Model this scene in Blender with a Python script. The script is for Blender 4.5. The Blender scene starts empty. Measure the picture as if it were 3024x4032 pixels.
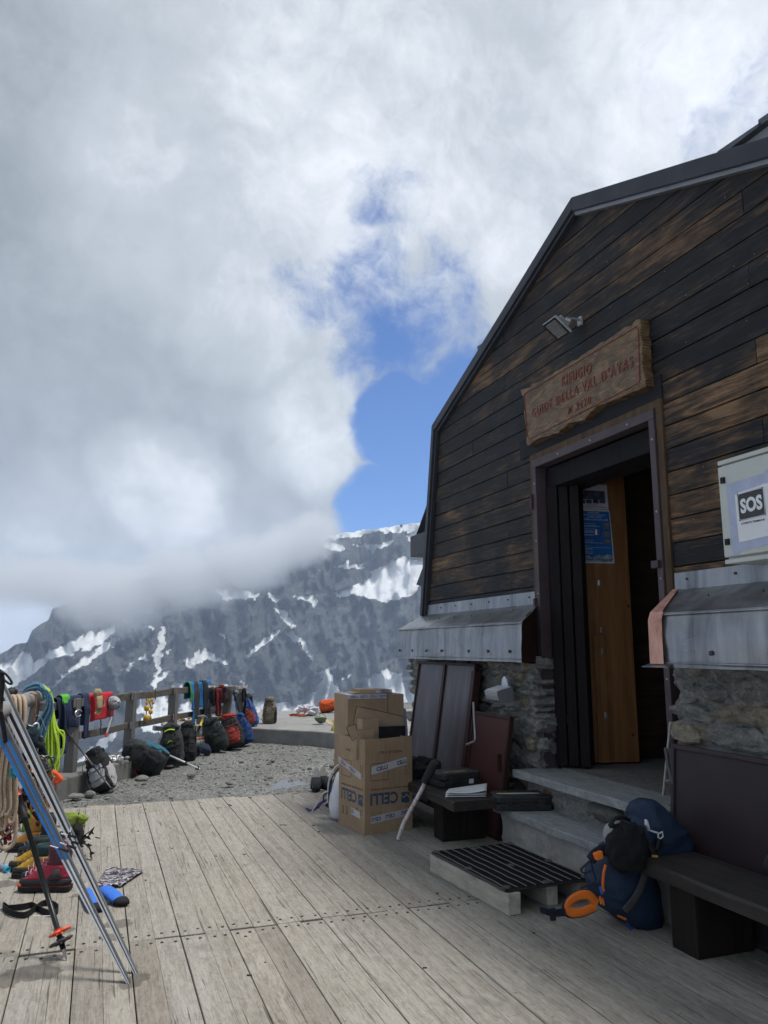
import bpy, bmesh, math, random
from mathutils import Vector, Matrix, noise, Euler
from math import radians as R, sin, cos, pi, tan, sqrt
SC = bpy.context.scene
COL = SC.collection
# ---------------------------------------------------------------- camera
CAMH, YAW, PITCH, FPX = 1.5, R(20.1), R(10.0), 3029.0
cam_d = bpy.data.cameras.new('camera'); cam = bpy.data.objects.new('camera', cam_d); COL.objects.link(cam)
cam_d.sensor_fit = 'VERTICAL'; cam_d.sensor_height = 24; cam_d.lens = FPX / 4032 * 24
cam_d.clip_start = 0.05; cam_d.clip_end = 20000
cam.location = (0, 0, CAMH); cam.rotation_euler = (R(90) + PITCH, 0, -YAW)
SC.camera = cam
SC.render.resolution_x = 768; SC.render.resolution_y = 1024
# photograph pixel -> direction in the world, and points on real planes (used to find where things stand)
def ray(x, y):
    a = x - 1512; b = 2016 - y
    fw = FPX * cos(PITCH) - b * sin(PITCH); up = FPX * sin(PITCH) + b * cos(PITCH)
    return Vector((a * cos(YAW) + fw * sin(YAW), -a * sin(YAW) + fw * cos(YAW), up)) / FPX
def on(axis, v, x, y):
    r = ray(x, y); o = Vector((0, 0, CAMH)); return o + r * ((v - o[axis]) / r[axis])
def gz(x, y, z=0.0): return on(2, z, x, y)
def wx(x, y, X): return on(0, X, x, y)
def wy(x, y, Y): return on(1, Y, x, y)
def dep(x, y, d):      # a point d metres away along the ground
    r = ray(x, y); return Vector((0, 0, CAMH)) + r * (d / sqrt(r.x**2 + r.y**2))
# ---------------------------------------------------------------- light
SUN_EL, SUN_AZ = R(69), R(108)      # azimuth from +Y towards +X
sd = bpy.data.lights.new('sun', 'SUN'); sun = bpy.data.objects.new('sun', sd); COL.objects.link(sun)
sd.energy = 2.5; sd.angle = R(12); sd.color = (1.0, 0.965, 0.9)
sdir = Vector((sin(SUN_AZ) * cos(SUN_EL), cos(SUN_AZ) * cos(SUN_EL), sin(SUN_EL)))
sun.rotation_euler = sdir.to_track_quat('Z', 'Y').to_euler()
sun.location = (0, 0, 50)
SC.view_settings.view_transform = 'Standard'; SC.view_settings.look = 'None'
SC.view_settings.gamma = 1; SC.view_settings.use_curve_mapping = False
SC.view_settings.exposure = 0.56
SC.cycles.use_denoising = True
SC.cycles.max_bounces = 8; SC.cycles.volume_bounces = 6
SC.cycles.use_adaptive_sampling = True; SC.cycles.adaptive_threshold = 0.02
# ---------------------------------------------------------------- sky: Nishita behind layers of cloud, laid out by direction in the world
W = bpy.data.worlds.new('World'); SC.world = W; W.use_nodes = True
def build_sky():
    nt = W.node_tree; N = nt.nodes; L = nt.links; N.clear()
    def n(t, **k):
        o = N.new(t)
        for a, v in k.items(): setattr(o, a, v)
        return o
    def m(op, a, b=None, c=None, clamp=False):
        o = n('ShaderNodeMath', operation=op); o.use_clamp = clamp
        for i, v in enumerate((a, b, c)):
            if v is None: continue
            if isinstance(v, (int, float)): o.inputs[i].default_value = v
            else: L.new(v, o.inputs[i])
        return o.outputs[0]
    out = n('ShaderNodeOutputWorld')
    sky = n('ShaderNodeTexSky', sky_type='NISHITA'); sky.sun_disc = False
    sky.sun_elevation = SUN_EL; sky.sun_rotation = SUN_AZ; sky.altitude = 3400; sky.ozone_density = 2.0; sky.dust_density = 0.6
    tc = n('ShaderNodeTexCoord')
    vn = n('ShaderNodeVectorMath', operation='NORMALIZE'); L.new(tc.outputs['Generated'], vn.inputs[0]); D = vn.outputs[0]
    def fbm(scale, detail, rough, off=(0, 0, 0), src=None, dist=0.0):
        mp = n('ShaderNodeMapping'); mp.inputs['Location'].default_value = off
        L.new(src or D, mp.inputs['Vector'])
        t = n('ShaderNodeTexNoise'); L.new(mp.outputs[0], t.inputs['Vector'])
        t.inputs['Scale'].default_value = scale; t.inputs['Detail'].default_value = detail
        t.inputs['Roughness'].default_value = rough; t.inputs['Distortion'].default_value = dist
        return t
    # warped direction, so that edges billow
    w1 = fbm(3.2, 5, 0.55, (3, 1, 7)); sub = n('ShaderNodeVectorMath', operation='SUBTRACT'); L.new(w1.outputs['Color'], sub.inputs[0]); sub.inputs[1].default_value = (.5, .5, .5)
    sc_ = n('ShaderNodeVectorMath', operation='SCALE'); L.new(sub.outputs[0], sc_.inputs[0]); sc_.inputs['Scale'].default_value = 0.16
    ad = n('ShaderNodeVectorMath', operation='ADD'); L.new(D, ad.inputs[0]); L.new(sc_.outputs[0], ad.inputs[1])
    nn = n('ShaderNodeVectorMath', operation='NORMALIZE'); L.new(ad.outputs[0], nn.inputs[0]); DW = nn.outputs[0]
    def blob(px, py, r0, r1, src=DW):
        c = ray(px, py).normalized()
        d = n('ShaderNodeVectorMath', operation='DOT_PRODUCT'); L.new(src, d.inputs[0]); d.inputs[1].default_value = c
        mr = n('ShaderNodeMapRange', interpolation_type='SMOOTHSTEP'); L.new(d.outputs['Value'], mr.inputs[0])
        mr.inputs[1].default_value = cos(R(r1)); mr.inputs[2].default_value = cos(R(r0)); return mr.outputs[0]
    def mx(l):
        o = l[0]
        for q in l[1:]: o = m('MAXIMUM', o, q)
        return o
    clear = mx([blob(1530, 1980, 1.5, 6.0), blob(1580, 1650, 1.5, 5.5), blob(1760, 1750, 3, 8), blob(2150, 1800, 6, 14), blob(2700, 2100, 8, 18),
                m('MULTIPLY', blob(1600, 1230, 1, 10), .62), m('MULTIPLY', blob(1800, 1500, 1, 6), .7), m('MULTIPLY', blob(1520, 780, 0.5, 6), .50), m('MULTIPLY', blob(1150, 1180, 0.5, 5), .40),
                m('MULTIPLY', blob(2860, 340, 1, 9), .46), m('MULTIPLY', blob(1230, 2100, .2, 1.6), .42)])
    f1 = fbm(5.5, 9, 0.62, (1, 5, 2), DW)
    f2 = fbm(17, 10, 0.68, (4, 2, 9), DW)
    fb = m('ADD', m('MULTIPLY', f1.outputs['Fac'], .65), m('MULTIPLY', f2.outputs['Fac'], .35))
    v = m('ADD', clear, m('MULTIPLY', m('SUBTRACT', fb, .5), 1.5))
    mr = n('ShaderNodeMapRange', interpolation_type='SMOOTHSTEP'); L.new(v, mr.inputs[0]); mr.inputs[1].default_value = .33; mr.inputs[2].default_value = .70
    hole = mr.outputs[0]
    # cloud brightness
    g1 = fbm(2.4, 7, 0.55, (9, 3, 4), DW); g2 = fbm(9, 10, 0.66, (2, 8, 1), DW)
    g3 = fbm(30, 8, 0.65, (6, 2, 3), DW)
    g = m('ADD', m('MULTIPLY', g1.outputs['Fac'], .45), m('ADD', m('MULTIPLY', g2.outputs['Fac'], .40), m('MULTIPLY', g3.outputs['Fac'], .15)))
    g = m('MULTIPLY', m('SUBTRACT', g, .5), 2.6)
    br = mx([m('MULTIPLY', blob(1700, 250, 4, 26, D), .52), m('MULTIPLY', blob(650, 1950, 0.5, 7), .55), m('MULTIPLY', blob(1270, 1650, 0.5, 6), .42), m('MULTIPLY', blob(850, 700, 2, 13), .40),
             m('MULTIPLY', blob(2400, 500, 3, 22, D), .45), m('MULTIPLY', blob(40, 2450, 0.5, 5), .5), m('MULTIPLY', blob(420, 2230, 3, 10, D), .34), m('MULTIPLY', blob(900, 2150, 2, 7, D), .30), m('MULTIPLY', blob(1000, 1100, 1, 8), .40)])
    dk = mx([m('MULTIPLY', blob(0, 500, 3, 20, D), .10), m('MULTIPLY', blob(700, 1500, 2, 7), .08), m('MULTIPLY', blob(200, 1500, 2, 12), .10), m('MULTIPLY', blob(1000, 2100, 1, 6), .12)])
    t = m('ADD', m('SUBTRACT', m('ADD', .34, br), dk), m('MULTIPLY', g, .62), clamp=True)
    cr = n('ShaderNodeValToRGB'); L.new(t, cr.inputs[0]); e = cr.color_ramp.elements
    e[0].position = 0; e[0].color = (.175, .197, .225, 1); e[1].position = 1; e[1].color = (.68, .705, .75, 1)
    a = e.new(.35); a.color = (.275, .305, .34, 1); a = e.new(.7); a.color = (.405, .44, .48, 1)
    tn = n('ShaderNodeMix', data_type='RGBA', blend_type='MULTIPLY'); tn.inputs[0].default_value = 1; L.new(sky.outputs[0], tn.inputs[6]); tn.inputs[7].default_value = (.50, .78, 1.12, 1)
    bs = n('ShaderNodeBackground'); L.new(tn.outputs[2], bs.inputs[0]); bs.inputs[1].default_value = 0.10
    bc = n('ShaderNodeBackground'); L.new(cr.outputs[0], bc.inputs[0]); bc.inputs[1].default_value = 1.0
    mix = n('ShaderNodeMixShader'); L.new(hole, mix.inputs[0]); L.new(bc.outputs[0], mix.inputs[1]); L.new(bs.outputs[0], mix.inputs[2])
    # thin streaks over the blue
    L.new(mix.outputs[0], out.inputs[0])
build_sky()
W.cycles.sampling_method = 'MANUAL'; W.cycles.sample_map_resolution = 512
# ---------------------------------------------------------------- helpers
def link(o): COL.objects.link(o); return o
def tag(o, label=None, cat=None, group=None, kind=None):
    for k, v in (('label', label), ('category', cat), ('group', group), ('kind', kind)):
        if v: o[k] = v
    return o
def root(name, label, cat, loc=(0, 0, 0), rot=(0, 0, 0), group=None):
    o = link(bpy.data.objects.new(name, None)); o.empty_display_size = .1
    o.location = loc; o.rotation_euler = rot; tag(o, label, cat, group); return o
def rx(a): return Matrix.Rotation(a, 3, 'X')
def ry(a): return Matrix.Rotation(a, 3, 'Y')
def rzm(a): return Matrix.Rotation(a, 3, 'Z')
def frame_from(dirv, up=Vector((0, 0, 1))):
    z = Vector(dirv).normalized(); x = up.cross(z)
    if x.length < 1e-4: x = Vector((1, 0, 0))
    x.normalize(); return Matrix((x, z.cross(x), z)).transposed()
class MB:
    def __init__(s): s.v = []; s.f = []; s.m = []; s.c = []; s.cur = None
    def add(s, vs, fs, mi=0):
        b = len(s.v); s.v += [Vector(q) for q in vs]
        for q in fs: s.f.append([b + i for i in q]); s.m.append(mi); s.c.append(s.cur)
        return s
    def box(s, c, d, rot=None, mi=0):
        c = Vector(c); hx, hy, hz = d[0] / 2, d[1] / 2, d[2] / 2; rot = rot or Matrix.Identity(3)
        vs = [c + rot @ Vector((x * hx, y * hy, z * hz)) for x, y, z in ((-1,-1,-1),(1,-1,-1),(1,1,-1),(-1,1,-1),(-1,-1,1),(1,-1,1),(1,1,1),(-1,1,1))]
        return s.add(vs, [(0,3,2,1),(4,5,6,7),(0,1,5,4),(1,2,6,5),(2,3,7,6),(3,0,4,7)], mi)
    def b2(s, lo, hi, mi=0): # box from corners
        lo = Vector(lo); hi = Vector(hi); return s.box((lo + hi) / 2, hi - lo, None, mi)
    def prism(s, pts, ext, mi=0):
        pts = [Vector(q) for q in pts]; ext = Vector(ext); k = len(pts)
        nrm = Vector((0, 0, 0))
        for i in range(k): nrm += pts[i].cross(pts[(i + 1) % k])
        if nrm.dot(ext) > 0: pts.reverse()
        return s.add(pts + [q + ext for q in pts], [list(range(k)), list(range(2 * k - 1, k - 1, -1))] + [[i, k + i, k + (i + 1) % k, (i + 1) % k] for i in range(k)], mi)
    def tube(s, pts, r, n=8, closed=False, mi=0, flat=1.0, up=None):
        pts = [Vector(q) for q in pts]; k = len(pts); rs = r if isinstance(r, (list, tuple)) else [r] * k
        vs = []; px = None
        for i, q in enumerate(pts):
            if closed: t = pts[(i + 1) % k] - pts[i - 1]
            else: t = pts[min(i + 1, k - 1)] - pts[max(i - 1, 0)]
            if t.length < 1e-9: t = Vector((0, 0, 1))
            t.normalize()
            if up is not None: px = up
            if px is None:
                px = Vector((0, 0, 1)) if abs(t.z) < .9 else Vector((1, 0, 0))
            a = px - t * px.dot(t)
            if a.length < 1e-6: a = t.orthogonal()
            a.normalize(); b = t.cross(a)
            if up is None: px = a
            for j in range(n):
                an = 2 * pi * j / n; vs.append(q + (a * cos(an) * flat + b * sin(an)) * rs[i])
        fs = []
        for i in range(k if closed else k - 1):
            for j in range(n):
                i2 = (i + 1) % k; fs.append((i * n + j, i2 * n + j, i2 * n + (j + 1) % n, i * n + (j + 1) % n)[::-1])
        if not closed: fs += [list(range(n)), list(range(k * n - 1, (k - 1) * n - 1, -1))]
        return s.add(vs, fs, mi)
    def loft(s, rings, mi=0, cap=True):
        n = len(rings[0]); vs = [q for r_ in rings for q in r_]; fs = []
        for i in range(len(rings) - 1):
            for j in range(n): fs.append((i * n + j, i * n + (j + 1) % n, (i + 1) * n + (j + 1) % n, (i + 1) * n + j))
        if cap: fs += [list(range(n - 1, -1, -1)), list(range((len(rings) - 1) * n, len(rings) * n))]
        return s.add(vs, fs, mi)
    def lathe(s, prof, c=(0, 0, 0), rot=None, n=20, mi=0, sc=(1, 1)):
        rot = rot or Matrix.Identity(3); c = Vector(c)
        return s.loft([[c + rot @ Vector((r_ * cos(2 * pi * j / n) * sc[0], r_ * sin(2 * pi * j / n) * sc[1], z)) for j in range(n)] for r_, z in prof], mi)
    def ell(s, c, rad, rot=None, n=20, k=12, amp=0, fr=3, mi=0, seed=0, power=1.0):
        rot = rot or Matrix.Identity(3); c = Vector(c); rings = []
        for i in range(1, k):
            th = -pi / 2 + pi * i / k; ring = []
            for j in range(n):
                ph = 2 * pi * j / n; d = Vector((cos(th) * cos(ph), cos(th) * sin(ph), sin(th)))
                if power != 1: d = Vector([math.copysign(abs(q) ** power, q) for q in d])
                w = 1 + (amp * noise.fractal(d * fr + Vector((seed * 7.1, seed * 3.3, 0)), 1.0, 2.0, 3) if amp else 0)
                ring.append(c + rot @ Vector((d.x * rad[0] * w, d.y * rad[1] * w, d.z * rad[2] * w)))
            rings.append(ring)
        return s.loft(rings, mi)
    def grid(s, fn, nu, nv, mi=0, flip=False):
        vs = [fn(i / nu, j / nv) for j in range(nv + 1) for i in range(nu + 1)]; w = nu + 1
        fs = [(j * w + i, j * w + i + 1, (j + 1) * w + i + 1, (j + 1) * w + i) for j in range(nv) for i in range(nu)]
        if flip: fs = [q[::-1] for q in fs]
        return s.add(vs, fs, mi)
    def text(s, body, size, M, mi=0, align='CENTER', ext=0.0, bold=0.0, sx=1.0, sp=1.0):
        cu = bpy.data.curves.new('t', 'FONT'); cu.body = body; cu.space_character = sp; cu.size = size; cu.align_x = align; cu.align_y = 'CENTER'
        cu.extrude = ext; cu.offset = bold; cu.resolution_u = 3
        o = link(bpy.data.objects.new('t', cu)); bpy.context.view_layer.update()
        me = bpy.data.meshes.new_from_object(o.evaluated_get(bpy.context.evaluated_depsgraph_get()))
        S = Matrix.Diagonal((sx, 1, 1, 1))
        s.add([M @ (S @ q.co) for q in me.vertices], [list(p.vertices) for p in me.polygons], mi)
        bpy.data.objects.remove(o); bpy.data.curves.remove(cu); bpy.data.meshes.remove(me); return s
    def xf(s, M):
        s.v = [M @ q for q in s.v]; return s
    def build(s, name, mats, parent=None, smooth=False, bevel=0, seg=2, sub=0, solid=0, label=None, cat=None, group=None, kind=None, keep=False, ang=40, off=None):
        if not isinstance(mats, (list, tuple)): mats = [mats]
        vs = s.v; loc = Vector((0, 0, 0))
        if parent is None and not keep:
            xs = [q.x for q in vs]; ys = [q.y for q in vs]; zs = [q.z for q in vs]
            loc = Vector(((min(xs) + max(xs)) / 2, (min(ys) + max(ys)) / 2, min(zs)))
        elif parent is not None and off is not None: loc = Vector(off)
        me = bpy.data.meshes.new(name); me.from_pydata([q - loc for q in vs], [], s.f)
        for q in mats: me.materials.append(q)
        for p, mi in zip(me.polygons, s.m): p.material_index = mi; p.use_smooth = smooth
        if any(c is not None for c in s.c):
            ca = me.color_attributes.new('tint', 'FLOAT_COLOR', 'CORNER')
            for p, c in zip(me.polygons, s.c):
                c = c or (0.5, 0.5, 0.5)
                for li in p.loop_indices: ca.data[li].color = (*c, 1)
        me.validate(); me.update()
        o = link(bpy.data.objects.new(name, me))
        if parent is not None: o.parent = parent
        else: o.location = loc
        if solid: md = o.modifiers.new('solid', 'SOLIDIFY'); md.thickness = solid; md.offset = 0
        if bevel: md = o.modifiers.new('bevel', 'BEVEL'); md.width = bevel; md.segments = seg; md.limit_method = 'ANGLE'; md.angle_limit = R(ang)
        if sub: md = o.modifiers.new('sub', 'SUBSURF'); md.levels = sub; md.render_levels = sub
        tag(o, label, cat, group, kind); return o
def P(parent):   # vertices given in world coordinates under a root: shift into its frame
    return Matrix.Translation(-parent.location)
def bw(mb, name, mats, rt, **k):   # build world-space geometry as a part of rt (a root with translation only)
    T = -(rt.location if rt.parent is None else rt.parent.location)
    mb.v = [q + T for q in mb.v]; return mb.build(name, mats, rt, **k)
# ---------------------------------------------------------------- materials
def mk(name):
    m = bpy.data.materials.new(name); m.use_nodes = True; nt = m.node_tree; nt.nodes.clear()
    out = nt.nodes.new('ShaderNodeOutputMaterial'); b = nt.nodes.new('ShaderNodeBsdfPrincipled'); nt.links.new(b.outputs[0], out.inputs[0])
    return m, nt, b
class NT:
    def __init__(s, nt): s.nt = nt; s.N = nt.nodes; s.L = nt.links; s.tc = None
    def co(s, scale=(1, 1, 1), kind='Object', rot=(0, 0, 0), loc=(0, 0, 0)):
        if s.tc is None: s.tc = s.N.new('ShaderNodeTexCoord')
        mp = s.N.new('ShaderNodeMapping'); mp.inputs['Scale'].default_value = scale; mp.inputs['Rotation'].default_value = rot; mp.inputs['Location'].default_value = loc
        s.L.new(s.tc.outputs[kind], mp.inputs[0]); return mp.outputs[0]
    def noise(s, vec, scale, detail=5, rough=.6, dist=0, out='Fac'):
        t = s.N.new('ShaderNodeTexNoise'); s.L.new(vec, t.inputs['Vector']); t.inputs['Scale'].default_value = scale
        t.inputs['Detail'].default_value = detail; t.inputs['Roughness'].default_value = rough; t.inputs['Distortion'].default_value = dist; return t.outputs[out]
    def vor(s, vec, scale, feature='F1', out='Distance', rnd=1.0):
        t = s.N.new('ShaderNodeTexVoronoi'); t.feature = feature; s.L.new(vec, t.inputs['Vector']); t.inputs['Scale'].default_value = scale; t.inputs['Randomness'].default_value = rnd; return t.outputs[out]
    def wave(s, vec, scale, dist=3, detail=2, direction='X'):
        t = s.N.new('ShaderNodeTexWave'); s.L.new(vec, t.inputs['Vector']); t.bands_direction = direction; t.inputs['Scale'].default_value = scale; t.inputs['Distortion'].default_value = dist; t.inputs['Detail'].default_value = detail; return t.outputs['Fac']
    def m(s, op, a, b=0.0, c=None, clamp=False):
        o = s.N.new('ShaderNodeMath'); o.operation = op; o.use_clamp = clamp
        for i, v in enumerate((a, b, c)):
            if v is None: continue
            if isinstance(v, (int, float)): o.inputs[i].default_value = v
            else: s.L.new(v, o.inputs[i])
        return o.outputs[0]
    def ramp(s, fac, stops):
        r = s.N.new('ShaderNodeValToRGB'); s.L.new(fac, r.inputs[0]); e = r.color_ramp.elements
        while len(e) > 1: e.remove(e[-1])
        for i, (p, c) in enumerate(stops):
            q = e[0] if i == 0 else e.new(p)
            q.position = p; q.color = (*c, 1) if len(c) == 3 else c
        return r.outputs[0]
    def gr(s, fac, a, b):
        mr = s.N.new('ShaderNodeMapRange'); mr.interpolation_type = 'SMOOTHSTEP'; s.L.new(fac, mr.inputs[0]); mr.inputs[1].default_value = a; mr.inputs[2].default_value = b; return mr.outputs[0]
    def mix(s, fac, a, b, mode='MIX'):
        x = s.N.new('ShaderNodeMix'); x.data_type = 'RGBA'; x.blend_type = mode
        for inp, v in ((x.inputs[0], fac), (x.inputs[6], a), (x.inputs[7], b)):
            if isinstance(v, (int, float)): inp.default_value = v
            elif isinstance(v, tuple): inp.default_value = (*v, 1) if len(v) == 3 else v
            else: s.L.new(v, inp)
        return x.outputs[2]
    def attr(s, name, out='Color'):
        a = s.N.new('ShaderNodeAttribute'); a.attribute_name = name; return a.outputs[out]
    def sep(s, v):
        a = s.N.new('ShaderNodeSeparateXYZ'); s.L.new(v, a.inputs[0]); return a.outputs
    def bump(s, b, h, strength=.5, dist=.01, prev=None):
        u = s.N.new('ShaderNodeBump'); s.L.new(h, u.inputs['Height']); u.inputs['Strength'].default_value = strength; u.inputs['Distance'].default_value = dist
        if prev is not None: s.L.new(prev, u.inputs['Normal'])
        s.L.new(u.outputs[0], b.inputs['Normal']); return u.outputs[0]
def setc(nt, b, col):
    if isinstance(col, tuple): b.inputs['Base Color'].default_value = (*col, 1)
    else: nt.links.new(col, b.inputs['Base Color'])
_mc = {}
def fabric(c, rough=.85, var=.25, sc=90, bump=.25, wr=True, sheen=.1):
    key = ('f', c, rough, var, sc)
    if key in _mc: return _mc[key]
    m, nt, b = mk('fabric'); q = NT(nt); co = q.co()
    n1 = q.noise(co, 7, 4); n2 = q.noise(co, sc, 3)
    f = q.m('ADD', q.m('MULTIPLY', n1, .6), q.m('MULTIPLY', n2, .4))
    setc(nt, b, q.ramp(f, [(.25, tuple(x * (1 - var) for x in c)), (.75, tuple(min(1, x * (1 + var) + .003) for x in c))]))
    b.inputs['Roughness'].default_value = rough; b.inputs['Specular IOR Level'].default_value = .3
    h = q.m('ADD', q.m('MULTIPLY', n2, .15), q.noise(q.co((1, 1, 1.6)), 13, 4, .6, .6)); q.bump(b, h, bump * 1.6, .02)
    _mc[key] = m; return m
def plain(c, rough=.5, metal=0.0, var=.15, sc=14, bump=.05, coat=0):
    key = ('p', c, rough, metal, var, sc)
    if key in _mc: return _mc[key]
    m, nt, b = mk('paint' if not metal else 'metal'); q = NT(nt); co = q.co()
    n1 = q.noise(co, sc, 6)
    setc(nt, b, q.ramp(n1, [(.3, tuple(x * (1 - var) for x in c)), (.7, tuple(min(1, x * (1 + var)) for x in c))]))
    b.inputs['Roughness'].default_value = rough; b.inputs['Metallic'].default_value = metal
    if max(c) < .09: b.inputs['Specular IOR Level'].default_value = .28
    q.bump(b, q.noise(co, sc * 6, 4), bump, .004)
    _mc[key] = m; return m
def rope_mat(c, c2, sc=160):
    m, nt, b = mk('rope'); q = NT(nt); w = q.noise(q.co(), sc, 2)
    setc(nt, b, q.ramp(w, [(.42, c), (.58, c2)])); b.inputs['Roughness'].default_value = .85; q.bump(b, w, .4, .003); return m
# ================================================================ SETTING
rnd = random.Random(7)
def proj(p):
    d = Vector(p) - Vector((0, 0, CAMH)); a = d.x * cos(YAW) - d.y * sin(YAW); h = d.x * sin(YAW) + d.y * cos(YAW)
    fw = h * cos(PITCH) + d.z * sin(PITCH); up = -h * sin(PITCH) + d.z * cos(PITCH)
    return (1512 + FPX * a / fw, 2016 - FPX * up / fw)
# ---- deck of weathered larch planks
def deck_material():
    m, nt, b = mk('weathered_wood'); q = NT(nt)
    co = q.co(); st = q.co((26, 1.2, 26)); tint = q.sep(q.attr('tint'))
    sh = q.N.new('ShaderNodeVectorMath'); sh.operation = 'ADD'; q.L.new(st, sh.inputs[0])
    sc = q.N.new('ShaderNodeVectorMath'); sc.operation = 'SCALE'; q.L.new(q.attr('tint'), sc.inputs[0]); sc.inputs['Scale'].default_value = 30; q.L.new(sc.outputs[0], sh.inputs[1])
    g = q.noise(sh.outputs[0], 1.0, 7, .65, .8)
    fine = q.noise(q.co((150, 9, 60)), 1, 4, .6)
    blot = q.noise(co, 1.1, 5, .6)
    flake = q.noise(q.co((34, 12, 34)), 1, 5, .7, 1.2)
    f = q.m('ADD', q.m('MULTIPLY', g, .30), q.m('ADD', q.m('MULTIPLY', fine, .28), q.m('ADD', q.m('MULTIPLY', blot, .12), q.m('MULTIPLY', flake, .30))))
    c = q.ramp(f, [(.33, (.11, .10, .087)), (.44, (.245, .226, .199)), (.53, (.338, .317, .285)), (.66, (.43, .411, .378))])
    c = q.mix(q.m('MULTIPLY', tint[0], 1.0), q.mix(1.0, c, (.72, .70, .69), 'MULTIPLY'), c)
    c = q.mix(q.m('MULTIPLY', tint[1], .18), c, q.mix(1.0, c, (1.0, .9, .72), 'MULTIPLY'))
    # checks: thin dark cracks along the grain
    cr = q.noise(q.co((75, 1.6, 75)), 1, 3, .5, .3); crk = q.gr(cr, .64, .68)
    c = q.mix(q.m('MULTIPLY', crk, .75), c, (.07, .06, .05))
    cr2 = q.gr(q.noise(q.co((16, 46, 16)), 1, 5, .68, 2.4), .62, .68)
    c = q.mix(q.m('MULTIPLY', cr2, .75), c, (.10, .09, .08))
    # damp marks
    stn = q.gr(q.noise(q.co((1.7, 1.3, 1), loc=(3, .4, 0)), 1.6, 3, .5), .67, .72)
    c = q.mix(q.m('MULTIPLY', stn, .35), c, (.13, .12, .11))
    wn_ = q.noise(co, 9, 4, .6, out='Color'); wv = q.N.new('ShaderNodeVectorMath'); wv.operation = 'SCALE'; q.L.new(wn_, wv.inputs[0]); wv.inputs['Scale'].default_value = .16
    wa = q.N.new('ShaderNodeVectorMath'); wa.operation = 'ADD'; q.L.new(co, wa.inputs[0]); q.L.new(wv.outputs[0], wa.inputs[1])
    wet = None
    for (px, py, rr) in ((505, 3875, .055), (545, 3845, .05), (130, 3830, .10), (195, 3830, .06), (40, 3850, .09), (470, 3640, .085), (440, 3690, .06), (15, 3480, .09), (250, 3660, .045), (300, 3525, .04), (860, 3180, .04)):
        p_ = gz(px, py, 0); dd_ = q.N.new('ShaderNodeVectorMath'); dd_.operation = 'DISTANCE'; q.L.new(wa.outputs[0], dd_.inputs[0]); dd_.inputs[1].default_value = (p_.x + .08, p_.y + .08, .08)
        w__ = q.gr(dd_.outputs['Value'], rr * 1.05, rr * .9); wet = w__ if wet is None else q.m('MAXIMUM', wet, w__)
    c = q.mix(q.m('MULTIPLY', wet, .62), c, (.085, .075, .066))
    setc(nt, b, c); b.inputs['Roughness'].default_value = .82; b.inputs['Specular IOR Level'].default_value = .25
    h = q.m('SUBTRACT', q.m('ADD', q.m('MULTIPLY', g, .5), q.m('ADD', q.m('MULTIPLY', fine, .3), q.m('MULTIPLY', flake, .4))), q.m('MULTIPLY', q.m('MAXIMUM', crk, cr2), .5))
    q.bump(b, h, .5, .006); return m
M_deck = deck_material()
M_dark = plain((.012, .012, .013), .8, sc=5)
d = MB(); x = -2.35; pi_ = 0
PW = .1295
while x < 3.32:
    for (y0, y1) in ((-1.5, 4.49 + rnd.uniform(-.02, .02)), (4.50 + rnd.uniform(-.005, .01), 8.22 + rnd.uniform(0, .07))):
        a = rnd.uniform(.72, 1); 
        if rnd.random() < .08: a = rnd.uniform(.2, .5)
        d.cur = (a, rnd.random(), rnd.random())
        g0 = rnd.uniform(.0010, .0022); g1_ = rnd.uniform(.0010, .0022)
        if pi_ % 2: g0 = .0003
        else: g1_ = .0003
        dz = rnd.uniform(-.0012, .0008)
        yy = y0; n_ = 24; L = []
        ring = []
        segs = 14
        for i in range(segs + 1):
            t = y0 + (y1 - y0) * i / segs; w1 = rnd.uniform(0, .0018) * (pi_ % 2 == 0); w2 = rnd.uniform(0, .0018) * (pi_ % 2)
            ring.append([Vector((x + g0 + w1, t, dz)), Vector((x + PW - g1_ - w2, t, dz)), Vector((x + PW - g1_ - w2, t, -.045)), Vector((x + g0 + w1, t, -.045))])
        d.loft(ring)
    x += PW; pi_ += 1
deck = d.build('deck', [M_deck], kind='structure', bevel=.0022, seg=1, keep=True)
s = MB(); x = -2.35
while x < 3.3:   # screw heads either side of the joint line
    for dx in (.035, .1):
        for yy in (4.43, 4.56):
            s.lathe([(.0001, .0005), (.0085, .001), (.0085, -.002)], (x + dx + rnd.uniform(-.006, .006), yy + rnd.uniform(-.01, .01), .0015), n=8)
    x += PW
s.build('deck_screws', plain((.05, .045, .04), .5, .6), deck)
sb = MB(); sb.b2((-2.35, -1.5, -.12), (3.3, 8.12, -.06)); sb.build('deck_gap_shade', M_dark, deck)  # one near-black slab below the planks, stands in for shade in the gaps
lt_ = MB(); r3 = random.Random(5)
for i in range(70):
    x, y = r3.uniform(-.6, 2.9), r3.uniform(3.2, 8.1)
    if r3.random() < .35: y = 8.2 - abs(r3.gauss(0, .25))
    L = r3.uniform(.004, .014) if r3.random() < .9 else r3.uniform(.02, .035); a = r3.uniform(0, 6.28); w = L * r3.uniform(.2, .7)
    lt_.box((x, y, .003), (L * 2, w, .005), rzm(a) @ rx(r3.uniform(-.3, .3)))
lt_.build('litter', plain((.06, .048, .036), .8, 0, .7, 3), kind='stuff', keep=True)
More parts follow.
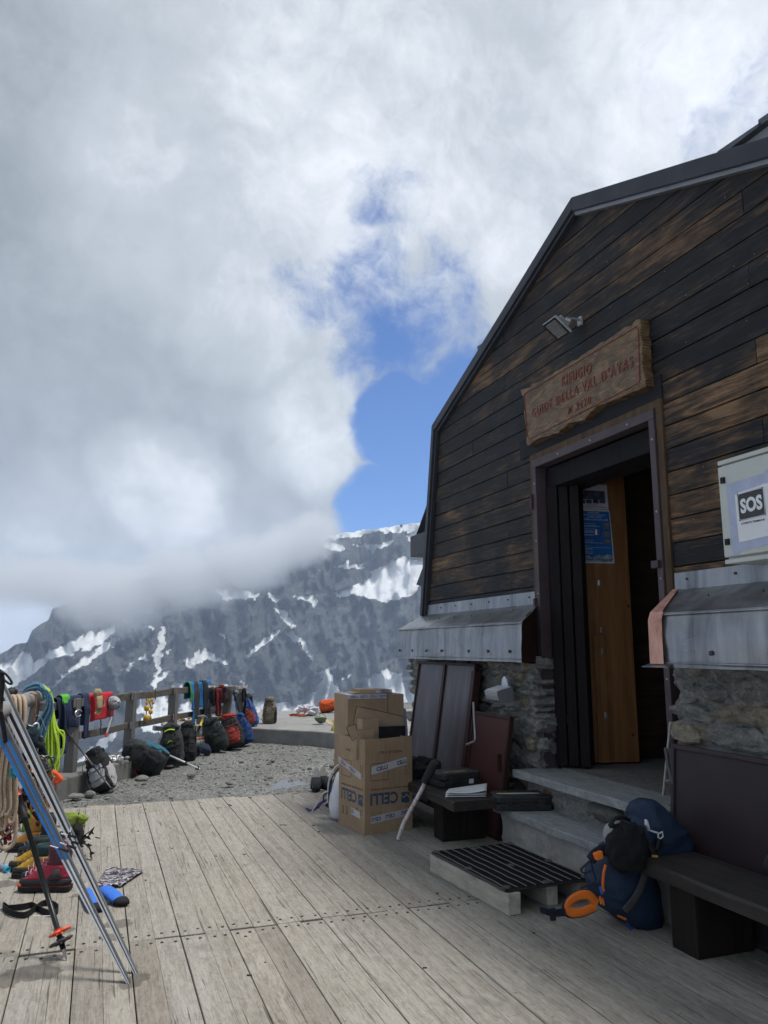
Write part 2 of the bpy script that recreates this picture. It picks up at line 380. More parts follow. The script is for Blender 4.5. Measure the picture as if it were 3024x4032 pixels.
# ---- rubble terrace, falling away beyond the fence
FA, FB = gz(275, 3045, .17), gz(813, 2900, .17)
FD = (FB - FA); FD.z = 0; FD.normalize(); FN = Vector((-FD.y, FD.x, 0))      # FN points out over the valley
def outdist(x, y): return (Vector((x, y, 0)) - Vector((FA.x, FA.y, 0))).dot(FN)
def ground_material():
    m, nt, b = mk('stony_ground'); q = NT(nt); co = q.co()
    n1 = q.noise(co, 1.3, 6, .6); n2 = q.noise(co, 14, 8, .7); v = q.vor(co, 58, 'F1', 'Color'); vd = q.vor(co, 58)
    vs = q.sep(v)
    f = q.m('ADD', q.m('MULTIPLY', n1, .3), q.m('ADD', q.m('MULTIPLY', n2, .4), q.m('MULTIPLY', vs[0], .3)))
    c = q.ramp(f, [(.3, (.07, .07, .066)), (.45, (.14, .14, .13)), (.58, (.21, .21, .2)), (.75, (.33, .335, .33))])
    c = q.mix(q.gr(q.noise(co, .9, 4, .6, 0), .55, .72), c, q.mix(1.0, c, (.66, .64, .6), 'MULTIPLY'))
    setc(nt, b, c); b.inputs['Roughness'].default_value = .75
    q.bump(b, q.m('ADD', q.m('MULTIPLY', n2, .8), q.m('MULTIPLY', vd, .6)), .8, .03); return m
M_ground = ground_material()
gx0, gx1, gy0, gy1 = -14, 14, -6, 32
def gz_h(x, y):
    z = -.035 + .022 * noise.fractal(Vector((x * 1.7, y * 1.7, 0)), 1, 2, 5) + .010 * noise.noise(Vector((x * 14, y * 14, 3)))
    if y < 8.15 and x > -2.35 and x < 3.6: z -= .25
    o = max(outdist(x, y) - .62, (y - 21), -(x + 5.5))
    if o > 0: z -= 1.1 * o ** 1.25 + .25 * noise.fractal(Vector((x * .7, y * .7, 2)), 1, 2, 4) * min(1, o)
    return z
gm = MB()
def lin(a, b, n): return [a + (b - a) * i / n for i in range(n + 1)]
xs = lin(-14, -1.5, 30)[:-1] + lin(-1.5, 4.2, 150)[:-1] + lin(4.2, 14, 24)
ys = lin(-6, 7.8, 20)[:-1] + lin(7.8, 14.2, 160)[:-1] + lin(14.2, 32, 40)
for y in ys:
    for x in xs: gm.v.append(Vector((x, y, gz_h(x, y))))
w_ = len(xs)
for j in range(len(ys) - 1):
    for i in range(w_ - 1):
        gm.f.append((j * w_ + i, j * w_ + i + 1, (j + 1) * w_ + i + 1, (j + 1) * w_ + i)); gm.m.append(0); gm.c.append(None)
gm.build('ground', M_ground, kind='structure', smooth=True, keep=True)
# stones strewn over it (more than anyone could count)
def stone_material():
    m, nt, b = mk('stone'); q = NT(nt); co = q.co(); t = q.sep(q.attr('tint'))
    n = q.noise(co, 30, 6, .7)
    c = q.ramp(q.m('ADD', q.m('MULTIPLY', n, .5), q.m('MULTIPLY', t[0], .5)), [(.25, (.07, .07, .067)), (.5, (.16, .16, .15)), (.8, (.32, .32, .31))])
    setc(nt, b, c); b.inputs['Roughness'].default_value = .8; q.bump(b, n, .5, .01); return m
M_stone = stone_material()
def rock(mb, c, r, fl=.5, sd=0, n=7):
    ang = rnd.random() * 6.28; rings = []; el = rnd.uniform(.6, 1)
    rot = rzm(ang) @ rx(rnd.uniform(-.25, .25))
    base = [(rnd.uniform(.75, 1.15)) for _ in range(n)]
    for k, (rr, zz) in enumerate(((.55, -1), (1, -.35), (.95, .35), (.55, .95))):
        rings.append([Vector(c) + rot @ Vector((cos(2 * pi * j / n) * r * rr * base[j], sin(2 * pi * j / n) * r * rr * base[j] * el, zz * r * fl * rnd.uniform(.8, 1.1))) for j in range(n)])
    mb.loft(rings)
st = MB()
for i in range(9000):
    x = rnd.uniform(-1.3, 4.3); y = rnd.uniform(8.25, 13.6)
    if outdist(x, y) > -.05: continue
    r = .004 + .020 * rnd.random() ** 3.5
    if y > 8.3 and rnd.random() < .02: r *= 2
    st.cur = (rnd.random() ** 1.3, 0, 0); rock(st, (x, y, gz_h(x, y) + r * .15), r, rnd.uniform(.25, .55), n=6)
st.build('gravel', M_stone, kind='stuff', keep=True)
for i, (px, py, r, lab) in enumerate([(296, 3137, .105, 'rough grey stone block against the foot of the kerb'), (355, 3128, .085, 'flat pale stone beside the rough block at the kerb foot'),
        (755, 3052, .075, 'single pale angular stone beyond the white trekking pole tip'), (560, 3066, .11, 'broad flat pale slab of rock below the collapsed black pack'),
        (1075, 2995, .055, 'small dark pointed stone out on the rubble'), (1045, 3070, .04, 'small white stone near the puddle'),
        (1310, 3018, .07, 'flat tan rock slab beside the big cardboard box'), (1325, 2983, .07, 'thin grey rock slab behind the cardboard box'),
        (905, 3085, .06, 'small dark flat stone lying at the middle of the rubble')]):
    s = MB(); s.cur = (rnd.uniform(.45, .8), 0, 0); p = gz(px, py, 0); rock(s, (p.x, p.y, r * .05), r * .85, .42 if r < .1 else .3, n=7)
    tag(s.build('stone', M_stone), lab, 'stone')
# meltwater puddle
pd = MB(); pts = [(1040, 3120), (1090, 3075), (1170, 3055), (1230, 3040), (1300, 3030), (1325, 3060), (1250, 3082), (1190, 3098), (1130, 3110), (1080, 3128)]
pd.prism([gz(x, y, -.043) for x, y in pts], (0, 0, -.05))
m, nt, b = mk('water'); setc(nt, b, (.10, .105, .11)); b.inputs['Roughness'].default_value = .22; q = NT(nt); q.bump(b, q.noise(q.co(), 20, 3), .15, .004)
pd.build('puddle', m, kind='structure', keep=True)
# ---- concrete platform, kerb
def concrete(c=(.27, .265, .255), name='concrete', crack=True, sc=1.0):
    m, nt, b = mk(name); q = NT(nt); co = q.co((sc, sc, sc))
    n1 = q.noise(co, 1.6, 6, .6); n2 = q.noise(co, 40, 6, .7); n3 = q.noise(co, 7, 5, .65)
    f = q.m('ADD', q.m('MULTIPLY', n1, .35), q.m('ADD', q.m('MULTIPLY', n2, .25), q.m('MULTIPLY', n3, .4)))
    col = q.ramp(f, [(.3, tuple(x * .5 for x in c)), (.48, tuple(x * .88 for x in c)), (.6, tuple(x * 1.1 for x in c)), (.75, tuple(x * 1.4 for x in c))])
    pit = q.gr(q.noise(co, 60, 4, .6, 1.0), .66, .72)
    col = q.mix(q.m('MULTIPLY', pit, .6), col, tuple(x * .25 for x in c))
    setc(nt, b, col); b.inputs['Roughness'].default_value = .85
    q.bump(b, q.m('SUBTRACT', q.m('ADD', q.m('MULTIPLY', n2, .4), q.m('MULTIPLY', n3, .8)), q.m('MULTIPLY', pit, .6)), .5, .012); return m
M_conc = concrete(); M_conc_d = concrete((.17, .17, .16), 'concrete_dark')
ZP = .2
pl = [(640, 2868), (870, 2868), (1000, 2866), (1150, 2873), (1333, 2886), (1760, 2935), (1900, 2790), (1345, 2791), (1100, 2799), (760, 2822), (640, 2838)]
pb = MB(); top = [gz(x, y, ZP) for x, y in pl]
def rough_edge(poly, step, amp, sd):
    out = []
    for i, a in enumerate(poly):
        b_ = poly[(i + 1) % len(poly)]; L = (b_ - a).length; k = max(1, int(L / step))
        for j in range(k):
            p = a.lerp(b_, j / k); p = p + Vector((noise.noise(p * 3 + Vector((sd, 0, 0))), noise.noise(p * 3 + Vector((0, sd, 9))), 0)) * amp; out.append(p)
    return out
pb.prism(rough_edge(top, .35, .07, 3), (0, 0, -1.6)); pb.build('concrete_platform', M_conc, kind='structure', keep=True, bevel=.02)
ym = MB(); ym.prism([gz(x, y, ZP + .004) for x, y in ((1262, 2826), (1280, 2826), (1316, 2854), (1296, 2853))], (0, 0, .002))
ym.prism([gz(x, y, ZP + .004) for x, y in ((1300, 2838.5), (1345, 2838), (1345, 2840.5), (1300, 2841))], (0, 0, .002))
ym.build('ground_marking', plain((.42, .33, .19), .8, var=.4, sc=8), kind='structure', keep=True)
kb = MB(); ka = gz(228, 3139, 0); kz = .17
kd = FD; kin = gz(228, 3139, 0)
k0 = Vector((kin.x, kin.y, 0)) - kd * .02; k1 = k0 + kd * 5.1
pts = [k0, k1, k1 + FN * .52, k0 + FN * .52]
bot = rough_edge([Vector((p.x, p.y, kz)) for p in pts], .3, .03, 5)
kb.prism(bot, (0, 0, -.6))
tag(kb.build('kerb', M_conc_d, bevel=.018), 'rough grey concrete kerb that the wooden fence stands on', 'kerb')
k2 = MB(); a = k0 - kd * .12; k2.prism(rough_edge([Vector((p.x, p.y, kz)) for p in (a, a + FN * .5, a + FN * .5 - kd * 1.6, a - kd * 1.6)], .3, .03, 8), (0, 0, -.5))
tag(k2.build('kerb', M_conc_d, bevel=.018), 'grey concrete footing on the left behind the hanging ropes', 'kerb')
# ---- valley floor and the mountain wall across it
def mtn_material(name, glac=False):
    m, nt, b = mk(name); q = NT(nt); co = q.co(); sn = q.sep(q.attr('tint'))
    n1 = q.noise(co, .006, 8, .65); n2 = q.noise(q.co((1, 1, .45)), .08, 12, .78); n3 = q.noise(q.co((.4, .4, 1.6), rot=(.15, .1, 0)), .035, 10, .74, .8)
    f = q.m('ADD', q.m('MULTIPLY', n1, .3), q.m('ADD', q.m('MULTIPLY', n2, .4), q.m('MULTIPLY', n3, .3)))
    cn_ = q.noise(q.co((1, 1, .5), rot=(.25, .1, .2)), .018, 8, .68, .6); ca_ = q.m('ABSOLUTE', q.m('SUBTRACT', cn_, .5)); cb_ = q.m('ABSOLUTE', q.m('SUBTRACT', q.noise(q.co((.6, .6, 1.8), rot=(.35, .2, 0)), .03, 8, .7, .4), .5)); crk_ = q.m('MULTIPLY', q.gr(ca_, 0, .035), q.gr(cb_, 0, .03))
    rock_ = q.ramp(f, [(.36, (.085, .092, .105)), (.46, (.185, .193, .205)), (.54, (.27, .273, .275)), (.64, (.40, .395, .375))])
    rock_ = q.mix(q.m('MULTIPLY', q.m('SUBTRACT', 1.0, crk_), .5), rock_, (.07, .08, .095))
    geo = q.N.new('ShaderNodeNewGeometry'); nz = q.sep(geo.outputs['Normal'])[2]
    s = q.m('ADD', sn[0], q.m('MULTIPLY', q.m('SUBTRACT', q.noise(co, .05, 10, .72), .5), .75))
    s = q.m('ADD', s, q.m('MULTIPLY', q.m('SUBTRACT', nz, .40), .30))
    s = q.gr(s, .53, .57)
    snow = q.ramp(q.noise(co, .02, 6, .6), [(.3, (.80, .84, .89)), (.6, (.92, .94, .96))])
    setc(nt, b, q.mix(s, rock_, snow)); b.inputs['Roughness'].default_value = .85; b.inputs['Specular IOR Level'].default_value = .2
    h = q.m('ADD', q.m('ADD', q.m('MULTIPLY', n2, .8), q.m('MULTIPLY', n3, .7)), q.m('ADD', q.m('MULTIPLY', ca_, 1.6), q.m('MULTIPLY', cb_, .9))); hh = q.m('MULTIPLY', h, q.m('SUBTRACT', 1.0, q.m('MULTIPLY', s, .8)))
    q.bump(b, hh, 1.0, 38); return m
M_mtn = mtn_material('mountain_rock')
K7 = 1.0247
def c7(l): return [(x * K7, 1900 + y * K7) for x, y in l]
SNOW = [c7(l) for l in [
 [(1225,208),(1300,190),(1500,165),(1640,140),(1640,195),(1560,188),(1500,190),(1430,190),(1340,216),(1230,218)],
 [(1535,285),(1640,300),(1640,380),(1575,440),(1470,458),(1430,440),(1340,430),(1310,448),(1280,430),(1350,400),(1410,380),(1440,340),(1480,310)],
 [(1280,325),(1335,300),(1345,312),(1400,318),(1395,335),(1330,328)], [(1235,240),(1280,226),(1325,252),(1310,264),(1250,256)], [(1355,240),(1440,235),(1515,220),(1500,240),(1450,255),(1430,268),(1400,248)],
 [(1560,200),(1600,190),(1600,215),(1575,225)],
 [(1130,440),(1190,430),(1222,450),(1205,484),(1185,455)], [(828,412),(900,408),(960,420),(1015,435),(960,444),(860,447)], [(1030,418),(1082,455),(1060,458),(1033,442)],
 [(1050,480),(1100,500),(1140,558),(1120,562),(1090,520)], [(1100,563),(1160,598),(1190,650),(1196,682),(1150,620),(1110,588)], [(1070,564),(1010,608),(938,672),(950,672),(1015,626),(1076,574)],
 [(1320,655),(1290,700),(1265,740),(1300,790),(1335,830),(1345,900),(1125,900),(1130,865),(1180,820),(1222,790),(1240,760),(1205,722),(1250,725),(1280,688)],
 [(1368,762),(1440,740),(1490,718),(1545,740),(1570,800),(1700,860),(1700,1000),(1340,1000),(1400,775),(1440,785)],
 [(930,760),(962,826),(1000,848),(1030,838),(1060,852),(1100,838),(1130,868),(1360,870),(1360,1100),(940,1100)],
 [(-80,720),(0,700),(60,670),(100,645),(130,690),(180,660),(250,620),(330,580),(400,573),(440,543),(446,562),(400,612),(340,642),(300,636),(276,664),(210,662),(170,702),(120,742),(60,782),(20,812),(-80,860)],
 [(460,590),(455,612),(400,652),(340,692),(270,732),(200,792),(180,800),(250,733),(300,692),(360,648),(420,600)],
 [(612,556),(634,556),(630,640),(617,700),(607,760),(594,797),(586,790),(600,705),(586,680),(608,620)], [(657,713),(640,747),(598,778),(600,757),(630,733)],
 [(480,708),(522,686),(500,722),(462,727)], [(548,655),(585,690),(540,682)], [(760,636),(800,640),(830,666),(872,684),(882,699),(820,684),(780,682),(742,722),(728,702),(698,680),(740,668)],
 [(835,560),(875,600),(848,588)], [(640,650),(668,640),(640,665)], [(475,525),(486,532),(480,548)], [(560,545),(595,556),(588,566)], [(540,800),(600,830),(650,880),(620,905),(560,900),(520,880),(500,900),(540,840)],
 [(640,780),(700,770),(690,800)], [(290,1075),(400,975),(440,960),(440,990),(340,1080)], [(300,1100),(480,1030),(480,1050),(300,1125)], [(90,800),(130,760),(200,790),(120,830)], [(660,900),(720,830),(760,880),(700,950)],
 [(560,860),(600,800),(640,820),(700,900),(700,960),(540,960)], [(-200,800),(20,830),(10,900),(-200,960)]]]
def inpoly(x, y, P_):
    c = False; j = len(P_) - 1
    for i in range(len(P_)):
        xi, yi = P_[i]; xj, yj = P_[j]
        if (yi > y) != (yj > y) and x < (xj - xi) * (y - yi) / (yj - yi) + xi: c = not c
        j = i
    return c
BB = [(min(p[0] for p in l) - 2, max(p[0] for p in l) + 2, min(p[1] for p in l), max(p[1] for p in l)) for l in SNOW]
RID = [(-900, 2420), (-300, 2560), (0, 2575), (40, 2548), (105, 2530), (125, 2480), (190, 2440), (205, 2400), (330, 2350), (430, 2300), (600, 2270), (760, 2255), (900, 2215), (1060, 2190), (1180, 2160), (1250, 2118), (1340, 2100), (1480, 2082), (1650, 2058), (1800, 2050), (2000, 2090), (2300, 2140), (2600, 2200)]
def interp(T, x):
    for (a, b), (c, d) in zip(T, T[1:]):
        if a <= x <= c: t = (x - a) / (c - a); return b + (d - b) * t
    return T[-1][1] if x > T[-1][0] else T[0][1]
mm = MB(); cols = []; pxs = lin(-900, 0, 40)[:-1] + lin(0, 1760, 330)[:-1] + lin(1760, 2600, 30)
NV = 190; tint = []
for px in pxs:
    rp = interp(RID, px) + 9 * noise.fractal(Vector((px * .02, 1, 0)), 1, 2, 4)
    for j in range(NV + 1):
        v = j / NV; py = 3130 + (rp - 3130) * v
        r = ray(px, py); hd = sqrt(r.x**2 + r.y**2)
        wxp = px + 16 * noise.noise(Vector((px / 26, py / 26, 0))) + 6 * noise.noise(Vector((px / 9, py / 9, 3))); wyp = py + 13 * noise.noise(Vector((px / 26, py / 26, 9))) + 5 * noise.noise(Vector((px / 9, py / 9, 6)))
        s_ = 0.0
        for P_, bb in zip(SNOW, BB):
            if bb[0] <= wxp <= bb[1] and bb[2] <= wyp <= bb[3] and inpoly(wxp, wyp, P_): s_ = 1.45; break
        if not s_: s_ = max(0, .12 + .5 * noise.fractal(Vector((px / 60 + py / 100, py / 60, 11)), 1, 2, 3)) * .62
        sm_ = .22 if s_ > 1 else 1.0
        q3 = Vector((px / 150, py / 420, 0)); rid = 1 - abs(noise.noise(q3)) * 2; rid2 = 1 - abs(noise.noise(q3 * 2.7 + Vector((3, 1, 5)))) * 2
        dg = noise.noise(Vector((px / 90 + py / 70, py / 200 - px / 300, 4)))
        dist = 1500 + 700 * v ** 1.5 - 120 * rid * (.4 + .6 * v) - 55 * rid2 - 24 * dg - sm_ * (30 * noise.fractal(Vector((px / 34, py / 60, 7)), .9, 2, 5) + 26 * (1 - abs(noise.noise(Vector((px / 22, py / 55, 2)))) * 2))
        low = max(0, (py - 2800) / 330); dist -= 500 * low
        mm.v.append(Vector((0, 0, CAMH)) + r * (dist / hd))
        tint.append(s_)
    for k in range(3): # the far side drops away again
        t = mm.v[-1]; hz = Vector((t.x, t.y, 0)).normalized(); mm.v.append(t + hz * 320 + Vector((0, 0, -230))); tint.append(1)
nr = NV + 4
for i in range(len(pxs) - 1):
    for j in range(nr - 1):
        mm.f.append((i * nr + j, (i + 1) * nr + j, (i + 1) * nr + j + 1, i * nr + j + 1)); mm.m.append(0); mm.c.append(None)
mo = mm.build('mountain', M_mtn, kind='structure', smooth=True, keep=True)
ca = mo.data.color_attributes.new('tint', 'FLOAT_COLOR', 'POINT')
for i, t in enumerate(tint): ca.data[i].color = (t, t, t, 1)
vf = MB(); vf.grid(lambda u, v: Vector((-5000 + 10000 * u, -3000 + 9000 * v, -420 + 60 * noise.fractal(Vector((u * 9, v * 9, 1)), 1, 2, 4) + (180 * (abs(u - .5) * 2) ** 2))), 60, 60)
vo = vf.build('valley', M_mtn, kind='structure', smooth=True, keep=True)
ca = vo.data.color_attributes.new('tint', 'FLOAT_COLOR', 'POINT')
for i in range(len(vo.data.vertices)): ca.data[i].color = (.62, 0, 0, 1)
# ---- cloud bank hanging on the mountain
def cloud_bank():
    D0 = 1260.0; az = ray(620, 2200); az = math.atan2(az.x, az.y); cc = dep(620, 2250, D0)
    o = MB(); Lx, Ly, Lz = 900, 190, 330
    o.box((0, 0, 0), (2 * Lx, 2 * Ly, 2 * Lz))
    m = bpy.data.materials.new('cloud'); m.use_nodes = True; nt = m.node_tree; nt.nodes.clear(); q = NT(nt)
    out = nt.nodes.new('ShaderNodeOutputMaterial'); v = nt.nodes.new('ShaderNodeVolumePrincipled'); nt.links.new(v.outputs[0], out.inputs['Volume'])
    co = q.co(); acc = None; inv = Matrix.Rotation(az, 3, 'Z')   # world -> local
    wn = q.N.new('ShaderNodeTexNoise'); q.L.new(co, wn.inputs['Vector']); wn.inputs['Scale'].default_value = .006; wn.inputs['Detail'].default_value = 3
    for (px, py, rxp, rzp, dd) in [(180, 2290, 300, 135, -20), (430, 2340, 310, 160, 0), (720, 2285, 290, 150, 10), (960, 2225, 240, 130, 0), (1150, 2160, 180, 110, 20), (1235, 2090, 110, 90, 20)]:
        c = dep(px, py, D0 + dd); k = (c - Vector((0, 0, CAMH))).length / FPX
        l = inv @ (c - cc)
        a = q.N.new('ShaderNodeVectorMath'); a.operation = 'SUBTRACT'; q.L.new(co, a.inputs[0]); a.inputs[1].default_value = l
        s2 = q.N.new('ShaderNodeVectorMath'); s2.operation = 'MULTIPLY'; q.L.new(a.outputs[0], s2.inputs[0]); s2.inputs[1].default_value = (1 / (rxp * k), 1 / 150.0, 1 / (rzp * k))
        ln = q.N.new('ShaderNodeVectorMath'); ln.operation = 'LENGTH'; q.L.new(s2.outputs[0], ln.inputs[0])
        d_ = q.m('SUBTRACT', 1.0, ln.outputs['Value']); acc = d_ if acc is None else q.m('MAXIMUM', acc, d_)
    n1 = q.noise(q.co((1, 1, 1.15)), .009, 9, .72)
    f = q.m('ADD', acc, q.m('MULTIPLY', q.m('SUBTRACT', n1, .5), 2.1))
    dens = q.m('MULTIPLY', q.gr(f, .05, .75), .022)
    q.L.new(dens, v.inputs['Density']); v.inputs['Color'].default_value = (.86, .875, .90, 1); v.inputs['Anisotropy'].default_value = .1
    ob = o.build('cloud', m, keep=True, kind='stuff'); ob.location = cc; ob.rotation_euler = (0, 0, -az)
    m.cycles.volume_step_rate = .6 if hasattr(m.cycles, 'volume_step_rate') else 1
CLOUD = True
if CLOUD: cloud_bank()
# ---- the air between
HAZE = True
if HAZE:
    hb = MB(); hb.b2((-5200, -3200, -900), (5200, 6300, 400))
    m = bpy.data.materials.new('haze'); m.use_nodes = True; nt = m.node_tree; nt.nodes.clear()
    out = nt.nodes.new('ShaderNodeOutputMaterial'); v = nt.nodes.new('ShaderNodeVolumePrincipled'); nt.links.new(v.outputs[0], out.inputs['Volume'])
    v.inputs['Color'].default_value = (.62, .76, .98, 1); v.inputs['Density'].default_value = .00018; v.inputs['Anisotropy'].default_value = .3
    hb.build('haze', m, keep=True, kind='stuff')
# ================================================================ THE HUT
HX = 3.5                                   # plane of the timber front
GY, GZ_ = 4.896, 5.134                     # ridge
KY, KZ = 7.785, 3.994                      # eaves kink
BY, BZ = 8.184, 1.86
def mir(y): return 2 * GY - y
DY0, DY1, DZ0, DZ1 = 4.10, 5.71, .53, 3.10     # door frame outer
def board_material():
    m, nt, b = mk('charred_timber'); q = NT(nt); co = q.co(); t = q.sep(q.attr('tint'))
    off = q.N.new('ShaderNodeVectorMath'); off.operation = 'SCALE'; q.L.new(q.attr('tint'), off.inputs[0]); off.inputs['Scale'].default_value = 40
    st = q.co((4, 1.3, 17)); ad = q.N.new('ShaderNodeVectorMath'); ad.operation = 'ADD'; q.L.new(st, ad.inputs[0]); q.L.new(off.outputs[0], ad.inputs[1]); V = ad.outputs[0]
    st2 = q.co((6, 6, 52)); ad2 = q.N.new('ShaderNodeVectorMath'); ad2.operation = 'ADD'; q.L.new(st2, ad2.inputs[0]); q.L.new(off.outputs[0], ad2.inputs[1]); V2 = ad2.outputs[0]
    g = q.noise(V, 1, 8, .62, 1.6); fine = q.noise(V2, 1, 6, .65, .4)
    ring = q.wave(V, 1.3, 9, 3, 'Z')
    pat = q.noise(q.co((1, .9, 1.6)), 1.5, 6, .6, .4)
    warm = q.m('ADD', q.m('ADD', .015, q.m('MULTIPLY', t[0], .68)), q.m('ADD', q.m('MULTIPLY', q.m('SUBTRACT', pat, .5), 2.0), q.m('ADD', q.m('MULTIPLY', q.m('SUBTRACT', g, .5), 1.6), q.m('MULTIPLY', q.m('SUBTRACT', fine, .5), 1.1))))
    c = q.ramp(warm, [(.08, (.009, .009, .011)), (.26, (.023, .018, .016)), (.43, (.052, .033, .021)), (.62, (.105, .060, .031)), (.87, (.22, .13, .068))])
    blue = q.gr(q.noise(q.co((1, 2.2, 9), loc=(5, 2, 1)), 1.4, 5, .6), .52, .72)
    c = q.mix(q.m('MULTIPLY', blue, q.m('SUBTRACT', .75, t[0], clamp=True)), c, (.035, .043, .055))
    c = q.mix(q.m('MULTIPLY', ring, .22), c, q.mix(1.0, c, (.35, .35, .38), 'MULTIPLY'))
    setc(nt, b, c); b.inputs['Roughness'].default_value = .62; b.inputs['Specular IOR Level'].default_value = .28
    q.bump(b, q.m('ADD', q.m('MULTIPLY', fine, .8), q.m('ADD', q.m('MULTIPLY', ring, .25), q.m('MULTIPLY', g, .3))), .7, .008); return m
M_board = board_material()
def zinc_material():
    m, nt, b = mk('zinc'); q = NT(nt); co = q.co()
    v = q.noise(q.co((6, 6, .55)), 1.4, 6, .6, .5); n = q.noise(co, 2.0, 5, .6)
    f = q.m('ADD', q.m('MULTIPLY', v, .6), q.m('MULTIPLY', n, .4))
    setc(nt, b, q.ramp(f, [(.32, (.115, .117, .122)), (.45, (.225, .23, .24)), (.58, (.335, .34, .35)), (.7, (.47, .475, .485))]))
    b.inputs['Metallic'].default_value = .75; nt.links.new(q.ramp(n, [(.3, (.26,) * 3), (.7, (.44,) * 3)]), b.inputs['Roughness'])
    q.bump(b, q.m('ADD', q.m('MULTIPLY', q.noise(co, 5, 3, .5), 1.0), q.m('MULTIPLY', v, .2)), .35, .02); return m
M_zinc = zinc_material()
M_fascia = plain((.05, .054, .065), .5, .35, .18, 3)
M_fascia_l = plain((.22, .225, .24), .45, .5, .15, 5)
M_maroon = plain((.055, .036, .038), .42, 0, .22, 3, .1)
M_maroon_d = plain((.036, .014, .013), .5, 0, .25, 4, .1)
M_plum = plain((.075, .055, .062), .5, 0, .15, 6)
M_trim = None
def oldwood(c, name='old_wood', st=(30, 30, 2.0), rough=.75, amp=1.0):
    m, nt, b = mk(name); q = NT(nt); g = q.noise(q.co(st), 1, 7, .65, .7); n = q.noise(q.co(), 3, 5, .6)
    f = q.m('ADD', q.m('MULTIPLY', g, .65), q.m('MULTIPLY', n, .35))
    setc(nt, b, q.ramp(f, [(.3, tuple(x * (1 - .6 * amp) for x in c)), (.5, c), (.72, tuple(min(1, x * (1 + .6 * amp)) for x in c))]))
    b.inputs['Roughness'].default_value = rough; b.inputs['Specular IOR Level'].default_value = .22; q.bump(b, g, .6, .008); return m
M_trim = oldwood((.085, .055, .032)); M_pine = None
hut = root('mountain_hut', 'dark timber mountain hut with gabled front, stone base and open doorway', 'building', (HX, GY, 0))
# -- boards
out = [(mir(BY), BZ), (mir(KY), KZ), (GY, GZ_), (KY, KZ), (BY, BZ)]
def clip(poly, ax, v, keep_greater):
    res = []
    for i in range(len(poly)):
        a, c = poly[i], poly[(i + 1) % len(poly)]
        ia = (a[ax] >= v) == keep_greater; ic = (c[ax] >= v) == keep_greater
        if ia: res.append(a)
        if ia != ic:
            t = (v - a[ax]) / (c[ax] - a[ax]); res.append((a[0] + (c[0] - a[0]) * t, a[1] + (c[1] - a[1]) * t))
    return res
bd = MB(); z = 1.86 - .158 * 4; row = 0; rnd = random.Random(11)
while z < GZ_:
    z1 = z + .158; a = clip(clip(out + [], 1, z + .004, True), 1, z1 - .005, False) if z1 > BZ else []
    if len(a) >= 3:
        ys_ = [q[0] for q in a]; lo, hi = min(ys_), max(ys_)
        cuts = [lo, hi]
        for jy in ([3.25] if row % 3 == 0 else [2.4] if row % 3 == 1 else [3.05 + .4 * rnd.random(), 6.9] if row % 4 == 2 else [6.2]):
            if z > 3.2 or jy < DY0 - .2 or jy > DY1 + .1: cuts.append(jy)
        dz = z1 > DZ0 and z < DZ1 + .02
        if dz: cuts += [DY0 - .005, DY1 + .035]
        cuts = sorted(c for c in cuts if lo <= c <= hi)
        for c0, c1 in zip(cuts, cuts[1:]):
            if dz and c0 >= DY0 - .01 and c1 <= DY1 + .04: continue
            pg = clip(clip(a, 0, c0 + .002, True), 0, c1 - .002, False)
            if len(pg) < 3: continue
            right = c1 < DY0 + .1 and z < 3.3
            wv = rnd.uniform(.72, 1.05) if right and rnd.random() < .8 else rnd.uniform(.30, .5) if rnd.random() < .45 else rnd.uniform(.0, .25)
            if not right and z < 3.0 and c0 > DY1: wv = rnd.uniform(.1, .42)
            if z > 4.05 and rnd.random() < .4: wv = .6
            bd.cur = (wv, rnd.random(), rnd.random()); dx = rnd.uniform(0, .004)
            bd.prism([(HX - dx, q[0], q[1]) for q in pg], (.022, 0, 0))
    z = z1; row += 1
bw(bd, 'plank_wall', M_board, hut, bevel=.004, seg=2)
nl = MB()
for i in range(110):
    y = rnd.uniform(1.9, 7.9); zz = 1.86 - .158 * 4 + .158 * rnd.randint(4, 20) + rnd.choice((.03, .128))
    if zz > KZ + (GY - abs(y - GY) - (2 * GY - KY)) * .39 - .1 or (DY0 - .05 < y < DY1 + .05 and zz < 3.15): continue
    nl.lathe([(.0001, -.003), (.004, -.002), (.004, .003)], (HX - .004, y, zz), ry(pi / 2), n=6)
bw(nl, 'nails', plain((.2, .2, .2), .4, .8), hut)
# backing wall, other walls, roof planes, floor
bk = MB(); T = .05
def ring_poly(x): return [(x, q[0], q[1]) for q in out]
bk.prism([(HX + .026, y, z) for y, z in [(mir(BY), .0), (mir(BY), BZ), (mir(KY), KZ), (GY, GZ_), (KY, KZ), (BY, BZ), (BY, .0), (DY1, 0), (DY1, DZ1), (DY0, DZ1), (DY0, 0)]], (.04, 0, 0))
bw(bk, 'inner_wall', M_dark, hut)
rf = MB(); LX = 11.0
def slab(y0, z0, y1, z1, x0, x1, th):
    v = Vector((0, y1 - y0, z1 - z0)); n_ = Vector((0, -v.z, v.y)).normalized() * th
    if n_.z < 0: n_ = -n_
    rf.prism([(x0, y0, z0), (x0, y1, z1), (x0, y1 + n_.y, z1 + n_.z), (x0, y0 + n_.y, z0 + n_.z)], (x1 - x0, 0, 0))
slab(KY + .02, KZ - .10, GY, GZ_ - .095, HX + .03, LX, .1); slab(mir(KY) - .02, KZ - .10, GY, GZ_ - .095, HX + .03, LX, .1)
for s_ in (1, -1):
    yy = lambda y: y if s_ > 0 else mir(y)
    rf.prism([(HX + .03, yy(BY), BZ - .05), (HX + .03, yy(KY), KZ), (HX + .03, yy(KY + .1), KZ), (HX + .03, yy(BY + .06), BZ - .05)], (LX - HX, 0, 0))
